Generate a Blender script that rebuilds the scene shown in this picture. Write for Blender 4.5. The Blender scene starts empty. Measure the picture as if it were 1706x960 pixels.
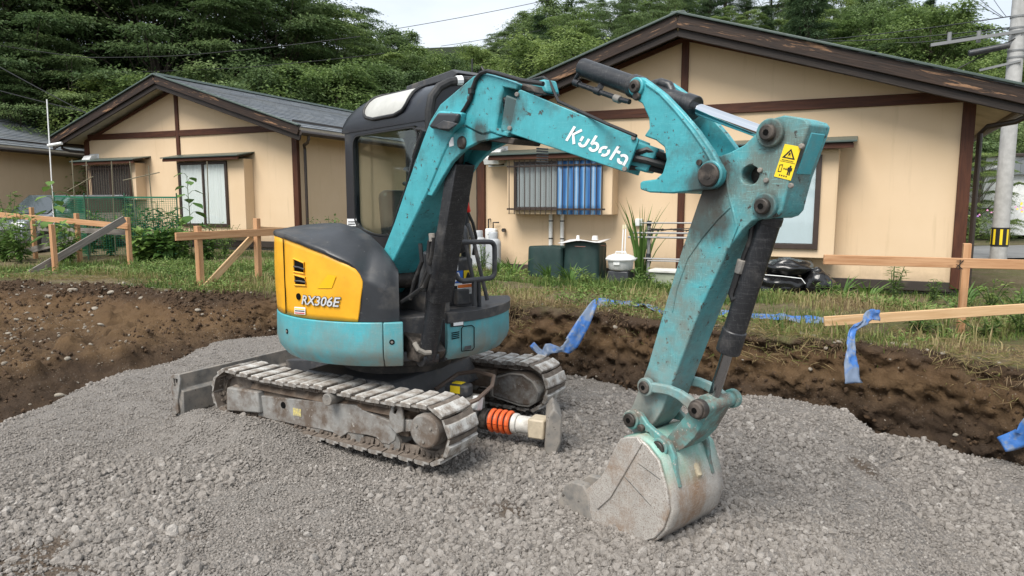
import bpy, bmesh, math, random
import numpy as np
from math import radians as R, sin, cos, pi
from mathutils import Vector, Matrix, Euler
from mathutils.geometry import tessellate_polygon
random.seed(7); RNG = np.random.default_rng(7)
SC = bpy.context.scene; COL = SC.collection
# ---------------------------------------------------------------- camera, sky, sun, exposure
cd = bpy.data.cameras.new('camera'); cam = bpy.data.objects.new('camera', cd); COL.objects.link(cam)
cam.location = (0, 0, 1.57); cam.rotation_euler = (R(90-6.94), 0, 0)
cd.sensor_width = 36; cd.lens = 24.27; cd.clip_start = .05; cd.clip_end = 3000
SC.camera = cam
SUN_EL, SUN_AZ = 54, 214          # degrees; azimuth of the sun clockwise from +Y
w = bpy.data.worlds.new('World'); SC.world = w; w.use_nodes = True
nt = w.node_tree; nt.nodes.clear()
sky = nt.nodes.new('ShaderNodeTexSky'); sky.sky_type = 'NISHITA'; sky.sun_disc = False
sky.sun_elevation = R(SUN_EL); sky.sun_rotation = R(SUN_AZ)
tc = nt.nodes.new('ShaderNodeTexCoord'); mp = nt.nodes.new('ShaderNodeMapping'); mp.inputs['Scale'].default_value = (1.2, 1.2, 3.2)
no = nt.nodes.new('ShaderNodeTexNoise'); no.inputs['Scale'].default_value = 2.2; no.inputs['Detail'].default_value = 7; no.inputs['Roughness'].default_value = .55
rp = nt.nodes.new('ShaderNodeValToRGB'); rp.color_ramp.elements[0].position = .3; rp.color_ramp.elements[1].position = .68
rp.color_ramp.elements[0].color = (3.3, 3.7, 4.2, 1); rp.color_ramp.elements[1].color = (4.7, 4.9, 5.1, 1)
mx = nt.nodes.new('ShaderNodeMix'); mx.data_type = 'RGBA'; mx.inputs[0].default_value = .9
bg = nt.nodes.new('ShaderNodeBackground'); bg.inputs['Strength'].default_value = .1
wo = nt.nodes.new('ShaderNodeOutputWorld')
lk = nt.links.new
lk(tc.outputs['Generated'], mp.inputs[0]); lk(mp.outputs[0], no.inputs[0]); lk(no.outputs[0], rp.inputs[0])
lk(sky.outputs[0], mx.inputs[6]); lk(rp.outputs[0], mx.inputs[7]); lk(mx.outputs[2], bg.inputs[0]); lk(bg.outputs[0], wo.inputs[0])
sl = bpy.data.lights.new('sun', 'SUN'); sl.energy = 2.0; sl.angle = R(34); sl.color = (1, .95, .88)
so = bpy.data.objects.new('sun', sl); COL.objects.link(so); so.location = (0, 0, 60)
_d = Vector((sin(R(SUN_AZ))*cos(R(SUN_EL)), cos(R(SUN_AZ))*cos(R(SUN_EL)), sin(R(SUN_EL))))
so.rotation_euler = _d.to_track_quat('Z', 'Y').to_euler()
SC.view_settings.view_transform = 'Standard'; SC.view_settings.look = 'None'
SC.view_settings.exposure = 1.25; SC.view_settings.gamma = 1; SC.view_settings.use_curve_mapping = False
SC.render.engine = 'CYCLES'
SC.cycles.max_bounces = 6; SC.cycles.diffuse_bounces = 3; SC.cycles.glossy_bounces = 3; SC.cycles.transparent_max_bounces = 12
# ---------------------------------------------------------------- helpers
def tag(o, label=None, cat=None, group=None, kind=None):
    if label: o['label'] = label
    if cat: o['category'] = cat
    if group: o['group'] = group
    if kind: o['kind'] = kind
    return o
def thing(name, label, cat, loc=(0, 0, 0), rz=0, group=None):
    o = bpy.data.objects.new(name, None); COL.objects.link(o); o.location = loc; o.rotation_euler = (0, 0, rz)
    o.empty_display_size = .2
    return tag(o, label, cat, group)
def link(name, me, parent=None, loc=None, rot=None):
    o = bpy.data.objects.new(name, me); COL.objects.link(o)
    if parent is not None: o.parent = parent
    if loc is not None: o.location = loc
    if rot is not None: o.rotation_euler = rot
    return o
def frame(d, up=(0, 0, 1)):
    x = Vector(d).normalized(); u = Vector(up)
    if abs(x.dot(u)) > .97: u = Vector((1, 0, 0)) if abs(x.x) < .9 else Vector((0, 1, 0))
    y = u.cross(x).normalized(); z = x.cross(y)
    return Matrix((x, y, z)).transposed()
def copy_tree(o, parent=None):
    c = o.copy(); COL.objects.link(c)
    if parent is not None: c.parent = parent
    for ch in list(o.children): copy_tree(ch, c)
    return c
class MB:
    def __init__(s, M0=None): s.v = []; s.f = []; s.m = []; s.M0 = M0
    def add(s, vs, fs, M=None, mi=0):
        n = len(s.v)
        if s.M0 is not None: M = s.M0 @ M if M is not None else s.M0
        for p in vs:
            p = Vector(p)
            s.v.append(tuple(M @ p) if M is not None else tuple(p))
        for q in fs: s.f.append([i+n for i in q]); s.m.append(mi)
        return s
    def box(s, c, d, M=None, mi=0, taper=None):
        x, y, z = [q/2 for q in d]; t = taper or (1, 1)
        vs = [(sx*x*(t[0] if sz > 0 else 1), sy*y*(t[1] if sz > 0 else 1), sz*z) for sz in (-1, 1) for sx, sy in ((-1, -1), (1, -1), (1, 1), (-1, 1))]
        vs = [(a+c[0], b+c[1], e+c[2]) for a, b, e in vs]
        return s.add(vs, [(3, 2, 1, 0), (4, 5, 6, 7), (0, 1, 5, 4), (1, 2, 6, 5), (2, 3, 7, 6), (3, 0, 4, 7)], M, mi)
    def bar(s, p0, p1, wy, wz, up=(0, 0, 1), mi=0, M=None):
        p0, p1 = Vector(p0), Vector(p1); Mt = Matrix.Translation((p0+p1)/2) @ frame(p1-p0, up).to_4x4()
        return s.box((0, 0, 0), ((p1-p0).length, wy, wz), (M @ Mt) if M is not None else Mt, mi)
    def cyl(s, p0, p1, r0, r1=None, n=16, cap=True, mi=0, M=None):
        r1 = r0 if r1 is None else r1; p0, p1 = Vector(p0), Vector(p1); F = frame(p1-p0); vs = []
        for p, r in ((p0, r0), (p1, r1)):
            for k in range(n):
                a = 2*pi*k/n; vs.append(p + F @ Vector((0, r*cos(a), r*sin(a))))
        fs = [(k, (k+1) % n, n+(k+1) % n, n+k) for k in range(n)]
        if cap: fs += [tuple(range(n-1, -1, -1)), tuple(range(n, 2*n))]
        return s.add(vs, fs, M, mi)
    def tube(s, pts, r, n=8, mi=0, M=None, cap=True):
        P = [Vector(p) for p in pts]; rr = r if isinstance(r, (list, tuple)) else [r]*len(P); vs = []; fs = []
        up = None
        for i, p in enumerate(P):
            d = (P[min(i+1, len(P)-1)]-P[max(i-1, 0)]).normalized()
            if up is None:
                Fm = frame(d); up = Fm @ Vector((0, 0, 1))
            y = up.cross(d).normalized(); up = d.cross(y).normalized()
            for k in range(n):
                a = 2*pi*k/n; vs.append(p + (y*cos(a)+up*sin(a))*rr[i])
        for i in range(len(P)-1):
            for k in range(n): fs.append((i*n+k, i*n+(k+1) % n, (i+1)*n+(k+1) % n, (i+1)*n+k))
        if cap: fs += [tuple(range(n-1, -1, -1)), tuple(range((len(P)-1)*n, len(P)*n))]
        return s.add(vs, fs, M, mi)
    def prism(s, poly, y0, y1, holes=(), M=None, mi=0, mp=None):
        # poly in (x, z), extruded along y; mp maps (x, z, y) to a point
        mp = mp or (lambda a, b, y: (a, y, b)); loops = [list(poly)]+[list(h) for h in holes]
        flat = [p for l in loops for p in l]; n = len(flat)
        tri = tessellate_polygon([[Vector((p[0], p[1], 0)) for p in l] for l in loops])
        vs = [mp(p[0], p[1], y0) for p in flat]+[mp(p[0], p[1], y1) for p in flat]
        fs = [tuple(t) for t in tri]+[tuple(n+i for i in reversed(t)) for t in tri]
        if not holes: fs = [tuple(range(n)), tuple(range(2*n-1, n-1, -1))]
        o = 0
        for l in loops:
            k = len(l)
            for i in range(k): j = (i+1) % k; fs.append((o+i, o+j, n+o+j, n+o+i))
            o += k
        return s.add(vs, fs, M, mi)
    def arc(s, prof, a0, a1, n, M=None, mi=0, cap=True):
        # closed (r, z) profile swept about z from azimuth a0 to a1 (degrees)
        k = len(prof); vs = []; fs = []
        for i in range(n+1):
            a = R(a0+(a1-a0)*i/n)
            for r, z in prof: vs.append((r*cos(a), r*sin(a), z))
        for i in range(n):
            for j in range(k): q = (j+1) % k; fs.append((i*k+j, i*k+q, (i+1)*k+q, (i+1)*k+j))
        if cap: fs += [tuple(range(k)), tuple(range((n+1)*k-1, n*k-1, -1))]
        return s.add(vs, fs, M, mi)
    def grid(s, P, mi=0, M=None, closed=False):
        r, c = len(P), len(P[0]); vs = [p for row in P for p in row]; fs = []
        for i in range(r-1):
            for j in range(c-1+(1 if closed else 0)): q = (j+1) % c; fs.append((i*c+j, i*c+q, (i+1)*c+q, (i+1)*c+j))
        return s.add(vs, fs, M, mi)
    def mesh(s, name, mats, smooth=35, recalc=True):
        me = bpy.data.meshes.new(name); me.from_pydata(s.v, [], s.f)
        for m in (mats if isinstance(mats, (list, tuple)) else [mats]): me.materials.append(m)
        if any(s.m): me.polygons.foreach_set('material_index', s.m)
        if recalc:
            b = bmesh.new(); b.from_mesh(me); bmesh.ops.recalc_face_normals(b, faces=b.faces); b.to_mesh(me); b.free()
        if smooth:
            me.polygons.foreach_set('use_smooth', [True]*len(me.polygons)); me.set_sharp_from_angle(angle=R(smooth))
        me.update(); return me
    def build(s, name, mats, parent=None, bevel=0, smooth=35, loc=None, rot=None, seg=2, recalc=True, solid=0):
        o = link(name, s.mesh(name, mats, smooth, recalc), parent, loc, rot)
        if solid:
            md = o.modifiers.new('solid', 'SOLIDIFY'); md.thickness = solid; md.offset = 0
        if bevel:
            md = o.modifiers.new('bevel', 'BEVEL'); md.width = bevel; md.segments = seg; md.limit_method = 'ANGLE'; md.angle_limit = R(40)
        return o
def np_mesh(name, V, Fq, mats, attrs=None, smooth=False, mi=None):
    """fast mesh from numpy arrays; Fq is (n, 3) or (n, 4)"""
    me = bpy.data.meshes.new(name); V = np.asarray(V, dtype=np.float32); Fq = np.asarray(Fq, dtype=np.int32); k = Fq.shape[1]
    me.vertices.add(len(V)); me.vertices.foreach_set('co', V.ravel())
    me.loops.add(Fq.size); me.loops.foreach_set('vertex_index', Fq.ravel())
    me.polygons.add(len(Fq)); me.polygons.foreach_set('loop_start', np.arange(0, Fq.size, k, dtype=np.int32))
    me.polygons.foreach_set('use_smooth', np.full(len(Fq), smooth, dtype=bool))
    for m in (mats if isinstance(mats, (list, tuple)) else [mats]): me.materials.append(m)
    if mi is not None: me.polygons.foreach_set('material_index', np.asarray(mi, dtype=np.int32))
    for an, (dom, ar) in (attrs or {}).items():
        a = me.attributes.new(an, 'FLOAT', dom); a.data.foreach_set('value', np.asarray(ar, dtype=np.float32))
    me.update(calc_edges=True); me.validate(); return me
def _h(ix, iy, iz, sd):
    n = (ix.astype(np.int64)*374761393 + iy.astype(np.int64)*668265263 + iz.astype(np.int64)*2147483647 + sd*1274126177) & 0xffffffff
    n = ((n ^ (n >> 13))*1274126177) & 0xffffffff; n = ((n ^ (n >> 16))*2246822519) & 0xffffffff
    return ((n ^ (n >> 15)) & 0xffffff)/float(0xffffff)
def vnoise(x, y, z=0., sd=0):
    x, y, z = np.broadcast_arrays(np.asarray(x, float), np.asarray(y, float), np.asarray(z, float))
    i, j, k = np.floor(x), np.floor(y), np.floor(z); u, v, t = x-i, y-j, z-k
    u, v, t = [q*q*(3-2*q) for q in (u, v, t)]; r = 0
    for a in (0, 1):
        for b in (0, 1):
            for c in (0, 1):
                r = r + (u if a else 1-u)*(v if b else 1-v)*(t if c else 1-t)*_h(i+a, j+b, k+c, sd)
    return r*2-1
def fbm(x, y, z=0., o=4, sd=0, g=.5):
    s = 0; a = 1
    for q in range(o): s = s+a*vnoise(np.asarray(x)*2**q, np.asarray(y)*2**q, np.asarray(z)*2**q, sd+q*17); a *= g
    return s
def sstep(a, b, x): t = np.clip((x-a)/(b-a), 0, 1); return t*t*(3-2*t)
# ---------------------------------------------------------------- materials
def N(nt, t, **k):
    n = nt.nodes.new('ShaderNode'+t)
    for a, b in k.items():
        if a in n.inputs.keys(): n.inputs[a].default_value = b
        else: setattr(n, a, b)
    return n
def mat0(name):
    m = bpy.data.materials.new(name); m.use_nodes = True; t = m.node_tree; return m, t, t.nodes['Principled BSDF'], t.links.new
def ramp(t, fac, stops, L_):
    r = N(t, 'ValToRGB'); e = r.color_ramp.elements
    while len(e) < len(stops): e.new(.5)
    for q, (p, c) in zip(e, stops): q.position = p; q.color = tuple(c)+(1,) if not np.isscalar(c) else (c, c, c, 1)
    L_(fac, r.inputs[0]); return r.outputs[0]
def mix(t, L_, f, a, b, mode='MIX'):
    n = N(t, 'Mix', data_type='RGBA', blend_type=mode)
    for q, i in ((f, 0), (a, 6), (b, 7)):
        if hasattr(q, 'is_linked'): L_(q, n.inputs[i])
        elif i == 0: n.inputs[0].default_value = q
        else: n.inputs[i].default_value = tuple(q)+(1,)
    return n.outputs[2]
def noise(t, L_, co, scale, detail=6, rough=.6, st=None, dist=0):
    if st:
        m = N(t, 'Mapping'); m.inputs['Scale'].default_value = st; L_(co, m.inputs[0]); co = m.outputs[0]
    n = N(t, 'TexNoise', Scale=scale, Detail=detail, Roughness=rough, Distortion=dist); L_(co, n.inputs['Vector']); return n.outputs[0]
def paint(name, col, rough=.5, metal=0., dirt=(.10, .08, .06), amt=.35, sc=3., fleck=0., fcol=(.02, .02, .02), fsc=30., var=.12, bump=.15, bsc=60., spec=.5, st=None, scratch=0., scol=(.5, .5, .5), low=None, spots=()):
    """painted or worn surface: base colour, blotchy dirt, small flecks, scratches, dust up to the height given by low=(z0, z1, colour)"""
    m, t, b, L_ = mat0(name); co = N(t, 'TexCoord').outputs['Object']
    c = mix(t, L_, ramp(t, noise(t, L_, co, sc*2.7, 5), [(.35, 0.), (.7, 1.)], L_), tuple(x*(1-var) for x in col), tuple(min(1, x*(1+var)) for x in col))
    d = noise(t, L_, co, sc, 9, .68, st)
    dm = ramp(t, d, [(.66-amt*.40, 0.), (.84-amt*.40, 1.)], L_)
    c = mix(t, L_, dm, c, dirt)
    if fleck:
        fm = ramp(t, noise(t, L_, co, fsc, 4, .7), [(.735-fleck*.2, 0.), (.775-fleck*.2, 1.)], L_); c = mix(t, L_, fm, c, fcol)
    if scratch:
        s1 = ramp(t, noise(t, L_, co, 9, 3, .5, (1, 1, 14), 1.5), [(.60, 0.), (.63, 1.), (.66, 0.)], L_)
        s2 = ramp(t, noise(t, L_, co, 7, 3, .5, (16, 3, 1.5), 2.), [(.58, 0.), (.6, 1.), (.63, 0.)], L_)
        mm = mix(t, L_, 1., s1, s2, 'ADD'); n = N(t, 'Math', operation='MULTIPLY'); L_(mm, n.inputs[0]); n.inputs[1].default_value = scratch
        c = mix(t, L_, n.outputs[0], c, scol)
    for (sx_, sy_, sz_, sr_) in spots:
        dd = N(t, 'VectorMath', operation='DISTANCE'); L_(co, dd.inputs[0]); dd.inputs[1].default_value = (sx_, sy_, sz_); mr = N(t, 'MapRange'); L_(dd.outputs['Value'], mr.inputs[0])
        for q, vv in zip((1, 2, 3, 4), (sr_*.25, sr_, .5, -.35)): mr.inputs[q].default_value = vv
        ad = N(t, 'Math', operation='ADD'); L_(mr.outputs[0], ad.inputs[0]); L_(noise(t, L_, co, 9, 8, .7, (1, 1, .6)), ad.inputs[1]); c = mix(t, L_, ramp(t, ad.outputs[0], [(.62, 0.), (.95, .85)], L_), c, (.045, .038, .031))
    if low:
        z = N(t, 'SeparateXYZ'); L_(co, z.inputs[0]); mr = N(t, 'MapRange'); L_(z.outputs[2], mr.inputs[0])
        for q, vv in zip((1, 2, 3, 4), (low[0], low[1], 1., 0.)): mr.inputs[q].default_value = vv
        n = N(t, 'Math', operation='MULTIPLY'); L_(mr.outputs[0], n.inputs[0]); L_(ramp(t, noise(t, L_, co, 5, 8, .7), [(.3, 0.), (.62, 1.)], L_), n.inputs[1])
        c = mix(t, L_, n.outputs[0], c, low[2])
    L_(c, b.inputs['Base Color']); b.inputs['Metallic'].default_value = metal; b.inputs['Specular IOR Level'].default_value = spec
    rr = N(t, 'MapRange'); L_(dm, rr.inputs[0]); rr.inputs[3].default_value = rough; rr.inputs[4].default_value = min(1, rough+.35); L_(rr.outputs[0], b.inputs['Roughness'])
    if bump:
        bp = N(t, 'Bump', Strength=bump, Distance=.004); L_(noise(t, L_, co, bsc, 5, .6), bp.inputs['Height']); L_(bp.outputs[0], b.inputs['Normal'])
    return m
def plain(name, col, rough=.6, metal=0., spec=.5, emit=None):
    m, t, b, L_ = mat0(name); b.inputs['Base Color'].default_value = tuple(col)+(1,); b.inputs['Roughness'].default_value = rough; b.inputs['Metallic'].default_value = metal
    b.inputs['Specular IOR Level'].default_value = spec; return m
def wood(name, c0, c1, rough=.75, sc=6., knots=True, bump=.3):
    """sawn timber, grain along the local x axis"""
    m, t, b, L_ = mat0(name); co = N(t, 'TexCoord').outputs['Object']; oi = N(t, 'ObjectInfo').outputs['Random']
    ad = N(t, 'VectorMath', operation='ADD'); L_(co, ad.inputs[0]); cb = N(t, 'CombineXYZ'); mu = N(t, 'Math', operation='MULTIPLY'); mu.inputs[1].default_value = 37.; L_(oi, mu.inputs[0])
    for q in range(3): L_(mu.outputs[0], cb.inputs[q])
    L_(cb.outputs[0], ad.inputs[1]); co = ad.outputs[0]
    g = noise(t, L_, co, sc, 8, .65, (.35, 7, 7), .4); c = mix(t, L_, ramp(t, g, [(.3, 0.), (.7, 1.)], L_), c0, c1)
    if knots:
        k = ramp(t, noise(t, L_, co, 4.5, 2, .5, (.6, 2., 2.)), [(.72, 0.), (.78, 1.)], L_); c = mix(t, L_, k, c, tuple(x*.35 for x in c0))
    L_(c, b.inputs['Base Color']); b.inputs['Roughness'].default_value = rough; b.inputs['Specular IOR Level'].default_value = .25
    bp = N(t, 'Bump', Strength=bump, Distance=.004); L_(g, bp.inputs['Height']); L_(bp.outputs[0], b.inputs['Normal']); return m
def leafmat(name, cols, trans=.3, rough=.55, sc=.35):
    m, t, b, L_ = mat0(name); at = N(t, 'Attribute', attribute_name='tone').outputs['Fac']; oi = N(t, 'ObjectInfo').outputs['Random']
    c = ramp(t, at, [(i/(len(cols)-1), q) for i, q in enumerate(cols)], L_)
    hs = N(t, 'HueSaturation'); L_(c, hs.inputs['Color'])
    mr = N(t, 'MapRange'); L_(oi, mr.inputs[0]); mr.inputs[3].default_value = .78; mr.inputs[4].default_value = 1.22; L_(mr.outputs[0], hs.inputs['Value'])
    mr2 = N(t, 'MapRange'); L_(oi, mr2.inputs[0]); mr2.inputs[3].default_value = .512; mr2.inputs[4].default_value = .486; L_(mr2.outputs[0], hs.inputs['Hue'])
    L_(hs.outputs[0], b.inputs['Base Color']); b.inputs['Roughness'].default_value = rough; b.inputs['Specular IOR Level'].default_value = .3
    tr = N(t, 'BsdfTranslucent'); L_(hs.outputs[0], tr.inputs[0]); ms = N(t, 'MixShader'); ms.inputs[0].default_value = trans
    L_(b.outputs[0], ms.inputs[1]); L_(tr.outputs[0], ms.inputs[2]); L_(ms.outputs[0], t.nodes['Material Output'].inputs[0]); return m
def glass(name, tint=(.9, .93, .93), alpha=.25, rough=.03):
    m, t, b, L_ = mat0(name); g = N(t, 'BsdfGlossy'); g.inputs['Roughness'].default_value = rough; tr = N(t, 'BsdfTransparent'); tr.inputs[0].default_value = tuple(tint)+(1,)
    fr = N(t, 'LayerWeight', Blend=.5); pw = N(t, 'Math', operation='POWER'); L_(fr.outputs['Facing'], pw.inputs[0]); pw.inputs[1].default_value = 4.; a = N(t, 'Math', operation='MULTIPLY_ADD'); L_(pw.outputs[0], a.inputs[0]); a.inputs[1].default_value = .8; a.inputs[2].default_value = .03+alpha*.08
    ms = N(t, 'MixShader'); L_(a.outputs[0], ms.inputs[0]); L_(tr.outputs[0], ms.inputs[1]); L_(g.outputs[0], ms.inputs[2]); L_(ms.outputs[0], t.nodes['Material Output'].inputs[0]); return m
PB = [(a, -.36, c) for a, c in [(1.741,2.049),(1.485,1.944),(2.598,1.657)]]; PA = [(a, -.1, c) for a, c in [(2.742,1.671),(2.697,1.532),(3.004,1.848),(2.994,1.563),(2.375,0.562),(3.134,1.729),(2.418,0.705),(2.721,0.663)]]
TEAL = (.055, .335, .38)
SPOTS = dict(boom=[(*p, r) for p, r in ((PB[0], .22), (PB[1], .16), (PB[2], .14))], arm=[(*p, r) for p, r in zip(PA, (.26, .30, .12, .12, .22, .14, .16, .16))])
MT = dict(
 teal=paint('teal_paint', TEAL, .42, dirt=(.06, .15, .155), amt=.34, sc=4, fleck=.60, fcol=(.05, .045, .04), fsc=26, scratch=.35, scol=(.16, .50, .54), bump=.06, bsc=25, spots=SPOTS['boom']+[(PA[0][0]-.02, -.1, PA[0][2], .2)]),
 teal_arm=paint('teal_paint_worn', (.065, .325, .36), .5, dirt=(.13, .18, .165), amt=.55, sc=3.2, fleck=.62, fcol=(.045, .04, .035), fsc=22, scratch=.45, scol=(.22, .5, .5), bump=.08, bsc=25, low=(.5, 1.25, (.26, .27, .24)), spots=SPOTS['arm']),
 teal_skirt=paint('teal_plastic_skirt', (.055, .36, .42), .45, dirt=(.16, .24, .23), amt=.38, sc=2.2, fleck=.25, fcol=(.07, .06, .05), scratch=.3, scol=(.3, .42, .42), low=(.5, .86, (.22, .19, .15)), bump=.04, st=(1, 1, .5)),
 yellow=paint('yellow_paint', (.80, .40, .022), .36, dirt=(.45, .26, .05), amt=.14, sc=2, fleck=.2, fcol=(.3, .2, .08), bump=.03),
 black=paint('black_plastic', (.028, .031, .036), .42, dirt=(.09, .085, .08), amt=.32, sc=3, fleck=.32, fcol=(.16, .16, .155), fsc=34, bump=.1, bsc=120),
 cab=paint('cab_black_paint', (.014, .016, .022), .3, dirt=(.06, .058, .055), amt=.2, sc=3, bump=.03),
 cyl=paint('cylinder_black', (.016, .017, .020), .38, dirt=(.07, .065, .06), amt=.3, sc=5, fleck=.3, fcol=(.15, .15, .145), fsc=40, scratch=.3, scol=(.17, .17, .17), bump=.05),
 greasy=paint('greasy_steel', (.035, .03, .026), .5, .3, dirt=(.12, .10, .085), amt=.45, sc=14, bump=.3),
 chrome=plain('chrome_rod', (.75, .77, .8), .08, 1.),
 steel=paint('dusty_steel', (.17, .165, .155), .6, .25, dirt=(.30, .27, .235), amt=.62, sc=6, fleck=.5, fcol=(.07, .06, .05), bump=.35, bsc=70),
 shoe=paint('worn_track_steel', (.58, .57, .54), .5, .15, dirt=(.24, .20, .165), amt=.52, sc=11, fleck=.4, fcol=(.10, .08, .065), fsc=34, bump=.4, bsc=60, low=(.008, .021, (.11, .088, .07))),
 chain=paint('dirty_track_chain', (.13, .105, .085), .75, .1, dirt=(.24, .20, .165), amt=.5, sc=9, bump=.6, bsc=50),
 frame=paint('dusty_track_frame', (.29, .285, .27), .65, .15, dirt=(.13, .10, .078), amt=.58, sc=5, fleck=.6, fcol=(.34, .32, .29), bump=.3, low=(.315, .225, (.115, .088, .068))),
 bucket=paint('worn_bucket_steel', (.43, .405, .37), .5, .2, dirt=(.25, .175, .12), amt=.48, sc=4.5, scratch=.4, scol=(.66, .64, .60), fleck=1.0, fcol=(.25, .205, .175), fsc=150, bump=.35, bsc=130),
 bucket2=paint('bucket_shell_steel', (.43, .405, .37), .5, .2, dirt=(.29, .19, .12), amt=.52, sc=5, st=(1, 1, .4), scratch=.3, scol=(.70, .68, .64), fleck=.8, fcol=(.25, .205, .175), fsc=150, bump=.35, bsc=130, low=(.44, .27, (.17, .44, .37))),
 bktteal=paint('bucket_remaining_paint', (.12, .30, .285), .55, .1, dirt=(.16, .145, .12), amt=.62, sc=8, fleck=.6, fcol=(.4, .37, .33), fsc=45, bump=.3),
 rubber=paint('black_hose', (.014, .014, .015), .5, dirt=(.06, .055, .05), amt=.3, sc=14, bump=.1),
 grey=paint('dark_grey_paint', (.045, .047, .052), .5, dirt=(.15, .135, .12), amt=.35, sc=6, bump=.1),
 roofpanel=paint('cab_light_panel', (.45, .45, .42), .45, dirt=(.34, .33, .29), amt=.34, sc=3, bump=.04),
 white=plain('white_print', (.82, .83, .83), .55), dark=plain('dark_void', (.004, .004, .004), .9, spec=.1), black_ink=plain('black_print', (.012, .012, .012), .6),
 decal_y=plain('yellow_decal', (.85, .62, .02), .5), decal_b=plain('blue_decal', (.03, .13, .5), .5), decal_o=plain('orange_decal', (.8, .2, .03), .5), red=plain('red_grip', (.55, .02, .015), .4),
 glass=glass('cab_glass', (.74, .80, .77), .25), winglass=glass('window_glass', (.95, .97, .97), .3),
 pine=wood('fresh_pine', (.36, .175, .08), (.60, .36, .20), bump=.5), pine2=wood('pale_pine', (.45, .27, .13), (.66, .46, .27), bump=.5), oldwood=wood('weathered_board', (.13, .115, .10), (.30, .275, .25)),
)

# ---------------------------------------------------------------- ground: grade, cut wall and pit floor as one sheet
EDGE = np.array([(-60, 26), (-20, 13.6)]+[(-8.842,10.077),(-7.52,10.077),(-5.499,9.619),(-3.961,8.637),(-2.94,8.757),(-1.502,8.034),(-0.15,7.42),(0.312,7.553),(0.932,7.208),(1.91,6.24),(2.78,5.752),(3.277,5.31),(3.565,4.705),(3.75,4.221)]+[(6.5, 1.0), (9, -3)])
TT = np.array([.91, -.414]); TT /= np.hypot(*TT); NN = np.array([TT[1], -TT[0]])      # along the edge, and towards the pit
ET = EDGE @ TT; EQ = EDGE @ NN; o_ = np.argsort(ET); ET = ET[o_]; EQ = EQ[o_]
def edge_q(t): return np.interp(t, ET, EQ) + .05*vnoise(t*2.3, 3.1, 0, 5) + .025*vnoise(t*7, 1.1, 0, 6)
def grade(x, y):
    s = edge_q(np.stack([x, y], -1) @ TT) - np.stack([x, y], -1) @ NN      # distance behind the edge
    back = np.clip(s-1.5, 0, 8)
    g = .45 - .012*np.clip(x, 0, 7) - .11*sstep(2.2, 3.6, s)*sstep(-2, 1, x)
    return g + np.clip(y-34, 0, 200)*0
def hill(x, y):
    """wooded slopes behind the houses"""
    a = np.clip(y - (27 - .10*x + 4*vnoise(x*.05, .3, 0, 9)), 0, None)
    left = .42*np.minimum(a, 30) + .25*np.clip(a-30, 0, 60)
    b = np.clip(y - (46 - .12*x), 0, None)
    right = .36*np.minimum(b, 60) + .15*np.clip(b-60, 0, 80)
    k = sstep(-9, 5, x)
    return np.where(x < 14, 1, 1-sstep(40, 70, x)*.6)*(left*(1-k)+right*k)
def ground_z(x, y):
    x = np.asarray(x, float); y = np.asarray(y, float); P = np.stack([x, y], -1); t = P @ TT; s = P @ NN - edge_q(t)
    lf = sstep(-5.6, -7.0, t - 0)                       # 1 on the slumped bank at the left
    zl = -.30*sstep(0, .75, s) - .33*sstep(.4, 4.2, s)
    zr = -(.86-.10*sstep(.5, 2.5, x))*sstep(-.03, .30, s)
    h = grade(x, y) + zl*lf + zr*(1-lf)
    h = h + fbm(x*1.3, y*1.3, 0, 3, 31)*.035*sstep(.3, -1, s) + lf*sstep(0, .6, s)*fbm(x*1.7, y*1.7, 0, 4, 41)*.07
    return h + hill(x, y)*sstep(20, 24, y)
def ground_sheet():
    t0 = np.concatenate([np.linspace(-420, -24, 26), np.linspace(-23, -11, 34), np.arange(-10.9, 5.2, .024), np.linspace(5.3, 9, 40), np.linspace(9.5, 40, 24), np.linspace(50, 420, 20)])
    s0 = np.concatenate([-np.geomspace(420, 3.2, 60), np.linspace(-3.1, -.42, 46), np.linspace(-.4, -.07, 14), np.linspace(-.055, .36, 52), np.linspace(.38, .6, 10), np.linspace(.64, 4.6, 120), np.linspace(4.7, 14, 16), np.geomspace(15, 60, 6)])
    T_, S_ = np.meshgrid(t0, s0, indexing='ij'); Q = edge_q(T_)*np.exp(-np.clip(np.abs(T_)-16, 0, None)/30) + S_
    X = T_*TT[0]+Q*NN[0]; Y = T_*TT[1]+Q*NN[1]; Z = ground_z(X, Y)
    lf = sstep(-5.6, -7.0, T_); wall = sstep(-.06, .04, S_)*(1-sstep(.34, .7, S_)*(1-lf))
    soft = np.clip(sstep(-.02, .1, S_), 0, 1)*sstep(6, 4, S_)
    # crumbly cut face: push it in and out along the normal
    dsp = (fbm(T_*2.2, Z*4, .3, 5, 51, .6)*.10 + np.abs(fbm(T_*4, Z*7, 0, 5, 55, .65))*.05-.02 + .035*fbm(T_*15, Z*18, 0, 4, 57, .65))*wall*(1-.5*lf) + .06*wall*(1-lf)*sstep(.30, .42, Z)*(fbm(T_*5, 2.2, 0, 3, 77)+.5)
    X = X + NN[0]*dsp; Y = Y + NN[1]*dsp; Z = Z + (np.abs(fbm(X*3.2, Y*3.2, Z*3.2, 5, 61, .62))*.085-.035)*soft*(.35+.65*lf)+ (fbm(X*11, Y*11, Z*11, 3, 63)*.02)*soft
    n, m = T_.shape; V = np.stack([X, Y, Z], -1).reshape(-1, 3); ii = np.arange(n*m).reshape(n, m)
    Fq = np.stack([ii[:-1, :-1], ii[1:, :-1], ii[1:, 1:], ii[:-1, 1:]], -1).reshape(-1, 4)
    cut = np.clip(sstep(-.10, .02, S_ + .08*fbm(T_*3, S_*3, 0, 3, 71)), 0, 1)
    return np_mesh('ground', V, Fq, [M_ground], {'cut': ('POINT', cut.ravel()), 'far': ('POINT', sstep(22, 27, Y).ravel())}, True)
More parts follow.
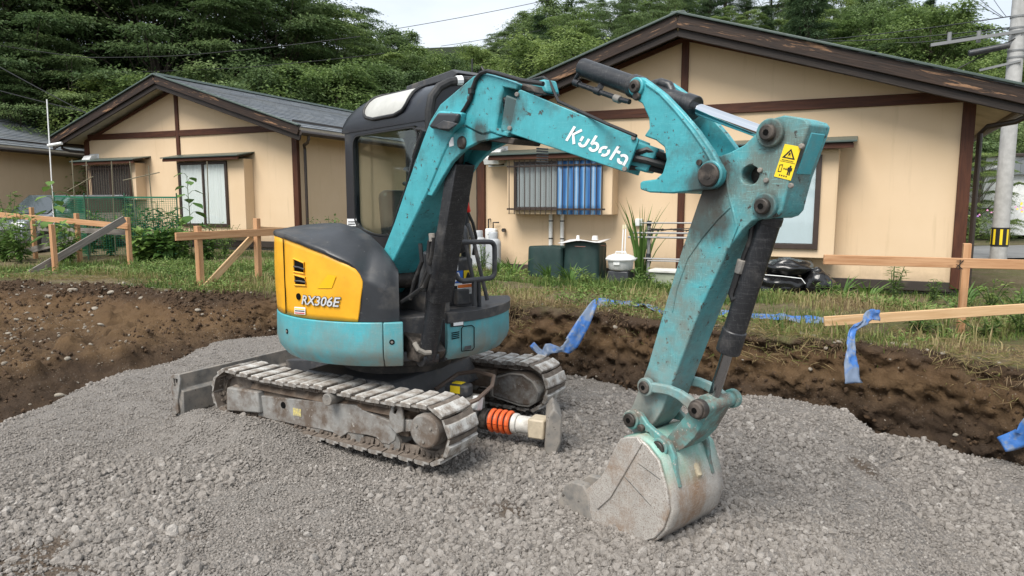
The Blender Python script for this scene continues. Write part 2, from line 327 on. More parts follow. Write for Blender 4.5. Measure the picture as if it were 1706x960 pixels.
def m_ground():
    m, t, b, L_ = mat0('soil_and_grass_ground'); co = N(t, 'TexCoord').outputs['Object']
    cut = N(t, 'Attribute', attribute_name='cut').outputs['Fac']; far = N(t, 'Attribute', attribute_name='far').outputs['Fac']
    n1 = noise(t, L_, co, 1.6, 8, .65); n2 = noise(t, L_, co, 14, 6, .65); n3 = noise(t, L_, co, 2.2, 6, .6, (1, 1, 3.5))
    soil = mix(t, L_, ramp(t, n3, [(.36, 0.), (.66, 1.)], L_), (.04, .028, .02), (.14, .09, .05))
    soil = mix(t, L_, ramp(t, n1, [(.55, 0.), (.75, 1.)], L_), soil, (.18, .125, .078))
    soil = mix(t, L_, ramp(t, n2, [(.3, 0.), (.75, 1.)], L_), soil, (.075, .047, .03))
    sx = N(t, 'SeparateXYZ'); L_(co, sx.inputs[0]); wz = N(t, 'Math', operation='MULTIPLY_ADD'); L_(n1, wz.inputs[0]); wz.inputs[1].default_value = .35; L_(sx.outputs[2], wz.inputs[2])
    st = ramp(t, wz.outputs[0], [(.0, (.055, .041, .031)), (.14, (.068, .048, .033)), (.30, (.165, .105, .055)), (.46, (.14, .087, .047)), (.56, (.06, .042, .03)), (.75, (.065, .047, .034))], L_); soil = mix(t, L_, .6, soil, st)
    peb = N(t, 'TexVoronoi', Scale=38.); L_(co, peb.inputs['Vector']); pm = ramp(t, peb.outputs['Distance'], [(.12, 1.), (.2, 0.)], L_)
    pk = N(t, 'Math', operation='MULTIPLY'); L_(pm, pk.inputs[0]); L_(ramp(t, n1, [(.45, 0.), (.62, 1.)], L_), pk.inputs[1])
    soil = mix(t, L_, pk.outputs[0], soil, (.27, .24, .20))
    top = mix(t, L_, ramp(t, n1, [(.42, 0.), (.6, 1.)], L_), (.19, .155, .095), (.12, .125, .05))
    top = mix(t, L_, ramp(t, n2, [(.4, 0.), (.7, 1.)], L_), top, (.10, .075, .05))
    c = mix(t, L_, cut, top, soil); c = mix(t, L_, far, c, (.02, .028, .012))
    L_(c, b.inputs['Base Color']); b.inputs['Roughness'].default_value = .95; b.inputs['Specular IOR Level'].default_value = .1
    bp = N(t, 'Bump', Strength=1., Distance=.05); L_(noise(t, L_, co, 13, 10, .75), bp.inputs['Height']); L_(bp.outputs[0], b.inputs['Normal']); return m
M_ground = m_ground()
ground = link('ground', ground_sheet()); tag(ground, kind='structure')
# ---------------------------------------------------------------- gravel pad
PAD = np.array([(-3.75, 8.0), (-3.5, 7.2), (-3.95, 6.3), (-3.85, 5.2), (-3.7, 3), (-3.6, -2), (1.3, -2), (1.45, 1.2), (1.7, 2.3), (1.95, 3.2), (2.35, 4.2), (2.72, 4.95), (2.66, 5.45), (2.25, 5.8), (1.1, 5.95), (.5, 6.25), (-.2, 6.9), (-1.4, 7.7), (-2.9, 8.6)])
def sdf(P, poly):
    d = np.full(P.shape[:-1], 1e9); ins = np.zeros(P.shape[:-1], bool); n = len(poly)
    for i in range(n):
        a, b = poly[i], poly[(i+1) % n]; e = b-a; w = P-a; h = np.clip((w @ e)/(e @ e), 0, 1)
        d = np.minimum(d, np.hypot(w[..., 0]-h*e[0], w[..., 1]-h*e[1]))
        c = (a[1] > P[..., 1]) != (b[1] > P[..., 1])
        with np.errstate(divide='ignore', invalid='ignore'): xi = (b[0]-a[0])*(P[..., 1]-a[1])/(b[1]-a[1])+a[0]
        ins ^= c & (P[..., 0] < xi)
    return np.where(ins, -d, d)
UC0 = np.array([-.90, 5.07]); UCF = np.array([cos(R(30)), -sin(R(30))]); UCL = np.array([sin(R(30)), cos(R(30))])
def gravel_z(x, y):
    x = np.asarray(x, float); y = np.asarray(y, float); P = np.stack([x, y], -1)
    d = sdf(P, PAD) + .10*fbm(x*1.8, y*1.8, 0, 3, 13)
    fl = np.where(x > -1, -.23+.03*fbm(x*2, y*2, 0, 2, 19), -.42)
    h = -.02 + np.maximum(fl, -.85*np.clip(d+.06, 0, None) - .05*sstep(-.5, 0, d))
    h = h + fbm(x*.8, y*.8, 0, 3, 3)*.032*sstep(.2, -.6, d) + fbm(x*4, y*4, 0, 3, 4)*.011
    Q = P-UC0; u = Q @ UCF; v = Q @ UCL          # piled against the tracks, hollow under their front
    h = h + .17*np.exp(-((v+.95)/.24)**2)*sstep(-1.32, -1.0, u)*sstep(.3, -.5, u) + .015*np.exp(-((u+1.35)/.3)**2)*sstep(-1.1, -.75, v)*sstep(1.1, .2, v)
    h = h - .03*np.exp(-((v+.62)/.3)**2)*sstep(.0, .4, u)*sstep(1.5, 1.1, u)
    h = h + .012*np.exp(-((x-.70)**2+(y-3.35)**2)/.16)
    return h
xs = np.concatenate([np.linspace(-6, -4.2, 30), np.arange(-4.2, 4.2, .032), np.linspace(4.25, 6, 14)]); ys = np.concatenate([np.linspace(-3, 1.6, 30), np.arange(1.63, 9.2, .032)])
X_, Y_ = np.meshgrid(xs, ys, indexing='ij'); Z_ = gravel_z(X_, Y_) + fbm(X_*16, Y_*16, 0, 2, 8)*.006
n_, m_ = X_.shape; ii = np.arange(n_*m_).reshape(n_, m_)
def soilpatch(x, y):
    a = 1.3*np.exp(-(((x+2.2)/.42)**2+((y-2.92)/.20)**2)); b = np.exp(-(((x-2.18)/.07)**2+((y-4.15)/.2)**2)); c = np.exp(-(((x+.15)/.3)**2+((y-3.55)/.2)**2))*.75
    d = np.exp(-(((x+1.)/.35)**2+((y-3.2)/.12)**2))*.45
    return np.clip(1.5*(a+b+c+d)+.9*fbm(x*5, y*5, 0, 4, 21)*(a+b+c+d > .05)-.30, 0, 1)
def m_gravel():
    m, t, b, L_ = mat0('fine_gravel'); co = N(t, 'TexCoord').outputs['Object']; sp = N(t, 'Attribute', attribute_name='soil').outputs['Fac']
    c = mix(t, L_, ramp(t, noise(t, L_, co, 60, 6, .7), [(.3, 0.), (.7, 1.)], L_), (.10, .091, .082), (.275, .253, .23))  # base kept darker than the stones, painting shade into the gaps
    c = mix(t, L_, ramp(t, noise(t, L_, co, 2.0, 6, .6), [(.4, 0.), (.7, 1.)], L_), c, (.205, .19, .175))
    c = mix(t, L_, sp, c, (.10, .078, .06)); L_(c, b.inputs['Base Color']); b.inputs['Roughness'].default_value = .95; b.inputs['Specular IOR Level'].default_value = .15
    v = N(t, 'TexVoronoi', Scale=70.); L_(co, v.inputs['Vector']); bp = N(t, 'Bump', Strength=1., Distance=.012); L_(v.outputs['Distance'], bp.inputs['Height']); bp.invert = True
    b2 = N(t, 'Bump', Strength=.6, Distance=.006); L_(noise(t, L_, co, 160, 4, .7), b2.inputs['Height']); L_(bp.outputs[0], b2.inputs['Normal']); L_(b2.outputs[0], b.inputs['Normal']); return m
pad = link('gravel_pad', np_mesh('gravel_pad', np.stack([X_, Y_, Z_], -1).reshape(-1, 3), np.stack([ii[:-1, :-1], ii[1:, :-1], ii[1:, 1:], ii[:-1, 1:]], -1).reshape(-1, 4), [m_gravel()], {'soil': ('POINT', soilpatch(X_, Y_).ravel())}, True))
tag(pad, kind='structure')
# loose crushed stone on the pad: one geometry-nodes object scattering irregular stones on numpy points
def m_stone(name, c0, c1, c2):
    m, t, b, L_ = mat0(name); oi = N(t, 'ObjectInfo').outputs['Random']; co = N(t, 'TexCoord').outputs['Object']
    c = ramp(t, oi, [(0., c0), (.45, c1), (.85, c1), (1., c2)], L_)
    c = mix(t, L_, ramp(t, noise(t, L_, co, 1.3, 5, .7), [(.3, 0.), (.75, 1.)], L_), c, tuple(q*1.35 for q in c1)); L_(c, b.inputs['Base Color'])
    b.inputs['Roughness'].default_value = .9; b.inputs['Specular IOR Level'].default_value = .2
    bp = N(t, 'Bump', Strength=.5, Distance=.05); L_(noise(t, L_, co, 5, 4, .6), bp.inputs['Height']); L_(bp.outputs[0], b.inputs['Normal']); return m
M_stone = m_stone('crushed_stone', (.10, .09, .081), (.25, .228, .206), (.46, .432, .40))
def scatter_nodes(name, mat, kinds=5, sub=2):
    g = bpy.data.node_groups.new(name, 'GeometryNodeTree'); g.interface.new_socket('Geometry', in_out='INPUT', socket_type='NodeSocketGeometry'); g.interface.new_socket('Geometry', in_out='OUTPUT', socket_type='NodeSocketGeometry')
    A = g.nodes.new; gi = A('NodeGroupInput'); go = A('NodeGroupOutput'); jn = A('GeometryNodeJoinGeometry')
    for k in range(kinds):
        ic = A('GeometryNodeMeshIcoSphere'); ic.inputs['Subdivisions'].default_value = sub; ic.inputs['Radius'].default_value = 1
        sp = A('GeometryNodeSetPosition'); nz = A('ShaderNodeTexNoise'); nz.noise_dimensions = '4D'; nz.inputs['W'].default_value = k*3.7; nz.inputs['Scale'].default_value = 1.1; nz.inputs['Detail'].default_value = 1.5
        sb = A('ShaderNodeVectorMath'); sb.operation = 'SUBTRACT'; sb.inputs[1].default_value = (.5, .5, .5); ml = A('ShaderNodeVectorMath'); ml.operation = 'SCALE'; ml.inputs['Scale'].default_value = 1.7
        g.links.new(nz.outputs['Color'], sb.inputs[0]); g.links.new(sb.outputs[0], ml.inputs[0]); g.links.new(ml.outputs[0], sp.inputs['Offset']); g.links.new(ic.outputs['Mesh'], sp.inputs['Geometry'])
        tr = A('GeometryNodeTransform'); tr.inputs['Scale'].default_value = ((1, .85, .78), (1.1, .8, .85), (.95, .95, .72), (1.15, .8, .7), (.95, .9, .95))[k % 5]
        ss = A('GeometryNodeSetShadeSmooth'); ss.inputs['Shade Smooth'].default_value = False
        sm = A('GeometryNodeSetMaterial'); sm.inputs['Material'].default_value = mat; gt = A('GeometryNodeGeometryToInstance')
        g.links.new(sp.outputs[0], tr.inputs['Geometry']); g.links.new(tr.outputs[0], ss.inputs[0]); g.links.new(ss.outputs[0], sm.inputs['Geometry']); g.links.new(sm.outputs[0], gt.inputs[0]); g.links.new(gt.outputs[0], jn.inputs[0])
    ip = A('GeometryNodeInstanceOnPoints'); ip.inputs['Pick Instance'].default_value = True
    ri = A('FunctionNodeRandomValue'); ri.data_type = 'INT'; ri.inputs[4].default_value = 0; ri.inputs[5].default_value = kinds-1
    rr = A('FunctionNodeRandomValue'); rr.data_type = 'FLOAT_VECTOR'; rr.inputs[0].default_value = (-1.2, -1.2, 0); rr.inputs[1].default_value = (1.2, 1.2, 6.28)
    na = A('GeometryNodeInputNamedAttribute'); na.data_type = 'FLOAT'; na.inputs['Name'].default_value = 'size'
    g.links.new(gi.outputs[0], ip.inputs['Points']); g.links.new(jn.outputs[0], ip.inputs['Instance']); g.links.new(ri.outputs[2], ip.inputs['Instance Index']); g.links.new(rr.outputs[0], ip.inputs['Rotation'])
    g.links.new([o for o in na.outputs if o.type == 'VALUE'][0], ip.inputs['Scale']); g.links.new(ip.outputs[0], go.inputs[0]); return g
def scatter(name, P, size, group):
    me = bpy.data.meshes.new(name); me.vertices.add(len(P)); me.vertices.foreach_set('co', np.asarray(P, np.float32).ravel())
    a = me.attributes.new('size', 'FLOAT', 'POINT'); a.data.foreach_set('value', np.asarray(size, np.float32)); me.update()
    o = link(name, me); md = o.modifiers.new('scatter', 'NODES'); md.node_group = group; return tag(o, kind='stuff')
def pts_view(n, y0, y1, xm, pw):
    u = RNG.random(n); y = (y0**(1-pw)+u*(y1**(1-pw)-y0**(1-pw)))**(1/(1-pw)); x = (RNG.random(n)*2-1)*(xm*y+.25); return x, y
PS, SS = [], []
for n, r0, r1, pw, thr in ((150000, .0042, .009, 1.5, -9), (56000, .0085, .0145, 1.2, -.08), (9000, .017, .027, 1.01, -.02), (260, .024, .036, 1.01, .0)):
    x, y = pts_view(n, 2.0, 9.0, .80, pw); k = fbm(x*.9, y*.9, 0, 4, 91)
    dd = sdf(np.stack([x, y], -1), PAD); k = k + np.where((dd > .12) & (dd < .65) & (x > 1), .6, 0) - np.where((dd > .7) & (x > 1), .35, 0)
    ok = (k > thr*1 + RNG.normal(0, .12, n)) & (x > -4.6) & (x < 4.1) & (RNG.random(n) > (.75 if r0 < .009 else .97)*soilpatch(x, y)); x, y = x[ok], y[ok]
    s = r0+(r1-r0)*RNG.random(len(x))**1.6; PS.append(np.stack([x, y, gravel_z(x, y)+s*.30], -1)); SS.append(s)
P_ = np.concatenate(PS); S__ = np.concatenate(SS); gz_ = ground_z(P_[:, 0], P_[:, 1]); ok = P_[:, 2] > gz_-.01; P_, S__ = P_[ok], S__[ok]
scatter('gravel', P_, S__, scatter_nodes('gravel_scatter', M_stone, 5, 2))
# ---------------------------------------------------------------- field stones in the bank (each one a part of the ground)
M_field = m_stone('field_stone', (.15, .125, .095), (.28, .25, .205), (.42, .39, .34))
def stone_mesh(sd, sub=2):
    b = bmesh.new(); bmesh.ops.create_icosphere(b, subdivisions=sub, radius=1); r = np.random.default_rng(sd); sc = (1, .6+.35*r.random(), .45+.25*r.random())
    for v in b.verts:
        k = 1+.28*float(vnoise(v.co.x*1.3+sd, v.co.y*1.3, v.co.z*1.3, sd))+.1*float(vnoise(v.co.x*3, v.co.y*3+sd, v.co.z*3, sd)); v.co = Vector((v.co.x*sc[0]*k, v.co.y*sc[1]*k, v.co.z*sc[2]*k))
    me = bpy.data.meshes.new('stone'); b.to_mesh(me); b.free(); me.materials.append(M_field); me.polygons.foreach_set('use_smooth', [True]*len(me.polygons)); return me
STM = [stone_mesh(i) for i in range(7)]
def stone(x, y, r, dz=.0):
    o = link('stone', STM[random.randrange(7)], ground, (x, y, float(ground_z(x, y))+dz+r*.1), (random.uniform(-.4, .4), random.uniform(-.4, .4), random.uniform(0, 6.28))); o.scale = (r, r, r); return o
for (x, y), r in zip([(-6.078,9.466),(-5.464,9.351),(-5.482,8.971),(-5.564,9.827),(-6.447,9.076),(-5.804,7.828),(-5.285,7.633),(-5.399,8.118),(-4.892,7.34),(-5.317,7.202),(-4.42,6.725),(-4.589,6.413),(-4.219,6.281),(-3.694,5.217),(-6.885,9.524),(-6.09,8.619),(-4.976,8.249),(-4.248,7.633),(-3.645,5.755),(-5.842,8.477),(-3.55,7.27),(-3.842,8.717),(-4.877,6.496),(-4.513,7.27),(-5.09,9.076),(-3.528,4.83),(-3.32,8.717),(-3.01,5.385),(-3.372,5.163),(-4.058,5.444),(-5.116,9.827),(-5.394,8.477),(-6.625,9.827),(-3.953,6.637),(-3.357,6.229)],
                     [.085,.07,.05,.05,.035,.045,.05,.03,.05,.06,.045,.04,.06,.06,.03,.035,.05,.03,.03,.025,.035,.03,.04,.03,.03,.05,.025,.03,.03,.03,.03,.03,.03,.02,.02]): stone(x, y, r*.8)
for k in range(230):
    t = random.uniform(-13, 3.4); s = random.choice([random.uniform(-.25, .1), random.uniform(0, .5), random.uniform(.3, 3.5) if t < -5.5 else random.uniform(-.3, 0)]); q = float(edge_q(np.array(t)))+s
    stone(t*TT[0]+q*NN[0], t*TT[1]+q*NN[1], random.uniform(.010, .03)*(1.5 if t < -5 and random.random() < .25 else 1))
# clods of soil on the cut face and its foot
gv = np.empty(len(ground.data.vertices)*3, np.float32); ground.data.vertices.foreach_get('co', gv); gv = gv.reshape(-1, 3); gcut = np.empty(len(gv), np.float32); ground.data.attributes['cut'].data.foreach_get('value', gcut)
sel = gv[(gcut > .8) & (gv[:, 1] > 2) & (gv[:, 1] < 11) & (np.abs(gv[:, 0]) < .85*gv[:, 1]+.3) & (gv[:, 2] > -.5)]; n = 42000; pk = sel[RNG.integers(0, len(sel), n)] + RNG.normal(0, .012, (n, 3))
kk = fbm(pk[:, 0]*1.5, pk[:, 1]*1.5, pk[:, 2]*3, 3, 301); ok = kk+RNG.normal(0, .2, n) > -.1; pk = pk[ok]; scatter('soil_clods', pk, .004+.022*RNG.random(len(pk))**4, scatter_nodes('clod_scatter', m_stone('soil_clod', (.03, .021, .015), (.075, .048, .029), (.13, .085, .05)), 4, 2))
pk = sel[RNG.integers(0, len(sel), 9000)] + RNG.normal(0, .012, (9000, 3)); kk = fbm(pk[:, 0]*1.1, pk[:, 1]*1.1, 0, 3, 305); ok = (kk+RNG.normal(0, .2, 9000) > .1) & ((pk[:, 0] < -2.6) | (RNG.random(9000) < .12)); pk = pk[ok]; scatter('bank_pebbles', pk, .004+.016*RNG.random(len(pk))**3, scatter_nodes('pebble_scatter', m_stone('bank_pebble', (.13, .105, .08), (.24, .21, .17), (.38, .35, .30)), 4, 2))

# ---------------------------------------------------------------- houses
def m_stucco():
    m, t, b, L_ = mat0('cream_stucco'); co = N(t, 'TexCoord').outputs['Object']
    c = mix(t, L_, ramp(t, noise(t, L_, co, .8, 6, .6), [(.35, 0.), (.7, 1.)], L_), (.645, .485, .315), (.695, .535, .365))
    st = ramp(t, noise(t, L_, co, 3., 6, .6, (3.0, 3.0, .22)), [(.58, 0.), (.82, 1.)], L_)
    f = N(t, 'Math', operation='MULTIPLY'); L_(st, f.inputs[0]); f.inputs[1].default_value = .6
    c = mix(t, L_, f.outputs[0], c, (.46, .34, .205))
    sz = N(t, 'SeparateXYZ'); L_(co, sz.inputs[0]); mr = N(t, 'MapRange'); L_(sz.outputs[2], mr.inputs[0])
    for q, vv in zip((1, 2, 3, 4), (.05, .6, .55, -.25)): mr.inputs[q].default_value = vv
    ad = N(t, 'Math', operation='ADD'); L_(mr.outputs[0], ad.inputs[0]); L_(noise(t, L_, co, 4, 8, .7), ad.inputs[1]); c = mix(t, L_, ramp(t, ad.outputs[0], [(.6, 0.), (1.1, .6)], L_), c, (.34, .26, .175)); L_(c, b.inputs['Base Color']); b.inputs['Roughness'].default_value = .9; b.inputs['Specular IOR Level'].default_value = .2
    bp = N(t, 'Bump', Strength=.35, Distance=.004); L_(noise(t, L_, co, 90, 4, .7), bp.inputs['Height']); L_(bp.outputs[0], b.inputs['Normal']); return m
def m_slate():
    m, t, b, L_ = mat0('grey_slate_roof'); co = N(t, 'TexCoord').outputs['Object']
    br = N(t, 'TexBrick'); br.inputs['Scale'].default_value = 1.; br.inputs['Brick Width'].default_value = .45; br.inputs['Row Height'].default_value = .2; br.inputs['Mortar Size'].default_value = .006
    br.inputs['Color1'].default_value = (.115, .13, .148, 1); br.inputs['Color2'].default_value = (.20, .215, .23, 1); br.inputs['Mortar'].default_value = (.03, .034, .04, 1)
    mp = N(t, 'Mapping'); mp.inputs['Rotation'].default_value = (0, 0, R(90)); L_(co, mp.inputs[0]); L_(mp.outputs[0], br.inputs['Vector'])
    c = mix(t, L_, ramp(t, noise(t, L_, co, 1.5, 7, .65), [(.45, 0.), (.75, 1.)], L_), br.outputs['Color'], (.16, .165, .16)); L_(c, b.inputs['Base Color']); b.inputs['Roughness'].default_value = .55; return m
def timber(name, c0, c1, c2=None, f=.6):
    m, t, b, L_ = mat0(name); co = N(t, 'TexCoord').outputs['Object']; g = noise(t, L_, co, 5, 8, .65, (.6, 8, 8), .5); g2 = noise(t, L_, co, 2, 6, .6, (1.2, 1, 1))
    c = mix(t, L_, ramp(t, g, [(.3, 0.), (.7, 1.)], L_), c0, c1)
    if c2: c = mix(t, L_, ramp(t, noise(t, L_, co, 2.4, 8, .7, (.5, 6, 6), .8), [(f, 0.), (f+.05, 1.)], L_), c, c2)
    L_(c, b.inputs['Base Color']); b.inputs['Roughness'].default_value = .6; b.inputs['Specular IOR Level'].default_value = .35
    bp = N(t, 'Bump', Strength=.5, Distance=.01); L_(g, bp.inputs['Height']); L_(bp.outputs[0], b.inputs['Normal']); return m
def curtain_mat(name, col, amp=.1):
    m, t, b, L_ = mat0(name); b.inputs['Base Color'].default_value = col+(1,); b.inputs['Roughness'].default_value = .8; return m
MH = dict(stucco=m_stucco(), slate=m_slate(), post=timber('brown_stained_post', (.045, .014, .007), (.10, .034, .015), (.17, .075, .035), .72), barge=timber('weathered_barge_board', (.009, .006, .005), (.042, .023, .014), (.25, .14, .075), .59), barge2=timber('dark_barge_board', (.010, .008, .007), (.03, .02, .015)),
 soffit=paint('soffit_board', (.46, .40, .30), .85, dirt=(.33, .28, .2), amt=.25, sc=1.5, bump=.05), cap=paint('roof_edge_metal', (.06, .085, .075), .4, dirt=(.03, .03, .03), amt=.2, bump=.02), gutter=paint('brown_gutter', (.04, .028, .022), .4, amt=.15), base=paint('dark_base_board', (.035, .027, .022), .6, amt=.25), concrete=paint('concrete_footing', (.44, .42, .385), .9, dirt=(.25, .23, .2), amt=.4, bump=.3, bsc=30),
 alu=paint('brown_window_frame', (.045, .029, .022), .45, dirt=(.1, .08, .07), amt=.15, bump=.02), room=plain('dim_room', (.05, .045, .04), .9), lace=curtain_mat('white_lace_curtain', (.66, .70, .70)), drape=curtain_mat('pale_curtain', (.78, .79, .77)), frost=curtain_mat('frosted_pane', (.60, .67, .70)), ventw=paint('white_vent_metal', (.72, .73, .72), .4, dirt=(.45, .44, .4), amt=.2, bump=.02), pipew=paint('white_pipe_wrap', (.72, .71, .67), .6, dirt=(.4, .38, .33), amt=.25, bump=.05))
def wavy(x0, x1, z0, z1, y, amp, wl, n=60, sd=0, rows=2):
    P = []
    for j in range(rows):
        z = z0+(z1-z0)*j/(rows-1)
        P.append([(x0+(x1-x0)*i/n, y+amp*sin(2*pi*(x0+(x1-x0)*i/n)/wl+1.3*sin(i*.37+sd))+amp*.5*sin(i*.9+sd+j), z) for i in range(n+1)])
    return P
def house(label, P, d, rootz, W=7.7, DP=9.0, over=.6, eave=.55, rise=1.25, zc=2.62, uc=3.93, slope=.322, zb=.14):
    """gable house; local x runs leftwards along the gable wall from its right corner, y towards the viewer, z up"""
    dd = Vector((d[0], d[1], 0)).normalized(); rz = math.atan2(dd.y, dd.x)
    h = thing('house', label, 'house', (P[0], P[1], rootz), rz); pk = zc+rise
    # walls and footing
    b = MB(); b.prism([(0, zb), (W, zb), (W, zc), (uc, pk), (0, zc)], -.16, 0); b.build('gable_wall', MH['stucco'], h)
    b = MB(); b.box((.08, -DP/2-.08, (zc+zb)/2), (.16, DP-.16, zc-zb+.1)); b.build('side_wall', MH['stucco'], h)
    b = MB(); b.box((W-.08, -DP/2-.08, (zc+zb)/2), (.16, DP-.16, zc-zb+.1)); b.build('side_wall', MH['stucco'], h)
    b = MB(); b.prism([(0, zb), (W, zb), (W, zc), (uc, pk), (0, zc)], -DP-.16, -DP); b.build('rear_wall', MH['stucco'], h)
    b = MB(); b.box((W/2, -DP/2-.1, zb-.45), (W-.04, DP, .85)); b.build('footing', MH['concrete'], h)
    def beam(name, u0, z0, u1, z1, wz, y, wy, m, bev=.006, up=(0, 0, 1)):
        p0, p1 = Vector((u0, 0, z0)), Vector((u1, 0, z1)); q = MB(); L = (p1-p0).length; q.box((0, 0, 0), (L, wy, wz)); F = frame(p1-p0, (0, -1, 0))
        o = q.build(name, m, h, bevel=bev); e = (p1-p0).normalized(); F = Matrix((e, Vector((0, 1, 0)), e.cross(Vector((0, 1, 0))))).transposed()
        o.rotation_euler = F.to_euler(); o.location = (p0+p1)/2+Vector((0, y, 0)); return o
    beam('base_board', -.01, zb-.075, W+.01, zb-.075, .15, .006, .05, MH['base'])
    beam('corner_post', .06, zb-.1, .06, zc+.02, .15, .012, .10, MH['post']); beam('corner_post', W-.06, zb-.1, W-.06, zc+.02, .15, .012, .10, MH['post'])
    beam('king_post', uc, zb+.0, uc, pk-.04, .11, .008, .07, MH['post']); 
    beam('cross_beam', .136, zc+.10-.03, uc-.06, zc+.10, .15, .006, .07, MH['post']); beam('cross_beam', uc+.06, zc+.10, W-.136, zc+.10+.03, .15, .006, .07, MH['post'])
    # rake trim under the soffit
    for s_, ue in ((-1, -.0), (1, W)):
        beam('rake_trim', ue, zc+.02, uc-s_*-.0, pk-.03, .07, .02, .05, MH['post'])
    # roof: two slabs with stepped slate courses, soffit, barge boards, metal edge
    zr = pk+.09; y0, y1 = over, -DP-over
    for sgn, ue in ((1, -eave), (-1, W+eave)):
        ze = zr-abs(uc-ue)*slope; n = 20; b = MB()
        b.prism([(uc, zr), (ue, ze), (ue, ze+.10), (uc, zr+.10)], y1, y0-.05); b.build('roof_deck', MH['soffit'], h)
        b = MB(); L = abs(uc-ue)
        for k in range(n):
            ua, ub = uc+(ue-uc)*(k/n), uc+(ue-uc)*((k+1)/n)+(ue-uc)/abs(ue-uc)*.012; za = zr+.104-L*slope*k/n+.004; zb = zr+.104-L*slope*(k+1)/n+.020
            b.prism([(ua, za-.004), (ub, zb-.018), (ub, zb), (ua, za+.002)], y1, y0-.02)
        b.build('slate_courses', MH['slate'], h, smooth=0)
        for nm, yy, th, zo, hh, mm in (('barge_board', over+.0, .035, -.06, .19, MH['barge']), ('barge_board', over-.05, .04, -.21, .13, MH['barge2'])):
            beam(nm, uc, zr+zo+.075, ue-sgn*.03, ze+zo+.075, hh, yy, th, mm, .008)
        q = beam('roof_edge_cap', uc, zr+.135, ue-sgn*.06, ze+.135, .035, over+.0, .12, MH['cap'], .008)
        b = MB(); b.tube([(ue-sgn*.04, y0-.02, ze-.02), (ue-sgn*.04, y1, ze-.02)], .062, 10); g = b.build('gutter', MH['gutter'], h)
        b = MB(); b.tube([(ue-sgn*.04, y0-.30, ze-.05), (ue-sgn*.04, y0-.30, ze-.14), (ue+sgn*.10, y0-.42, ze-.21), (ue+sgn*.38, y0-.62, ze-.24), (ue+sgn*.45, -.12, ze-.32), (ue+sgn*.45, -.12, .1)], .036, 10)
        b.build('downspout', MH['gutter'], h)
        b = MB(); b.bar((ue+sgn*.5, y0-.4, ze+.30), (ue+sgn*.5, y1+.4, ze+.30), .03, .05); b.build('snow_guard', MH['gutter'], h)
    b = MB(); b.prism([(uc-.14, zr+.10), (uc-.10, zr+.165), (uc+.10, zr+.165), (uc+.14, zr+.10)], y1, y0+.02); b.build('ridge_cap', MH['cap'], h, bevel=.01)
    def bay(u0, u1, z0, z1, dep=.32, skirt=True):
        b = MB(); b.prism([(u0, z0), (u1, z0), (u1, z1), (u0, z1)], .0, dep); o = b.build('window_bay', MH['stucco'], h, bevel=.008); return o
    def window(u0, u1, z0, z1, y, split=None, left=MH['lace'], right=MH['frost'], fold=.11, amp=.02, fw=.05, dep=.05):
        w_ = MB(); w_.prism([(u0, z0), (u1, z0), (u1, z1), (u0, z1)], y, y+dep, holes=[[(u0+fw, z0+fw), (u1-fw, z0+fw), (u1-fw, z1-fw), (u0+fw, z1-fw)]])
        fr = w_.build('window', MH['alu'], h, bevel=.004)
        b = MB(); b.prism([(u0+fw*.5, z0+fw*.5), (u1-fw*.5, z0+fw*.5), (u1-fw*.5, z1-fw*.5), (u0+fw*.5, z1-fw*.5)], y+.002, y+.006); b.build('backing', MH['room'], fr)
        sp = split if split is not None else (u0+u1)/2
        for (a, c), cm in (((u0+fw, sp), right), ((sp, u1-fw), left)):
            b = MB(); b.grid(wavy(a+.005, c-.005, z0+fw+.01, z1-fw-.005, y+.022, min(amp*.4, .008), fold)); b.build('curtain', cm, fr, smooth=60, recalc=False)
            b = MB(); b.prism([(a, z0+fw), (c, z0+fw), (c, z1-fw), (a, z1-fw)], y+.033, y+.037); b.build('pane', MT['winglass'], fr)
        b = MB(); b.box((sp, y+.04, (z0+z1)/2), (.05, .03, z1-z0-2*fw)); b.build('mullion', MH['alu'], fr); return fr
    def bars(u0, u1, z0, z1, y, n, r=.009):
        g = MB()
        for z in (z0+.05, z1-.08): g.bar((u0-.05, y, z), (u1+.05, y, z), .02, .03)
        o = g.build('window_grille', MH['alu'], h); me = None
        for k in range(n):
            u = u0+(u1-u0)*k/(n-1)
            if me is None: q = MB(); q.cyl((0, 0, 0), (0, 0, z1-z0+.06), r, n=8); me = q.mesh('bar', MH['alu'])
            link('bar', me, o, (u, y+.018, z0-.04))
        return o
    def awning(u0, u1, z, dep=.55):
        b = MB(); b.prism([(0, z+.06), (dep, z-.04), (dep, z-.015), (0, z+.09)], u0, u1, mp=lambda a, q, y: (y, a, q)); o = b.build('awning', MH['cap'], h, bevel=.004)
        b = MB(); b.prism([(.02, z+.02), (dep-.05, z-.07), (dep-.05, z-.035), (.02, z+.055)], u0+.05, u1-.05, mp=lambda a, q, y: (y, a, q)); b.build('awning_board', MH['barge'], o)
        b = MB(); b.box(((u0+u1)/2, dep-.06, z-.085), (u1-u0-.08, .04, .06)); b.build('awning_beam', MH['post'], o); return o
    def vent(u, z):
        b = MB(); b.prism([(0, 0), (.27, -.04), (.31, .08), (.20, .24), (0, .28)], u-.16, u+.16, mp=lambda a, q, y: (y, a, q+z)); o = b.build('vent_hood', MH['ventw'], h, bevel=.015)
        b = MB(); b.box((u, .13, z-.022), (.27, .2, .03)); b.build('vent_opening', MT['dark'], o)
        b = MB(); b.box((u, .008, z+.12), (.40, .016, .36)); b.build('vent_plate', MH['ventw'], o); return o
    return h, bay, window, bars, awning, vent, beam
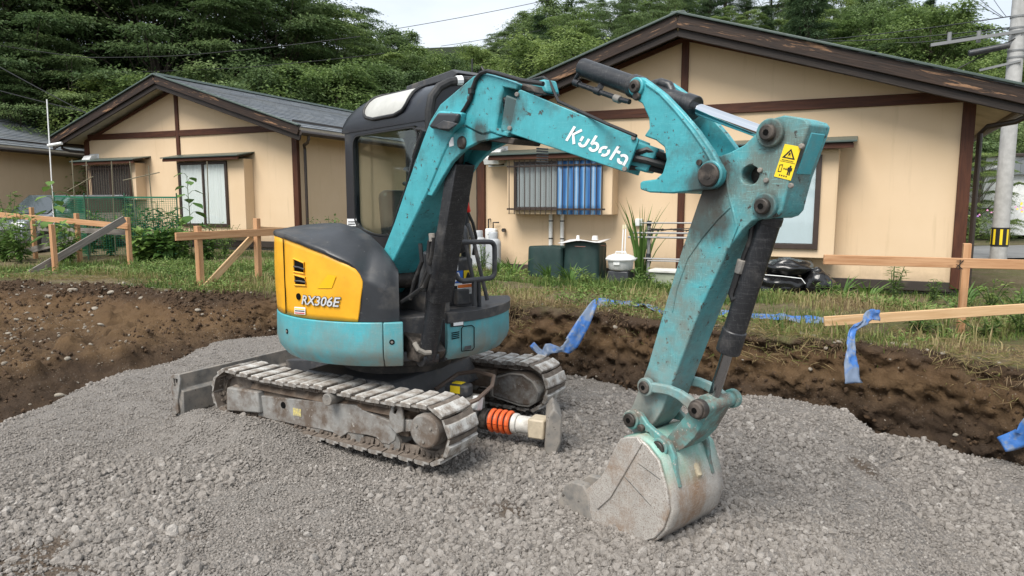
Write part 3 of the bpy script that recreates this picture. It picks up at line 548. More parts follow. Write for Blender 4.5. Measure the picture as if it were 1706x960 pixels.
# nearer house on the right
RH, bay, window, bars, awning, vent, beam = house('larger cream gabled house right of the digger, with grilled window and dark weathered barge boards', (6.28, 9.6), (-.9, .45), .34)
z0 = -.34
bay(5.00, 6.95, 1.40+z0, 2.36+z0, .33); window(5.20, 6.80, 1.47+z0, 2.31+z0, .325, 5.95, curtain_mat('grey_lace_curtain', (.34, .35, .35)), MH['lace'], .09, .03); bars(5.14, 6.86, 1.44+z0, 2.31+z0, .42, 18); awning(4.75, 7.28, 2.46+z0)
b = MB()      # blue striped sheet hung behind the grille
M_blue = None
def m_bluesheet():
    m, t, b_, L_ = mat0('blue_striped_sheet'); co = N(t, 'TexCoord').outputs['Object']; wv = N(t, 'TexWave', Scale=2.1, Distortion=.6); wv.bands_direction = 'X'; wv.inputs['Detail'].default_value = 1.; L_(co, wv.inputs['Vector'])
    c = ramp(t, wv.outputs['Fac'], [(.0, (.03, .12, .32)), (.5, (.06, .21, .46)), (.8, (.11, .28, .52)), (.97, (.30, .43, .58))], L_); L_(c, b_.inputs['Base Color']); b_.inputs['Roughness'].default_value = .5; return m
b.grid(wavy(5.17, 5.96, 1.40+z0, 2.30+z0, .398, .010, .155, 70, 0, 6)); o_ = b.build('blue_sheet', m_bluesheet(), RH, smooth=80, recalc=False, solid=.003); 
bay(1.62, 3.55, .79+z0, 2.36+z0, .38); window(1.84, 3.42, .92+z0, 2.28+z0, .375, 2.5, MH['frost'], MH['frost'], .5, .004, .07); awning(1.40, 3.8, 2.47+z0, .62)
vent(7.30, 2.32+z0)
for u in (6.22, 6.00):
    b = MB(); b.tube([(u, .06, .1), (u, .06, 1.06)], .036, 12); o_ = b.build('service_pipe', MH['pipew'], RH)
    for z in (.3, .62, .93): b = MB(); b.cyl((u, .06, z), (u, .06, z+.02), .039, n=12); b.build('pipe_band', MT['black_ink'], o_)
b = MB(); b.box((4.62, .03, .93), (.13, .06, .13)); b.build('outlet_cover', MH['ventw'], RH, bevel=.015)
b = MB(); b.cyl((2.0, 0, .30), (2.0, .07, .30), .10, n=20); b.build('round_vent_cap', MH['ventw'], RH, bevel=.01)
# house on the left
LH, bay, window, bars, awning, vent, beam = house('smaller cream gabled house left of the cab with grey slate roof', (-5.0, 16.4), (-.9, .42), .66, W=7.6, DP=11, zb=.02)
z0 = -.66
bay(5.25, 7.15, 1.70+z0, 2.66+z0, .30); window(5.40, 7.0, 1.75+z0, 2.6+z0, .295, None, MH['room'], MH['room'], .09, .03); bars(5.36, 7.04, 1.74+z0, 2.60+z0, .39, 18, .011); awning(5.0, 7.55, 2.75+z0)
bay(1.42, 3.70, .9+z0, 2.66+z0, .30); window(1.95, 3.62, 1.02+z0, 2.62+z0, .295, 2.75, MH['drape'], MH['drape'], .12, .05, .07); awning(1.35, 3.98, 2.75+z0)
vent(7.28, 2.66+z0)
# third house, far left behind
TH, bay, window, bars, awning, vent, beam = house('cream house at the far left edge with its long slate roof side in view', (-15.6, 11.5), (-.99, .13), .7, DP=16, zc=2.5, zb=.0)

# ---------------------------------------------------------------- excavator (local x forwards along the boom, y to its left, z up)
EX = thing('excavator', 'small teal and yellow tracked digger with black cab parked on the gravel, bucket down', 'excavator', (-.86, 5.11, 0), R(-49.5))
MU = Matrix.Translation((.004, -.056, 0)) @ Matrix.Rotation(R(19.5), 4, 'Z')      # undercarriage is turned 19.5 degrees to the upper body
def cylx(b, c, r, y0, y1, n=24, mi=0): b.cyl((c[0], y0, c[1]), (c[0], y1, c[1]), r, n=n, mi=mi); return b
M_soilpack = paint('dry_packed_soil', (.135, .10, .075), .95, dirt=(.22, .18, .145), amt=.5, sc=6, bump=1., bsc=40, spec=.1)
# -- tracks
XS, XI, ZC, RP_ = .885, -.865, .205, .172
LRUN = XS-XI; PER = 2*LRUN+2*pi*RP_; NSH = 38
def track_pos(s, sag=True):
    s %= PER
    if s < LRUN: x = XI+s; z = ZC+RP_-(.022*sin(pi*((s/LRUN*2) % 1)) if sag else 0); return x, z, 0.
    s -= LRUN
    if s < pi*RP_: a = pi/2-s/RP_; return XS+RP_*cos(a), ZC+RP_*sin(a), a-pi/2
    s -= pi*RP_
    if s < LRUN: return XS-s, ZC-RP_, pi
    s -= LRUN; a = -pi/2-s/RP_; return XI+RP_*cos(a), ZC+RP_*sin(a), a-pi/2
def rounded(b, poly, y0, y1, **k): return b.prism(poly, y0, y1, **k)
shoe_me = None
def shoe_mesh(sd):
    b = MB(); r = random.Random(sd); P = []
    prof = [(-.054, -.010), (.056, -.010), (.059, -.002), (.057, .012), (.046, .018), (.016, .020), (-.016, .0205), (-.021, .004), (-.054, .003)]
    ys = [-.15, -.146, -.10, -.05, 0, .05, .10, .146, .15]
    for i, y in enumerate(ys):
        e = 0 if i in (0, len(ys)-1) else 1
        P.append([(x+.0012*r.uniform(-1, 1)-(.006*(abs(y)/.15)**4), y, (z if z < .005 else z*(.80 if not e else 1)+.0015*r.uniform(-1, 1))) for x, z in prof])
    b.grid(P, closed=True); b.f.append(list(range(len(prof)))); b.f.append(list(range(len(b.v)-1, len(b.v)-len(prof)-1, -1))); b.m += [0, 0]
    q = len(prof); b.m = [1 if (k < (len(ys)-1)*q and k % q in (0, 1, 7, 8)) else 0 for k in range(len(b.f))]
    return b.mesh('track_shoe', [MT['shoe'], MT['chain']], 18)
SHM = [shoe_mesh(i) for i in range(5)]
def track(sg):
    yc = .625*sg; ch = MB(MU)
    for k in range(NSH):                                           # link plates and bolts
        x, z, a = track_pos((k+.25)*PER/NSH); M = Matrix.Translation((x, yc, z)) @ Matrix.Rotation(-a, 4, 'Y')
        for q in (-.062, .062):
            ch.box((0, q, -.030), (.116, .028, .05), M, taper=(.72, 1)); ch.cyl((.030, q-.026*(1 if q > 0 else 1), -.030), (.030, q+.026, -.030), .017, n=8, M=M)
        ch.box((0, 0, -.024), (.05, .16, .03), M)
        for q in (-.095, .095): ch.cyl((.03, q, -.008), (.03, q, -.024), .012, n=6, M=M); ch.cyl((-.02, q, -.008), (-.02, q, -.024), .012, n=6, M=M)
    t = ch.build('track', MT['chain'], EX, smooth=30)
    for k in range(NSH):
        x, z, a = track_pos((k+.25)*PER/NSH); a += random.uniform(-.05, .05)
        o = link('track_shoe', SHM[random.randrange(5)], t); o.matrix_local = MU @ Matrix.Translation((x, yc, z)) @ Matrix.Rotation(-a, 4, 'Y')
    b = MB(MU); y = .60*sg
    b.box((.0, yc, .205), (1.40, .14, .14), taper=(1, .8)); b.box((0, .50*sg, .23), (1.2, .08, .14)); f = b.build('track_frame', M_soilpack, EX, bevel=.01)
    b = MB(MU)                                                      # dry soil lying on the frame
    n = 40; P = []
    for i in range(n+1):
        x = -.70+1.30*i/n; q = 1+.35*float(vnoise(x*7, sg, 0, 3)); P.append([(x, .715*sg, .262), (x, .70*sg, .262+.022*q), (x, .655*sg, .262+.052*q), (x, .60*sg, .27+.06*q), (x, .52*sg, .27)])
    b.grid(P); b.build('packed_soil', M_soilpack, EX, smooth=60)
    idl = MB(MU); cylx(idl, (XI, ZC), .152, yc-.05, yc+.05, 28); cylx(idl, (XI, ZC), .06, yc-.09, yc+.09, 16); idl.build('idler_wheel', MT['chain'], EX, bevel=.01)
    sp = MB(MU); cylx(sp, (XS, ZC), .135, yc-.03, yc+.03, 24)
    for k in range(14): a = 2*pi*k/14; sp.box((XS+.14*cos(a), yc, ZC+.14*sin(a)), (.03, .05, .03))
    sp.build('sprocket', MT['chain'], EX)
    for x in (-.48, -.10, .28, .58):
        r_ = MB(MU); cylx(r_, (x, .085), .055, yc-.08, yc+.08, 20); cylx(r_, (x, .085), .068, yc-.085, yc-.06, 20); cylx(r_, (x, .085), .068, yc+.06, yc+.085, 20); r_.build('track_roller', MT['steel'], EX)
    r_ = MB(MU); cylx(r_, (.12, .315), .04, yc-.17, yc+.06, 20); r_.build('carrier_roller', MT['steel'], EX, bevel=.005)
    return f
track(-1); track(1)
def uc_prism(name, y0, y1, poly, mat, holes=(), bevel=.006, parent=None):
    b = MB(MU); b.prism(poly, y0, y1, holes=holes); return b.build(name, mat, parent or EX, bevel=bevel)
sp_ = uc_prism('side_plate', -.715, -.685, [(-0.626,0.219),(-0.382,0.236),(0.017,0.265),(0.281,0.284),(0.391,0.253),(0.577,0.224),(0.682,0.253),(0.756,0.257),(0.764,0.191),(0.627,0.16),(0.612,0.107),(0.563,0.071),(0.509,0.069),(0.456,0.099),(0.376,0.101),(0.284,0.093),(0.222,0.091),(0.157,0.047),(0.089,0.068),(-0.047,0.07),(-0.188,0.063),(-0.345,0.063),(-0.512,0.061),(-0.636,0.068)], MT['frame'])
(hx, hz), = [(-0.373,0.186)]; b = MB(MU); cylx(b, (hx, hz), .024, -.7165, -.70, 16); b.build('frame_hole_disc', MT['dark'], EX)  # dark disc on the plate, painted in place of a shaded hole
uc_prism('idler_guard', -.745, -.60, [(-0.926,0.246),(-0.6,0.256),(-0.579,0.103),(-0.94,0.065)], MT['frame'], bevel=.012)
uc_prism('tie_eye', -.735, -.715, [(0.583,0.197),(0.585,0.281),(0.621,0.363),(0.654,0.371),(0.686,0.331),(0.698,0.253),(0.696,0.185),(0.639,0.16)], MT['frame'], holes=[[(0.62,0.325),(0.644,0.343),(0.653,0.322),(0.633,0.281),(0.614,0.286)]])
b = MB(MU); cylx(b, (XS+.015, .235), .105, -.80, -.60, 32); hub = b.build('travel_motor', MT['frame'], EX, bevel=.014)
b = MB(MU)
for k in range(3): a = 2*pi*k/3+.5; cylx(b, (XS+.015+.06*cos(a), .235+.06*sin(a)), .009, -.806, -.79, 8); b.build('motor_bolt', MT['steel'], hub) ; b = MB(MU)
b = MB(MU); b.box((([(-0.238,0.157)][0][0]), -.7175, ([(-0.238,0.157)][0][1])), (.075, .003, .052)); b.build('yellow_sticker', paint('worn_yellow_sticker', (.62, .52, .16), .6, dirt=(.25, .23, .2), amt=.6, sc=30), EX)
# inner side of the far track: rounded motor cover with rim
cov = [(0.587,0.244),(0.758,0.303),(0.872,0.308),(0.963,0.26),(1.009,0.185),(0.989,0.109),(0.924,0.062),(0.841,0.059),(0.705,0.081),(0.587,0.097)]
uc_prism('motor_cover', .455, .60, cov, MT['frame'], bevel=.02)
inn = [(sum(p[0] for p in cov)/len(cov)*.1+p[0]*.9, sum(p[1] for p in cov)/len(cov)*.1+p[1]*.9) for p in cov]
uc_prism('cover_rim', .445, .46, cov, MT['steel'], holes=[inn], bevel=.004)
# -- centre frame, bearing, blade
b = MB(MU); b.box((0, 0, .30), (.95, .98, .18), taper=(.8, 1)); b.box((.25, 0, .24), (.3, 1.0, .16)); b.box((-.3, 0, .24), (.3, 1.0, .16)); b.build('centre_frame', MT['grey'], EX, bevel=.015)
b = MB(); b.cyl((0, 0, .38), (0, 0, .56), .40, n=40); b.cyl((0, 0, .44), (0, 0, .5), .43, n=40); b.build('slew_bearing', MT['greasy'], EX, bevel=.006)
for s in (-1, 1):
    b = MB(MU); b.bar((-.35, .28*s, .27), (-1.42, .28*s, .14), .07, .11); b.build('blade_arm', MT['grey'], EX, bevel=.01)
b = MB(MU); b.prism([(-1.48, .275), (-1.445, .28), (-1.435, .165), (-1.405, .15), (-1.405, -.02), (-1.455, -.07), (-1.485, -.06), (-1.455, .04), (-1.455, .15)], -.765, .765); bl = b.build('dozer_blade', MT['steel'], EX, bevel=.006)
for s in (-1, 1):
    b = MB(MU); b.prism([(-1.535,0.246),(-1.487,0.28),(-1.422,0.279),(-1.41,0.248),(-1.422,0.191),(-1.455,0.078),(-1.449,-0.015),(-1.543,-0.073),(-1.509,0.052),(-1.527,0.177)], .765*s, .782*s, holes=[[(-1.491,0.243),(-1.461,0.246),(-1.46,0.181),(-1.489,0.182)]]); b.build('blade_end_plate', MT['frame'], bl, bevel=.004)
# -- upper body: skirts, deck, floor step
b = MB(); b.cyl((0, 0, .555), (0, 0, .62), .76, n=48); b.cyl((0, 0, .62), (0, 0, .84), .72, n=48); b.build('deck_frame', MT['grey'], EX, bevel=.01)
SKP = [(.795, .535), (.842, .60), (.855, .655), (.853, .745), (.850, .828), (.81, .828), (.81, .66), (.77, .555)]
b = MB(); b.arc(SKP, -124, -37.2, 44); sk = b.build('skirt_panel', MT['teal_skirt'], EX, bevel=.006)
b = MB(); b.arc(SKP, -36.9, -28.6, 8); sk2 = b.build('skirt_panel', MT['teal_skirt'], EX, bevel=.006)
b = MB(); b.arc([(r-.012, z) for r, z in SKP], -215, -124.4, 40); b.build('counterweight', MT['black'], EX, bevel=.008)
def on_cyl(Rr, az, z): a = R(az); return Vector((Rr*cos(a), Rr*sin(a), z))
def disc_on(name, Rr, az, z, r, mat, par, th=.004, n=16):
    p = on_cyl(Rr, az, z); d = Vector((cos(R(az)), sin(R(az)), 0)); q = MB(); q.cyl(p-d*.01, p+d*th, r, n=n); return q.build(name, mat, par)
(a1, z1_), (a2, z2_) = [(-89.455,0.721),(-33.367,0.706)]
for a, z, par in ((a1, z1_, sk), (a2, z2_, sk2)): disc_on('bolt_recess', .853, a, z, .017, MT['dark'], par); disc_on('bolt', .853, a, z, .009, MT['steel'], par, .007, 6)
def patch(b, Rr, poly, th=.004, n=1, mi=0):
    """thin curved plate on the body cylinder from an (azimuth, z) outline of four corners"""
    (A, B, C_, D) = [Vector(p) for p in poly]; P = []
    for j in range(2):
        P.append([])
    rows = []
    for j in range(n+1):
        row = []
        for i in range(9):
            u = i/8; v = j/n; q = (A*(1-u)+B*u)*(1-v)+(D*(1-u)+C_*u)*v; row.append(on_cyl(Rr+th, q.x, q.y))
        rows.append(row)
    b.grid(rows, mi=mi); return b
# yellow side cover
YT = [(-124, 1.365), (-100, 1.362), (-88, 1.352), (-77, 1.325), (-63, 1.271), (-51.5, 1.205), (-48, 1.168), (-46.3, 1.135), (-45.2, 1.095), (-44.8, 1.04)]
def ytop(a): return float(np.interp(a, [q[0] for q in YT], [q[1] for q in YT]))
azs = list(np.linspace(-124, -52, 37))+[-50.5, -49, -48, -47.2, -46.4, -45.7, -45.2, -44.8]; rows = []
for j in range(13):
    v = j/12; row = []
    for a in azs:
        z = .832+(ytop(a)-.832)*v; sh = -3.1*max(0, 1-(z-.832)/.26)*max(0, (a+70)/25) if a > -70 else 0
        bul = .012*sin(pi*min(1, v))*1 + (.012 if -122 < a < -93 else 0); row.append(on_cyl(.840+bul*.6, a+sh, z))
    rows.append(row)
b = MB(); b.grid(rows); yc_ = b.build('side_cover', MT['yellow'], EX, smooth=60, recalc=False); md = yc_.modifiers.new('solid', 'SOLIDIFY'); md.thickness = .03; md.offset = -1
b = MB(); b.tube([on_cyl(.850, -90.5, .84+.5*i/20) for i in range(21)], .004, 6); b.build('cover_seam', MT['dark'], yc_)
for poly in ([(-81.604,1.136),(-73.904,1.131),(-74.038,1.2),(-81.2,1.222)], [(-81.048,1.05),(-73.029,1.054),(-73.616,1.104),(-81.215,1.117)]):
    b = MB(); patch(b, .843, poly, .006, 1); v_ = b.build('vent', MT['dark'], yc_, recalc=False); md = v_.modifiers.new('solid', 'SOLIDIFY'); md.thickness = .004  # dark plate on the surface, standing in for the shaded vent recess
    q = [on_cyl(.852, p[0], p[1]) for p in poly]; b = MB(); b.tube(q+[q[0]], .007, 6); b.build('vent_rim', MT['yellow'], v_)
    b = MB(); m0, m1 = (q[0]*.6+q[3]*.4), (q[1]*.6+q[2]*.4); b.tube([m0, (m0+m1)/2*1.004, m1], .006, 6); b.build('vent_louvre', MT['grey'], v_)
(ah, zh), = [(-78.905,0.97)]; disc_on('key_hole', .845, ah, zh, .022, MT['dark'], yc_, .007)  # dark disc standing in for the shade of a round hole
b = MB(); patch(b, .846, [(-82.245,0.851),(-74.35,0.858),(-74.177,0.905),(-82.017,0.899)], .006); b.build('sticker', MT['white'], yc_, recalc=False)
for k in range(3):
    b = MB(); patch(b, .846, ([[(-81.602,0.883),(-74.63,0.889),(-74.604,0.896),(-81.569,0.891)],[(-81.666,0.87),(-74.68,0.876),(-74.653,0.883),(-81.632,0.877)],[(-81.729,0.856),(-74.729,0.862),(-74.703,0.87),(-81.696,0.863)],[(-81.793,0.843),(-74.779,0.849),(-74.753,0.856),(-81.759,0.85)],[(-81.857,0.829),(-74.829,0.836),(-74.802,0.843),(-81.823,0.836)],[(-81.922,0.815),(-74.879,0.822),(-74.852,0.829),(-81.888,0.822)]])[k], .0075); b.build('sticker_print', (MT['decal_y'], MT['black_ink'], MT['red'])[k], yc_, recalc=False)
b = MB(); patch(b, .846, [(-66.798,1.037),(-59.319,1.042),(-56.807,1.127),(-60.873,1.133)], .0055, 2); b.build('old_sticker_mark', plain('unfaded_yellow', (.80, .45, .012), .3), yc_, recalc=False)
def text_on_cyl(body, px0, px1, h, mats, par, shear=.28):
    out = []
    for off, mt, pr in ((.05, mats[0], .0075), (.018, mats[1], .0095)):
        cu = bpy.data.curves.new('lettering', 'FONT'); cu.body = body; cu.size = 1; cu.shear = shear; cu.offset = off; cu.resolution_u = 3
        to = bpy.data.objects.new('lettering', cu); COL.objects.link(to); bpy.context.view_layer.update()
        me = bpy.data.meshes.new_from_object(to.evaluated_get(bpy.context.evaluated_depsgraph_get())); bpy.data.objects.remove(to); me.name = 'lettering'
        if off == .05: wv = max(v.co.x for v in me.vertices); 
        bm = bmesh.new(); bm.from_mesh(me); bmesh.ops.triangulate(bm, faces=bm.faces); bm.to_mesh(me); bm.free()
        for v in me.vertices:
            u = v.co.x/wv; az = px0[0]+(px1[0]-px0[0])*u; z = px0[1]+(px1[1]-px0[1])*u+v.co.y/.72*h; v.co = on_cyl(.846+pr, az, z)
        me.materials.clear(); me.materials.append(mt); out.append(link('lettering', me, par))
    return out
pa, pb = [(-76.661,0.926),(-54.693,0.927)]
text_on_cyl('RX306E', pa, pb, .060, (MT['black_ink'], plain('silver_letter', (.72, .73, .74), .3, .3)), yc_)
# black hood
CX = [-.6, -.237, -.13, .13, .30, .453, .56, .657, .70]; CZ = [1.40, 1.437, 1.437, 1.41, 1.36, 1.292, 1.225, 1.14, 1.07]
rows = []; YH = -.37
for a in list(np.linspace(-124, -46, 34))+list(np.linspace(-44, -30, 10)):
    ze = (ytop(a)+.004) if a < -45.2 else float(np.interp(a, [-45.2, -40, -34, -30], [1.098, 1.07, 1.02, .96])); ri = -YH/abs(sin(R(a))); xi = ri*cos(R(a)); zi = float(np.interp(xi, CX, CZ)); zi = max(zi, ze+.01)
    lip = .016 if a < -56 else .016*max(0, (-46-a)/10); Ro = .834; Rf = Ro-.02*sstep(-36, -30, a); row = [on_cyl(Rf, a, .832), on_cyl(Rf+.004, a, (.832+ze)/2), on_cyl(Rf+.006, a, ze-.012)]
    if lip > .001: row += [on_cyl(Ro+lip, a, ze-.01), on_cyl(Ro+lip+.006, a, ze+.008), on_cyl(Ro+lip-.002, a, ze+.022)]
    else: row += [on_cyl(Rf+.006, a, ze-.008), on_cyl(Rf+.005, a, ze+.004), on_cyl(Rf+.002, a, ze+.016)]
    for s in np.linspace(.06, 1, 10):
        r_ = Rf+(min(ri, Rf-.02)-Rf)*s; row.append(on_cyl(r_, a, ze+.022+(zi-ze-.022)*(1-(1-s)**2.0)))
    row.append(on_cyl(min(ri, Rf-.02), a, .832)); rows.append(row)
b = MB(); b.grid(rows); n = len(rows[0]); b.f.append(list(range(n))); b.f.append(list(range(len(b.v)-1, len(b.v)-n-1, -1))); b.m += [0, 0]; b.build('engine_hood', MT['black'], EX, smooth=50)
# floor step, front left
FSP = [(.785, .545), (.825, .60), (.838, .64), (.836, .80), (.79, .80), (.76, .56)]
b = MB(); b.arc(FSP, -8.6, 62, 40); fs = b.build('floor_skirt', MT['teal_skirt'], EX, bevel=.006)
b = MB(); b.arc([(.05, .80), (.845, .80), (.848, .866), (.05, .866)], -8.8, 62, 40); b.build('floor_step', MT['grey'], EX, bevel=.008)
b = MB(); patch(b, .836, [(-7.33,0.775),(-0.418,0.772),(-0.389,0.812),(-7.297,0.814)], .006); b.build('lamp_lens', MT['black_ink'], fs, recalc=False)
b = MB(); patch(b, .836, [(-5.813,0.781),(-0.743,0.781),(-0.725,0.805),(-5.794,0.804)], .009); b.build('lamp_glass', MT['white'], fs, recalc=False)
for k in range(4):
    b = MB(); patch(b, .836, ([[(-6.765,0.731),(-2.726,0.734),(-2.72,0.741),(-6.76,0.738)],[(-6.776,0.718),(-2.735,0.721),(-2.73,0.728),(-6.77,0.725)],[(-6.786,0.706),(-2.745,0.709),(-2.74,0.715),(-6.78,0.712)],[(-6.796,0.693),(-2.754,0.696),(-2.749,0.703),(-6.791,0.7)],[(-6.807,0.68),(-2.764,0.683),(-2.759,0.69),(-6.801,0.687)],[(-6.817,0.667),(-2.774,0.67),(-2.768,0.677),(-6.812,0.674)]])[k], .006); b.build('floor_vent_slot', MT['dark'], fs, recalc=False)
q = [on_cyl(.842, *p) for p in [(-1.621,0.606),(-1.51,0.758),(-0.52,0.769),(4.307,0.768),(5.763,0.753),(5.678,0.615),(4.564,0.601),(-1.621,0.606)]]; b = MB(); b.tube(q, .003, 6); b.build('door_groove', MT['dark'], fs)
b = MB(); patch(b, .836, [(0.034,0.611),(3.846,0.611),(3.862,0.635),(0.051,0.635)], .006); b.build('door_latch', MT['grey'], fs, recalc=False)
# swing bracket and inner plates beside the boom foot
b = MB(); b.prism([(0.6,1.008),(0.678,1.015),(0.697,0.921),(0.743,0.827),(0.798,0.822),(0.792,0.546),(0.659,0.506),(0.398,0.468),(0.458,0.665),(0.545,0.843)], -.125, -.10); b.build('bracket_plate', MT['black'], EX, bevel=.006)
b = MB(); b.prism([(.0, .80), (.56, .80), (.60, 1.0), (.50, 1.18), (.38, 1.18), (.1, 1.0)], -.135, -.105); b.prism([(.0, .80), (.56, .80), (.60, .95), (.50, 1.15), (.38, 1.15), (.1, 1.0)], -.372, -.362); b.build('boom_bracket', MT['grey'], EX, bevel=.008)
b = MB(); b.prism([(.25, .56), (.80, .57), (.84, .63), (.74, .70), (.5, .80), (.25, .82)], -.34, -.14); b.build('cylinder_bracket', MT['greasy'], EX, bevel=.01)
b = MB(); b.tube([(.80, -.36, .70), (.83, -.35, .66), (.84, -.31, .635), (.85, -.27, .635)], .016, 8); b.build('grease_hose', paint('muddy_hose', (.25, .23, .2), .8), EX)
b = MB(); cylx(b, (.445, 1.07), .06, -.375, -.10, 24); b.build('boom_foot_pin', MT['greasy'], EX, bevel=.006)
# -- cab
SIDE = [(-.525, .86), (.50, .86), (.56, 1.35), (.60, 2.125), (-.525, 2.125)]
def rpoly(pts, r=.05, n=5):
    out = []; k = len(pts)
    for i in range(k):
        a, p, c = [Vector(pts[(i+q) % k]) for q in (-1, 0, 1)]; u = (a-p); w = (c-p); d = min(r, u.length*.45, w.length*.45); s0, s1 = p+u.normalized()*d, p+w.normalized()*d
        for j in range(n+1): t = j/n; out.append(tuple(s0*(1-t)**2+p*2*t*(1-t)+s1*t*t))
    return out
WIN = rpoly([(-.385, 1.40), (-.1, 1.345), (.44, 1.345), (.535, 2.085), (-.385, 2.085)], .09)
b = MB(); b.prism(SIDE, -.125, -.075, holes=[WIN]); cab = b.build('cab', MT['cab'], EX, bevel=.012)
wi = [((p[0]-.06)*.97+.06, (p[1]-1.73)*.97+1.73) for p in WIN]
b = MB(); b.prism(WIN, -.134, -.122, holes=[wi]); b.build('window_seal', MT['rubber'], cab, bevel=.003)
b = MB(); b.prism(WIN, -.104, -.099); b.build('window_pane', MT['glass'], cab)
LW = rpoly([(-.04, .95), (.22, .95), (.24, 2.07), (-.04, 2.07)], .12); LW2 = rpoly([(-.48, 1.36), (-.085, 1.36), (-.085, 2.07), (-.48, 2.07)], .09)
b = MB(); b.prism([(-.525, .86), (.26, .86), (.28, 2.125), (-.525, 2.125)], .43, .47, holes=[LW, LW2]); b.build('left_cab_wall', MT['cab'], cab, bevel=.01)
b = MB(); b.prism([(-.12, .86), (.46, .86), (.46, 2.2), (-.12, 2.2)], -.525, -.485, holes=[rpoly([(-.08, 1.32), (.42, 1.32), (.42, 2.12), (-.08, 2.12)], .08)], mp=lambda a, q, y: (y, a, q)); b.build('rear_cab_wall', MT['cab'], cab, bevel=.01)
b = MB(); b.tube([(.57, -.09, 2.12), (.585, .10, 2.13), (.50, .30, 2.13), (.28, .45, 2.12)], .03, 8); b.tube([(.26, .45, .86), (.27, .45, 2.12)], .028, 8); b.build('front_post', MT['cab'], cab)
for z in (1.62, 1.86):
    b = MB(); b.tube([(-.5, .40, z), (.26, .40, z+.02)], .015, 8); b.build('guard_rail', MT['grey'], cab)
b = MB(); b.tube([(-.27, .34, 1.0), (-.27, .34, 1.80), (-.24, .34, 1.91), (-.16, .33, 1.99), (.10, .28, 2.06)], .034, 10); b.tube([(-.27, .34, 1.62), (-.36, .36, 1.72), (-.48, .38, 1.74)], .018, 8); b.build('roll_bar', MT['cab'], cab)
def rbox(c, d, r, mat, name, par, rot=None):
    q = MB(); q.box((0, 0, 0), d); o = q.build(name, mat, par, bevel=r, loc=c, rot=rot, seg=4); return o
rbox((-.16, .16, 1.42), (.13, .36, .52), .06, MT['black'], 'seat_back', cab, (0, -.12, 0)); rbox((.05, .16, 1.12), (.42, .38, .14), .05, MT['black'], 'seat_cushion', cab)
rbox((-.02, .02, 1.38), (.30, .06, .06), .025, MT['black'], 'armrest', cab)
# roof
RP0 = [(-.132, 2.11), (-.135, 2.17), (-.130, 2.215), (-.112, 2.262), (-.080, 2.305), (-.035, 2.340), (.02, 2.362), (.10, 2.372), (.30, 2.374), (.40, 2.36), (.45, 2.31), (.47, 2.24), (.47, 2.11)]
rows = []
for x, k, sh in ((-.545, .30, .0), (-.54, .45, 0), (-.525, .60, 0), (-.49, .76, 0), (-.44, .87, 0), (-.36, .95, 0), (-.24, .99, 0), (0, 1, 0), (.3, 1, 0), (.56, 1, 0), (.655, 1.0, 0), (.675, .97, 0)):
    rows.append([(x+(.0 if x < .5 else .10*max(0, min(1, (y+.13)/.5))), y*(1 if k > .9 else .97+.03*k), 2.11+(z-2.11)*k) for y, z in RP0])
b = MB(); b.grid(rows); n = len(RP0); b.f += [list(range(n)), list(range(len(b.v)-1, len(b.v)-n-1, -1))]; b.m += [0, 0]
for i in range(len(rows)-1): b.f.append([i*n, (i+1)*n, (i+1)*n+n-1, i*n+n-1]); b.m.append(0)
b.build('cab_roof', MT['cab'], EX, smooth=50)
# light roof panel over the rounded edge, with its rubber surround
PRO = [Vector((y, z)) for y, z in RP0[1:9]]; cum = [0]
for i in range(1, len(PRO)): cum.append(cum[-1]+(PRO[i]-PRO[i-1]).length)
def prof(s):
    y = float(np.interp(s, cum, [p.x for p in PRO])); z = float(np.interp(s, cum, [p.y for p in PRO])); e = .004
    d = Vector((float(np.interp(s+e, cum, [p.x for p in PRO]))-float(np.interp(s-e, cum, [p.x for p in PRO])), float(np.interp(s+e, cum, [p.y for p in PRO]))-float(np.interp(s-e, cum, [p.y for p in PRO])))).normalized(); return Vector((y, z)), Vector((-d.y, d.x))
s0_, s1_, xa, xb = .005, .30, -.20, .40; rows = []
def pp(x, s, off): p, nn = prof(s); q = p+nn*off; return Vector((x, q.x, q.y))
for j in range(15):
    v = -1+2*j/14; hw = (1-abs(v)**4)**.25 if abs(v) < 1 else .35; row = []
    for i in range(13): u = -1+2*i/12; row.append(pp((xa+xb)/2+(xb-xa)/2*u*max(hw, .5), (s0_+s1_)/2+(s1_-s0_)/2*v, .008))
    rows.append(row)
b = MB(); b.grid(rows); o_ = b.build('roof_panel', MT['roofpanel'], EX, smooth=70, recalc=False)
bd = [r_[0] for r_ in rows]+rows[-1][1:]+[r_[-1] for r_ in rows[::-1]][1:]+rows[0][-2:0:-1]; b = MB(); b.tube(bd+[bd[0]], .013, 8); b.build('panel_seal', MT['rubber'], o_)
b = MB(); b.tube([(.665, -.135, 2.02), (.672, -.135, 2.16), (.68, -.12, 2.25), (.69, -.07, 2.315), (.70, .0, 2.352), (.72, .08, 2.37), (.74, .2, 2.375)], .03, 10); b.tube([(.52, -.125, 2.06), (.60, -.128, 2.05), (.665, -.135, 2.03)], .018, 8); b.build('visor_tube', MT['rubber'], EX)
b = MB(); b.tube([(.715, .045, 2.365), (.722, .085, 2.37)], .0315, 10); b.build('tube_sticker', MT['white'], EX)
b = MB(); b.prism([(.02, 2.385), (.60, 2.40), (.66, 2.43), (.60, 2.46), (.02, 2.425)], .10, .40); b.build('roof_board', MT['grey'], EX, bevel=.008)
b = MB(); b.tube([(.55, .3, 2.43), (.552, .3, 2.56)], .006, 6); b.tube([(.57, .32, 2.43), (.62, .33, 2.50), (.70, .34, 2.40)], .008, 6); b.build('antenna', MT['rubber'], EX)
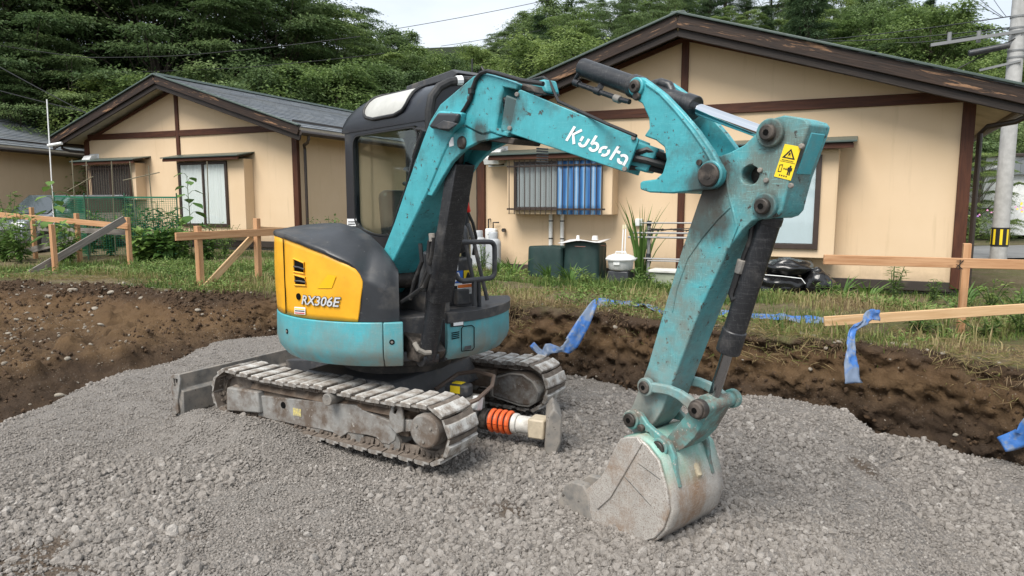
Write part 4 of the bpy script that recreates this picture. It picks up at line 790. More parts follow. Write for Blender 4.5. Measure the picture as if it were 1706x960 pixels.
b = MB(); pA = [(-0.506,1.459),(-0.359,1.461),(-0.363,1.406),(-0.51,1.403)]; b.prism(pA, -.1285, -.1255); b.build('cab_label', MT['white'], cab)
b = MB()
for k in range(2):
    q = ([[(-0.488,1.44),(-0.38,1.442),(-0.38,1.435),(-0.488,1.433)],[(-0.489,1.422),(-0.381,1.424),(-0.381,1.417),(-0.489,1.415)],[(-0.49,1.403),(-0.382,1.406),(-0.382,1.399),(-0.49,1.396)],[(-0.491,1.384),(-0.383,1.387),(-0.383,1.38),(-0.491,1.377)],[(-0.492,1.366),(-0.384,1.369),(-0.384,1.362),(-0.493,1.359)],[(-0.493,1.347),(-0.385,1.35),(-0.385,1.343),(-0.494,1.34)]])[k]; b.prism(q, -.1305, -.1287); b.build('label_text', MT['black_ink'], cab); b = MB()
# -- controls on the floor step
rbox((.50, .13, 1.03), (.16, .30, .34), .02, MT['grey'], 'control_console', EX); 
def front_plate(name, px, mat, x=.583, th=.003, par=None):
    q = px; b = MB(); b.prism(q, x, x+th, mp=lambda a, z, y: (y, a, z)); return b.build(name, mat, par or EX)
front_plate('white_label', [(0.07,1.195),(0.141,1.191),(0.14,1.117),(0.069,1.121)], MT['white']); front_plate('blue_label', [(0.099,1.111),(0.181,1.114),(0.18,1.03),(0.098,1.028)], MT['decal_b']); front_plate('yellow_label', [(0.191,1.113),(0.265,1.113),(0.264,1.045),(0.191,1.046)], MT['decal_y'])
front_plate('label_mark', [(0.106,1.04),(0.132,1.105),(0.143,1.104),(0.168,1.04),(0.152,1.041),(0.145,1.058),(0.127,1.057),(0.119,1.039)], MT['white'], .587); front_plate('label_mark', [(0.204,1.058),(0.22,1.099),(0.231,1.099),(0.246,1.059)], MT['black_ink'], .587)
front_plate('label_mark', [(0.101,1.028),(0.173,1.027),(0.172,1.01),(0.101,1.011)], MT['white'], .5855)
for k in range(4): front_plate('label_text', ([[(0.075,1.179),(0.128,1.176),(0.128,1.171),(0.075,1.174)],[(0.075,1.164),(0.128,1.161),(0.128,1.156),(0.075,1.159)],[(0.075,1.149),(0.128,1.146),(0.128,1.141),(0.075,1.144)],[(0.074,1.134),(0.128,1.131),(0.128,1.126),(0.074,1.129)],[(0.074,1.119),(0.127,1.116),(0.127,1.111),(0.074,1.114)],[(0.074,1.104),(0.127,1.101),(0.127,1.096),(0.074,1.099)]])[k], MT['black_ink'], .587)
front_plate('warning_label', [(0.123,1.019),(0.253,1.022),(0.252,0.941),(0.122,0.944)], MT['white'], .598); front_plate('warning_band', [(0.126,1.017),(0.245,1.018),(0.245,0.997),(0.125,0.996)], MT['decal_o'], .602); front_plate('label_text', [(0.14,0.98),(0.234,0.981),(0.234,0.956),(0.14,0.955)], plain('grey_print', (.5, .49, .47), .6), .602)
g0 = [(0.074,0.987),(0.176,0.987),(0.175,0.882),(0.072,0.884)]; gy = [p[0] for p in g0]; gz = [p[1] for p in g0]
gb = rbox((.645, (min(gy)+max(gy))/2, (min(gz)+max(gz))/2), (.05, max(gy)-min(gy), max(gz)-min(gz)), .008, MT['grey'], 'ribbed_pedal', EX)
for k in range(6):
    b = MB(); b.box((.673, (min(gy)+max(gy))/2, min(gz)+.012+k*(max(gz)-min(gz)-.02)/5.5), (.012, max(gy)-min(gy)-.012, .009)); b.build('rib', MT['black'], gb, bevel=.002)
def lever(name, px, xs, r, mat):
    P = [(x,)+tuple(p) for x, p in zip(xs, px)]; b = MB(); b.tube(P, r, 8); return b.build(name, mat, EX)
lever('travel_lever', [(0.154,1.44),(0.178,1.324),(0.232,1.029),(0.263,0.891)], [.60, .62, .64, .66], .014, MT['grey']); lever('travel_lever', [(0.22,1.439),(0.25,1.322),(0.307,1.058),(0.338,0.893)], [.60, .62, .64, .66], .014, MT['grey'])
l_ = lever('lock_lever', [(0.226,1.529),(0.277,1.437),(0.319,1.34),(0.323,1.213)], [.58, .58, .56, .52], .011, MT['rubber']); b = MB(); P = [Vector((.58,)+tuple(p)) for p in [(0.211,1.578),(0.241,1.516)]]; b.cyl(P[0], P[1], .026, .016, n=12); b.build('red_grip', MT['red'], l_, bevel=.006)
b = MB(); b.tube([(.56,)+p for p in [(0.13,1.315),(0.128,1.199),(0.091,1.097),(0.029,0.956)]], .013, 8); lv = b.build('pedal_hose', MT['rubber'], EX); b = MB(); P = [Vector((.56,)+p) for p in [(0.135,1.356),(0.135,1.311)]]; b.cyl(P[0], P[1], .017, n=10); b.build('yellow_band', MT['decal_y'], lv)
rbox((.42, .19, 1.33), (.20, .26, .22), .07, MT['black'], 'joystick_stand', EX); b = MB(); b.tube([(.46, .02, 1.30), (.47, .06, 1.50), (.47, .20, 1.505), (.46, .26, 1.47)], .018, 8); b.build('grab_bar', MT['grey'], EX)
q = rpoly([(-0.119,1.328),(0.325,1.316),(0.324,1.068),(0.017,1.065)], .05, 4); q = [p for p in q]
b = MB(); b.tube([(.76,)+p for p in q], .0175, 10); b.tube([(.76,)+p for p in [(0.147,1.072),(0.145,0.88)]], .0175, 8); b.tube([(.72, .22, .866), (.74, .20, 1.06)], .015, 8); b.build('guard_handrail', MT['grey'], EX)
b = MB(); b.prism([(0.721,1.396),(0.788,1.398),(0.791,0.872),(0.716,0.863)], -.11, -.08); b.build('console_side_post', MT['grey'], EX)
# -- lower boom
BM = [(0.453,1.288),(0.581,1.452),(0.747,1.695),(0.916,1.932),(1.008,2.053),(1.114,2.137),(1.425,2.25),(1.472,2.256),(1.518,2.253),(1.675,2.204),(1.675,2.169),(1.617,1.986),(1.626,1.928),(1.574,1.944),(1.506,1.937),(1.433,1.961),(1.358,1.993),(1.297,1.991),(1.24,1.97),(1.126,1.837),(0.985,1.658),(0.794,1.449),(0.595,1.237),(0.444,1.074),(0.319,0.957),(0.158,0.92),(0.075,0.975),(0.218,1.08)]
b = MB(); b.prism(BM, -.36, -.14); bm_ = b.build('boom', MT['teal'], EX, bevel=.010)
for nm, poly in (('boom_flange', [(1.666,2.207),(1.791,2.163),(1.778,2.136),(1.666,2.164)]), ('boom_flange', [(1.617,1.965),(1.718,1.936),(1.708,1.912),(1.616,1.931)])):
    b = MB(); b.prism(poly, -.36, -.14); b.build(nm, MT['teal'], bm_, bevel=.006)
b = MB(); b.prism([(1.385,2.233),(1.568,2.184),(1.498,1.956),(1.34,1.994)], -.18, -.15); b.build('boom_web', MT['greasy'], bm_)
for k in range(5):
    a, c = ([[(1.639,2.107),(1.771,2.025)],[(1.634,2.082),(1.76,2.006)],[(1.63,2.056),(1.748,1.987)],[(1.625,2.03),(1.737,1.968)],[(1.62,2.003),(1.725,1.949)],[(1.616,1.977),(1.714,1.929)]])[k]; b = MB(); b.tube([(a[0]-.02, -.31+.01*k, a[1]+.03), (a[0]+.01, -.33+.01*k, a[1]), (c[0], -.30+.01*k, c[1]), (c[0]+.12, -.24, c[1]-.03)], .017, 8); b.build('hydraulic_hose', MT['rubber'], bm_)
EAR = [(1.331,1.999),(1.269,1.998),(1.2,1.964),(1.091,1.839),(0.929,1.627),(1.005,1.619),(1.106,1.715),(1.209,1.806),(1.335,1.873),(1.459,1.903),(1.592,1.91),(1.66,1.917),(1.547,1.95),(1.48,1.943)]
for y0, y1 in ((-.352, -.325), (-.175, -.148)):
    b = MB(); b.prism(EAR, y0, y1); b.build('cylinder_ear', MT['teal'], bm_, bevel=.006)
(px_, pz_), = [(1.318,1.908)]; b = MB(); cylx(b, (px_, pz_), .036, -.372, -.13, 20); b.build('boom_cylinder_pin', MT['greasy'], bm_, bevel=.012)
b = MB(); b.tube([(p[0], -.372, p[1]) for p in [(1.331,2.058),(1.375,2.092),(1.419,2.134),(1.435,2.179),(1.467,2.228),(1.513,2.252),(1.564,2.254),(1.633,2.235),(1.727,2.205),(1.837,2.17),(1.987,2.136)]], .0115, 8); b.build('lamp_hose', MT['rubber'], bm_)
b = MB(); (hx, hz), = [(1.43,2.171)]; b.box((hx, -.372, hz), (.03, .03, .03)); b.build('hose_clip', MT['rubber'], bm_)
LP_ = [(1.097,2.011),(1.188,2.076),(1.38,2.054),(1.363,2.011),(1.267,1.968),(1.115,2.0)]; b = MB(); b.prism([(1.045,2.024),(1.155,2.094),(1.37,2.063),(1.348,2.008),(1.246,1.964),(1.081,2.0)], -.40, -.355); lm = b.build('work_lamp', MT['teal'], bm_, bevel=.01)
b = MB(); b.prism(LP_, -.43, -.398); b.build('lamp_housing', MT['black'], lm, bevel=.014)
b = MB(); b.prism([(1.172,2.006),(1.254,2.029),(1.343,2.011),(1.387,1.998),(1.309,1.976),(1.206,1.987)], -.437, -.43); b.build('lamp_lens', MT['grey'], lm, bevel=.004)
b = MB(); b.prism([(1.189,1.938),(1.23,1.945),(1.235,1.898),(1.194,1.894)], -.3545, -.352); b.build('white_sticker', MT['white'], bm_)
b = MB(); b.tube([(p[0], -.352, p[1]) for p in [(0.931,2.008),(0.877,1.935),(0.822,1.852)]], .016, 8); b.tube([(p[0], -.352, p[1]) for p in [(0.822,1.852),(0.771,1.76),(0.727,1.674),(0.629,1.54),(0.535,1.397)]], .009, 8); b.build('boom_pipe', MT['rubber'], bm_)
# -- boom cylinder
A0, A1, A2 = [Vector((p[0], -.25, p[1])) for p in [(0.778,0.588),(1.031,1.282),(1.174,1.924)]]
ax = (A2-A0).normalized(); b = MB(); b.cyl(A0, A0+ax*.78, .060, n=28); b.cyl(A0+ax*.70, A0+ax*.80, .068, n=28); b.cyl(A0+Vector((0, -.06, 0)), A0+Vector((0, .06, 0)), .055, n=20); bc = b.build('boom_cylinder', MT['cyl'], EX, bevel=.006)
b = MB(); b.cyl(A0+ax*.78, A2, .026, n=20); b.build('cylinder_rod', MT['cyl'], bc)
b = MB(); Mg = Matrix.Translation((A0+ax*1.02)) @ frame(ax, (0, 1, 0)).to_4x4(); Lg = (A2-A0).length-.52
b.box((.0, 0, .062), (Lg, .13, .012), Mg); b.box((0, .06, .03), (Lg, .012, .075), Mg); b.box((0, -.06, .03), (Lg, .012, .075), Mg); Mg2 = Mg
b2 = MB(); F_ = frame(ax, (0, 1, 0)); b2.box((0, 0, 0), (Lg, .135, .012), Matrix.Translation(A0+ax*(.42+Lg/2)+Vector((.062, -.004, -.03))) @ Matrix((ax, Vector((0, 1, 0)), ax.cross(Vector((0, 1, 0))))).transposed().to_4x4())
for s in (-1, 1): b2.box((0, s*.062, .035 if False else .04), (Lg, .012, .085), Matrix.Translation(A0+ax*(.42+Lg/2)+Vector((.062, -.004, -.03))) @ Matrix((ax, Vector((0, 1, 0)), ax.cross(Vector((0, 1, 0))))).transposed().to_4x4())
b2.build('rod_guard', MT['cyl'], bc, bevel=.004)
b = MB(); b.cyl(A0+ax*.40+Vector((-.06, -.06, .06)), A0+ax*.66+Vector((-.06, -.06, .06)), .035, n=16); b.build('accumulator', MT['black'], bc, bevel=.01)
for pts, r in (([(1.028,1.359),(1.006,1.251),(1.023,1.163),(0.956,1.074),(0.833,1.011),(0.69,0.946)], .014), ([(1.066,1.378),(1.044,1.271),(0.997,1.172),(0.916,1.063)], .012), ([(0.924,1.337),(0.94,1.229),(0.849,1.094),(0.805,0.978)], .013)):
    b = MB(); b.tube([(p[0], -.385, p[1]) for p in pts], r, 8); b.build('cylinder_hose', MT['rubber'], bc)
(fx, fz), (fx2, fz2) = [(1.048,1.402),(1.053,1.353)]; b = MB(); b.cyl((fx, -.385, fz), (fx2, -.385, fz2), .018, n=10); b.build('hose_fitting', MT['steel'], bc, bevel=.003)
# -- offset link with the maker's lettering
LO = Vector((1.81, -.37, 0)); LDv = Vector((.545, .25, 0)).normalized(); LNv = Vector((LDv.y, -LDv.x, 0))       # LNv faces the viewer
def lk3(s, z, o): p = LO+LDv*s+LNv*o; return (p.x, p.y, z)
PL = [(-0.002,2.136),(0.608,1.872),(0.552,1.717),(-0.054,1.924)]
b = MB(); b.prism(rpoly(PL, .015, 2), 0, -.022, mp=lambda s, z, o: lk3(s, z, o)); lp = b.build('link_plate', MT['teal'], EX, bevel=.004)
inn_ = [(PL[0][0]-.10, PL[0][1]-.012), (PL[1][0]+.08, PL[1][1]-.045), (PL[2][0]+.08, PL[2][1]+.0), (PL[3][0]-.08, PL[3][1]+.02)]
b = MB(); b.prism(inn_, -.06, -.20, mp=lambda s, z, o: lk3(s, z, o)); b.build('offset_link', MT['teal'], EX, bevel=.01)
b = MB(); b.prism([(q[0], q[1]-.006) for q in PL], -.20, -.222, mp=lambda s, z, o: lk3(s, z, o)); b.build('link_plate', MT['teal'], EX, bevel=.004)
for px in [(-0.008,2.108),(-0.048,1.947),(0.583,1.875),(0.543,1.734)]:
    b = MB(); b.cyl(lk3(px[0], px[1], -.03), lk3(px[0], px[1], .012), .012, n=10); b.build('link_bolt', MT['steel'], lp, bevel=.003)
for k, (dy, dz) in enumerate(((-.0, 0), (.03, -.03), (.05, .02), (.02, .05))):
    b = MB(); b.tube([lk3(PL[1][0]-.10, 1.80+dz-.02*k, -.04-dy), lk3(PL[1][0]+.02, 1.775+dz, -.05-dy), lk3(PL[1][0]+.12, 1.745+dz*.8, -.07-dy), lk3(PL[1][0]+.30, 1.74+dz*.6, -.14)], .017, 8); b.build('hydraulic_hose', MT['rubber'], lp)
# knuckle block, valve and grime on top between boom and link
b = MB(); b.prism([(1.563,2.232),(1.856,2.149),(1.887,2.108),(1.679,2.156)], -.33, -.15); b.build('knuckle_top', MT['greasy'], EX, bevel=.01)
b = MB(); b.prism([(1.527,1.948),(1.745,1.901),(1.727,1.872),(1.527,1.904)], -.34, -.15); b.build('knuckle_bottom', MT['greasy'], EX, bevel=.006)
b = MB(); b.prism([(1.77,2.184),(1.872,2.188),(1.899,2.118),(1.784,2.126)], -.26, -.17); vb = b.build('valve_block', MT['teal'], EX, bevel=.012); b = MB(); b.tube([(p[0], -.22, p[1]) for p in [(1.734,2.204),(1.824,2.206),(1.872,2.177),(1.899,2.133),(1.933,2.076),(2.252,1.941),(2.43,1.871)]], .008, 8); b.build('valve_hose', MT['rubber'], vb)
# Lettering: strokes in units of the x-height, mapped on to the plate
GL = []
def arcp(cx, cy, rx, ry, a0, a1, n=10): return [(cx+rx*cos(R(a0+(a1-a0)*i/n)), cy+ry*sin(R(a0+(a1-a0)*i/n))) for i in range(n+1)]
ST = .27
GL += [[(.13, 0), (.13, 1.55)], [(.95, 1.50), (.40, .80), (.98, .0)],                                    # K
       [(1.40, 1.0), (1.40, .50)], arcp(1.72, .46, .33, .34, 200, 360)+[(2.05, 1.0)],                     # u
       [(2.52, 1.55), (2.52, .62)], arcp(2.88, .50, .37, .38, 165, -150, 14),                             # b
       arcp(3.98, .50, .38, .38, 75, 230, 10), arcp(4.05, .50, .38, .38, 50, -105, 10),                   # o
       [(4.95, 1.42), (4.95, 0)], [(5.10, .95), (5.45, .95)],                                             # t
       arcp(5.98, .50, .38, .38, 150, 20, 8)+[(6.36, .0)], arcp(5.98, .42, .36, .30, 175, 300, 8)]        # a
(s_a, z_a), (s_b, z_b) = [(0.246,1.877),(0.542,1.748)]; dir_ = Vector((s_b-s_a, z_b-z_a)); un = dir_.length/6.5; dir_.normalize(); upv = Vector((-dir_.y, dir_.x)); upv = (upv+dir_*.16)
for pts in GL:
    b = MB(); n = len(pts); top = []; V_ = [Vector(p) for p in pts]
    for i, p in enumerate(V_):
        d = (V_[min(i+1, n-1)]-V_[max(i-1, 0)]).normalized(); m = Vector((-d.y, d.x))*ST/2; top.append((p+m, p-m))
    P = []
    for j in (0, 1):
        row = []
        for tpl in top: q = Vector((s_a, z_a))+dir_*(tpl[j].x*un)+upv*(tpl[j].y*un); row.append(lk3(q.x, q.y, .0022))
        P.append(row)
    b.grid(P); b.build('white_letter_stroke', MT['white'], lp, recalc=False, smooth=0)
# -- arm bracket
BRK = [(2.316,2.116),(2.33,2.136),(2.354,2.146),(2.379,2.142),(2.417,2.117),(2.508,2.052),(2.597,1.97),(2.682,1.884),(2.756,1.794),(2.793,1.738),(2.814,1.706),(2.812,1.676),(2.799,1.652),(2.771,1.635),(2.713,1.631),(2.555,1.618),(2.432,1.624),(2.377,1.639),(2.375,1.669),(2.388,1.677),(2.464,1.683),(2.503,1.711),(2.521,1.766),(2.509,1.822),(2.458,1.857),(2.393,1.88),(2.423,1.913),(2.418,1.958),(2.378,2.026),(2.347,2.043),(2.325,2.078)]
br0 = None
for y0, y1 in ((-.122, -.092), (.092, .122)):
    b = MB(); b.prism(BRK, y0, y1); o = b.build('arm_bracket', MT['teal'], EX, bevel=.007); br0 = br0 or o
b = MB(); b.prism([(2.423,1.913),(2.477,1.89),(2.538,1.833),(2.553,1.759),(2.529,1.697),(2.484,1.669),(2.459,1.63),(2.555,1.62),(2.652,1.627),(2.696,1.672),(2.648,1.75),(2.582,1.843),(2.499,1.94),(2.428,1.973)], -.095, .095); b.build('bracket_web', MT['teal'], EX, bevel=.008)
b = MB(); b.tube([(p[0], -.122, p[1]) for p in [(2.402,2.111),(2.48,2.059),(2.566,1.978),(2.65,1.889),(2.719,1.804),(2.769,1.732)]], .008, 8); b.build('edge_rib', MT['teal'], br0)
def boss(px, y, r, yo, mat_o, ro, mat_i, par, name='pin'):
    (x, z), = px; q = MB(); cylx(q, (x, z), ro, y-yo*.5, y+.02, 28); o = q.build(name+'_boss', mat_o, par, bevel=.005); q = MB(); cylx(q, (x, z), r, y-yo, y, 22); o2 = q.build(name, MT['greasy'], par, bevel=.006); q = MB(); cylx(q, (x, z), r*.38, y-yo-.002, y-yo+.01, 8); q.build(name+'_bolt', mat_i, o2 if o2.parent == EX else par); return o
boss([(2.35,2.104)], -.122, .030, .030, MT['teal'], .042, MT['dark'], br0, 'upper_pin'); boss([(2.756,1.693)], -.122, .050, .030, MT['teal'], .060, MT['greasy'], br0, 'arm_pivot')
b = MB(); (x, z), = [(2.698,1.747)]; cylx(b, (x, z), .013, -.132, -.12, 10); b.build('grease_plug', MT['greasy'], br0)
b = MB(); (x, z), = [(2.355,2.061)]; cylx(b, (x, z), .020, -.142, -.12, 14); b.build('keeper_bolt', MT['greasy'], br0, bevel=.005)
# -- arm cylinder
C0, C1, C2 = [Vector((p[0], 0, p[1])) for p in [(1.883,2.272),(2.579,2.016),(2.953,1.847)]]
ax = (C2-C0).normalized(); C1 = C0+ax*((C1-C0).dot(ax)); b = MB(); b.cyl(C0, C1, .048, n=32); b.cyl(C1-ax*.05, C1+ax*.012, .055, n=32); b.cyl(C0+ax*.36, C0+ax*.43, .056, n=32); ac = b.build('arm_cylinder', MT['cyl'], EX, bevel=.005)
b = MB(); b.cyl(C1, C2, .027, n=28); b.build('cylinder_rod', MT['chrome'], ac)
dn = ax.cross(Vector((0, 1, 0))).normalized(); dn = dn if dn.z < 0 else -dn
q = Vector((0, -.03, 0)); b = MB(); b.tube([C0+ax*.02+dn*.03+q, C0+ax*.0+dn*.075+q, C0+ax*.06+dn*.08+q, C0+ax*.35+dn*.075+q, C0+ax*.40+dn*.07+q], .013, 10); b.build('port_pipe', MT['cyl'], ac)
for t_ in (.0, .16, .30): 
    b = MB(); p = C0+ax*(t_+.02)+dn*.078+q; b.cyl(p-ax*.02, p+ax*.02, .019, n=12); b.build('pipe_fitting', MT['cyl'] if t_ < .2 else MT['steel'], ac, bevel=.003)
b = MB(); b.bar(C0+ax*.18+q*0, C0+ax*.18+dn*.08+q, .02, .03); b.build('pipe_clamp', MT['cyl'], ac)
b = MB(); b.tube([C1-ax*.14-dn*.03, C1-ax*.17-dn*.055, C1-ax*.22-dn*.055, C1-ax*.27-dn*.03], .022, 12); b.build('port_elbow', MT['cyl'], ac)
# -- arm
ARM = [(2.694,1.642),(2.704,1.693),(2.726,1.743),(2.755,1.768),(2.819,1.785),(2.882,1.81),(2.929,1.849),(2.958,1.884),(3.003,1.905),(3.049,1.913),(3.094,1.903),(3.137,1.887),(3.15,1.871),(3.146,1.849),(3.088,1.674),(3.07,1.596),(3.06,1.547),(3.041,1.525),(3.011,1.515),(2.97,1.515),(2.928,1.5),(2.892,1.467),(2.86,1.426),(2.825,1.387),(2.804,1.335),(2.764,1.247),(2.697,1.098),(2.574,0.776),(2.512,0.609),(2.472,0.541),(2.413,0.472),(2.351,0.45),(2.305,0.475),(2.304,0.53),(2.339,0.605),(2.421,0.805),(2.51,1.098),(2.59,1.357),(2.659,1.547)]
(hx, hz), = [(2.914,1.689)]; hole = [(hx+.040*cos(2*pi*k/20), hz+.040*sin(2*pi*k/20)) for k in range(20)]
b = MB(); b.prism(ARM, -.088, .088, holes=[hole]); am = b.build('arm', MT['teal_arm'], EX, bevel=.010)
b = MB(); cylx(b, (hx, hz), .040, -.01, .088, 20); b.build('hole_shade', MT['greasy'], am)
boss([(3.001,1.849)], -.088, .032, .045, MT['teal_arm'], .056, MT['dark'], am, 'rod_pin'); boss([(2.992,1.563)], -.088, .032, .045, MT['teal_arm'], .052, MT['dark'], am, 'cylinder_pin')
for nm, p in zip(('arm_bolt',)*4, [(2.961,1.706),(2.989,1.665),(3.128,1.79),(3.093,1.642)]):
    b = MB(); cylx(b, p, .011, -.100, -.085, 8); b.build(nm, MT['steel'], am, bevel=.003)
b = MB(); b.tube([(p[0], -.089, p[1]) for p in [(2.787,1.735),(2.806,1.694),(2.821,1.62),(2.846,1.545),(2.866,1.481),(2.83,1.39)]], .007, 8); b.build('weld_rib', MT['teal_arm'], am)
b = MB(); b.tube([(p[0], -.089, p[1]) for p in [(2.829,1.558),(2.771,1.507),(2.699,1.428),(2.626,1.332),(2.576,1.199),(2.553,1.081)]], .004, 6); b.build('weld_seam', MT['teal_arm'], am)
q = [(3.15,1.868),(3.087,1.664)]; b = MB(); e0, e1 = Vector((ARM[13][0], 0, ARM[13][1])), Vector((ARM[14][0], 0, ARM[14][1])); b.bar(e0+(e1-e0)*.04, e0+(e1-e0)*.92, .008, .11, up=(0, 1, 0)); b.build('cover_plate', MT['teal_skirt'], am, bevel=.003)
# warning decal
DC = [(3.059,1.803),(3.125,1.788),(3.09,1.662),(3.02,1.68)]; b = MB(); b.prism(DC, -.0905, -.0883); dcl = b.build('warning_decal', MT['decal_y'], am)
def dq(u, v): a = Vector(DC[0])*(1-u)+Vector(DC[1])*u; c = Vector(DC[3])*(1-u)+Vector(DC[2])*u; return tuple(a*(1-v)+c*v)
def dpoly(pts, holes=()): q = MB(); q.prism([dq(*p) for p in pts], -.0915, -.0906, holes=[[dq(*p) for p in h] for h in holes]); q.build('decal_print', MT['black_ink'], dcl, smooth=0)
dpoly([(.48, .10), (.88, .40), (.10, .40)], [[(.48, .17), (.74, .365), (.25, .365)]]); dpoly([(.40, .35), (.44, .22), (.52, .22), (.56, .35), (.48, .28)])
for k in range(9): dpoly([(.14+.08*k, .445), (.185+.08*k, .445), (.185+.08*k, .475), (.14+.08*k, .475)])
dpoly([(.04, .50), (.96, .50), (.96, .51), (.04, .51)])
dpoly([(.10, .62), (.30, .59), (.32, .82), (.12, .84)], [[(.14, .64), (.27, .62), (.285, .80), (.155, .815)]])
dpoly([(.38, .71), (.44, .675), (.44, .70), (.54, .70), (.54, .675), (.60, .71), (.54, .745), (.54, .72), (.44, .72), (.44, .745)])
dpoly([(.70, .60), (.76, .58), (.82, .60), (.80, .635), (.90, .65), (.90, .74), (.85, .74), (.85, .87), (.78, .87), (.775, .77), (.75, .77), (.745, .87), (.67, .87), (.67, .74), (.62, .74), (.62, .65), (.72, .635)])
for k in range(4): dpoly([(.26+.13*k, .90), (.33+.13*k, .90), (.33+.13*k, .94), (.26+.13*k, .94)])
# -- bucket cylinder
B0, B1, B2 = [Vector((p[0], 0, p[1])) for p in [(2.971,1.546),(2.801,0.915),(2.719,0.674)]]
ax = (B2-B0).normalized(); B1 = B0+ax*((B1-B0).dot(ax)); b = MB(); b.cyl(B0, B1, .048, n=32); b.cyl(B1-ax*.11, B1, .053, n=32); b.cyl(B0+ax*.02, B0+ax*.06, .052, n=32); bk = b.build('bucket_cylinder', MT['cyl'], EX, bevel=.006)
b = MB(); b.cyl(B1, B2, .025, n=24); b.build('cylinder_rod', MT['chrome'] if False else plain('dark_chrome_rod', (.32, .32, .33), .16, 1.), bk)
b = MB(); b.tube([(p[0], -.03, p[1]) for p in [(2.902,1.491),(2.894,1.421),(2.869,1.356),(2.859,1.318)]], .012, 8); b.tube([(p[0], -.03, p[1]) for p in [(2.844,1.278),(2.829,1.225),(2.817,1.185),(2.826,1.16),(2.855,1.171)]], .017, 8); b.build('cylinder_hose', MT['rubber'], bk)
b = MB(); P = [Vector((p[0], -.03, p[1])) for p in [(2.861,1.338),(2.847,1.278)]]; b.cyl(P[0], P[1], .021, n=10); b.build('hose_fitting', MT['steel'], bk, bevel=.004)
# -- bucket linkage
for y0, y1 in ((-.135, -.105), (.09, .12)):
    b = MB(); b.prism([(2.408,0.738),(2.444,0.742),(2.476,0.74),(2.538,0.744),(2.578,0.745),(2.637,0.736),(2.686,0.719),(2.727,0.698),(2.705,0.638),(2.672,0.667),(2.629,0.69),(2.583,0.7),(2.539,0.699),(2.488,0.694),(2.446,0.67),(2.403,0.684)], y0, y1); rl = b.build('rocker_link', MT['teal_arm'], EX, bevel=.007)
boss([(2.444,0.713)], -.13, .030, .02, MT['teal_arm'], .044, MT['dark'], EX, 'rocker_pin'); boss([(2.739,0.674)], -.13, .036, .035, MT['greasy'], .044, MT['dark'], EX, 'link_pin')
(x, z), = [(2.739,0.674)]; b = MB(); cylx(b, (x, z), .032, -.13, .15, 20); cylx(b, (x, z), .044, .12, .15, 20); b.cyl(B2+Vector((0, -.05, 0)), B2+Vector((0, .05, 0)), .045, n=22); b.build('link_shaft', MT['bktteal'], EX, bevel=.004)
b = MB(); b.prism([(2.666,0.648),(2.69,0.62),(2.746,0.634),(2.763,0.654),(2.693,0.526),(2.631,0.453),(2.559,0.406),(2.525,0.411),(2.543,0.486)], -.085, .085); b.build('bucket_link', MT['bktteal'], EX, bevel=.008)
# -- bucket
BW = .20; BY0, BY1 = -BW, BW
SP = [(2.365,0.459),(2.402,0.477),(2.466,0.494),(2.523,0.469),(2.592,0.415),(2.636,0.304),(2.659,0.205),(2.629,0.108),(2.58,0.041),(2.519,0.002),(2.44,-0.016),(2.316,-0.039),(2.205,-0.043),(2.171,0.033),(2.132,0.097),(2.156,0.143),(2.244,0.23),(2.293,0.315),(2.322,0.39)]
bu = None
for y0, y1 in ((BY0-.012, BY0+.012), (BY1-.012, BY1+.012)):
    b = MB(); b.prism(SP, y0, y1); o = b.build('bucket', MT['bucket'], EX, bevel=.005); bu = bu or o
SH = [(2.38,0.463),(2.466,0.491),(2.529,0.471),(2.599,0.417),(2.642,0.306),(2.665,0.207),(2.636,0.108),(2.584,0.039),(2.519,-0.002),(2.44,-0.019),(2.316,-0.042),(2.197,-0.046)]
b = MB(); b.grid([[(p[0], y, p[1]) for p in SH] for y in np.linspace(BY0, BY1, 9)]); sh_ = b.build('bucket_shell', MT['bucket2'], EX, smooth=60, recalc=False); md = sh_.modifiers.new('solid', 'SOLIDIFY'); md.thickness = .016; md.offset = 0
b = MB(); b.prism([(2.471,0.493),(2.5,0.472),(2.432,0.351),(2.317,0.15),(2.233,0.06),(2.208,0.089),(2.293,0.197),(2.395,0.355)], BY0-.020, BY0-.008); b.build('wear_strip', MT['bucket'], bu, bevel=.004)
for a_, c_ in ([(2.397,0.282),(2.56,0.189)], [(2.474,0.373),(2.606,0.333)]):
    p0, p1 = a_, c_; b = MB(); b.bar((p0[0], BY0-.010, p0[1]), (p1[0], BY0-.010, p1[1]), .008, .008); b.build('side_groove_line', MT['steel'], bu, bevel=.003)  # dark bars imitating the shade of grooves in the bucket side
TH = [(2.213,-0.047),(2.179,0.03),(2.173,0.11),(2.131,0.154),(2.046,0.146),(2.003,0.113),(1.942,-0.007),(2.0,-0.033),(2.122,-0.023)]
for k, y in enumerate((BY0+.01, -.065, .07, BY1-.01)):
    b = MB(); w_ = .055 if k in (0, 3) else .04
    b.prism(TH, y-w_/2, y+w_/2); t_ = b.build('bucket_tooth', MT['steel'], bu, bevel=.008)
b = MB(); b.prism([(2.197,-0.046),(2.154,0.021),(1.982,-0.026),(1.915,-0.097),(2.049,-0.068)], BY0, BY1); b.build('cutting_edge', MT['bucket'], bu, bevel=.005)
EARS = [(2.327,0.529),(2.349,0.57),(2.381,0.592),(2.429,0.583),(2.466,0.545),(2.529,0.515),(2.598,0.487),(2.626,0.438),(2.639,0.351),(2.661,0.287),(2.631,0.303),(2.589,0.359),(2.54,0.408),(2.51,0.458),(2.481,0.502),(2.417,0.503),(2.365,0.499)]
for y0, y1 in ((-.145, -.118), (.115, .142)):
    b = MB(); b.prism(EARS, y0, y1); e_ = b.build('bucket_ear', MT['bktteal'], EX, bevel=.006)
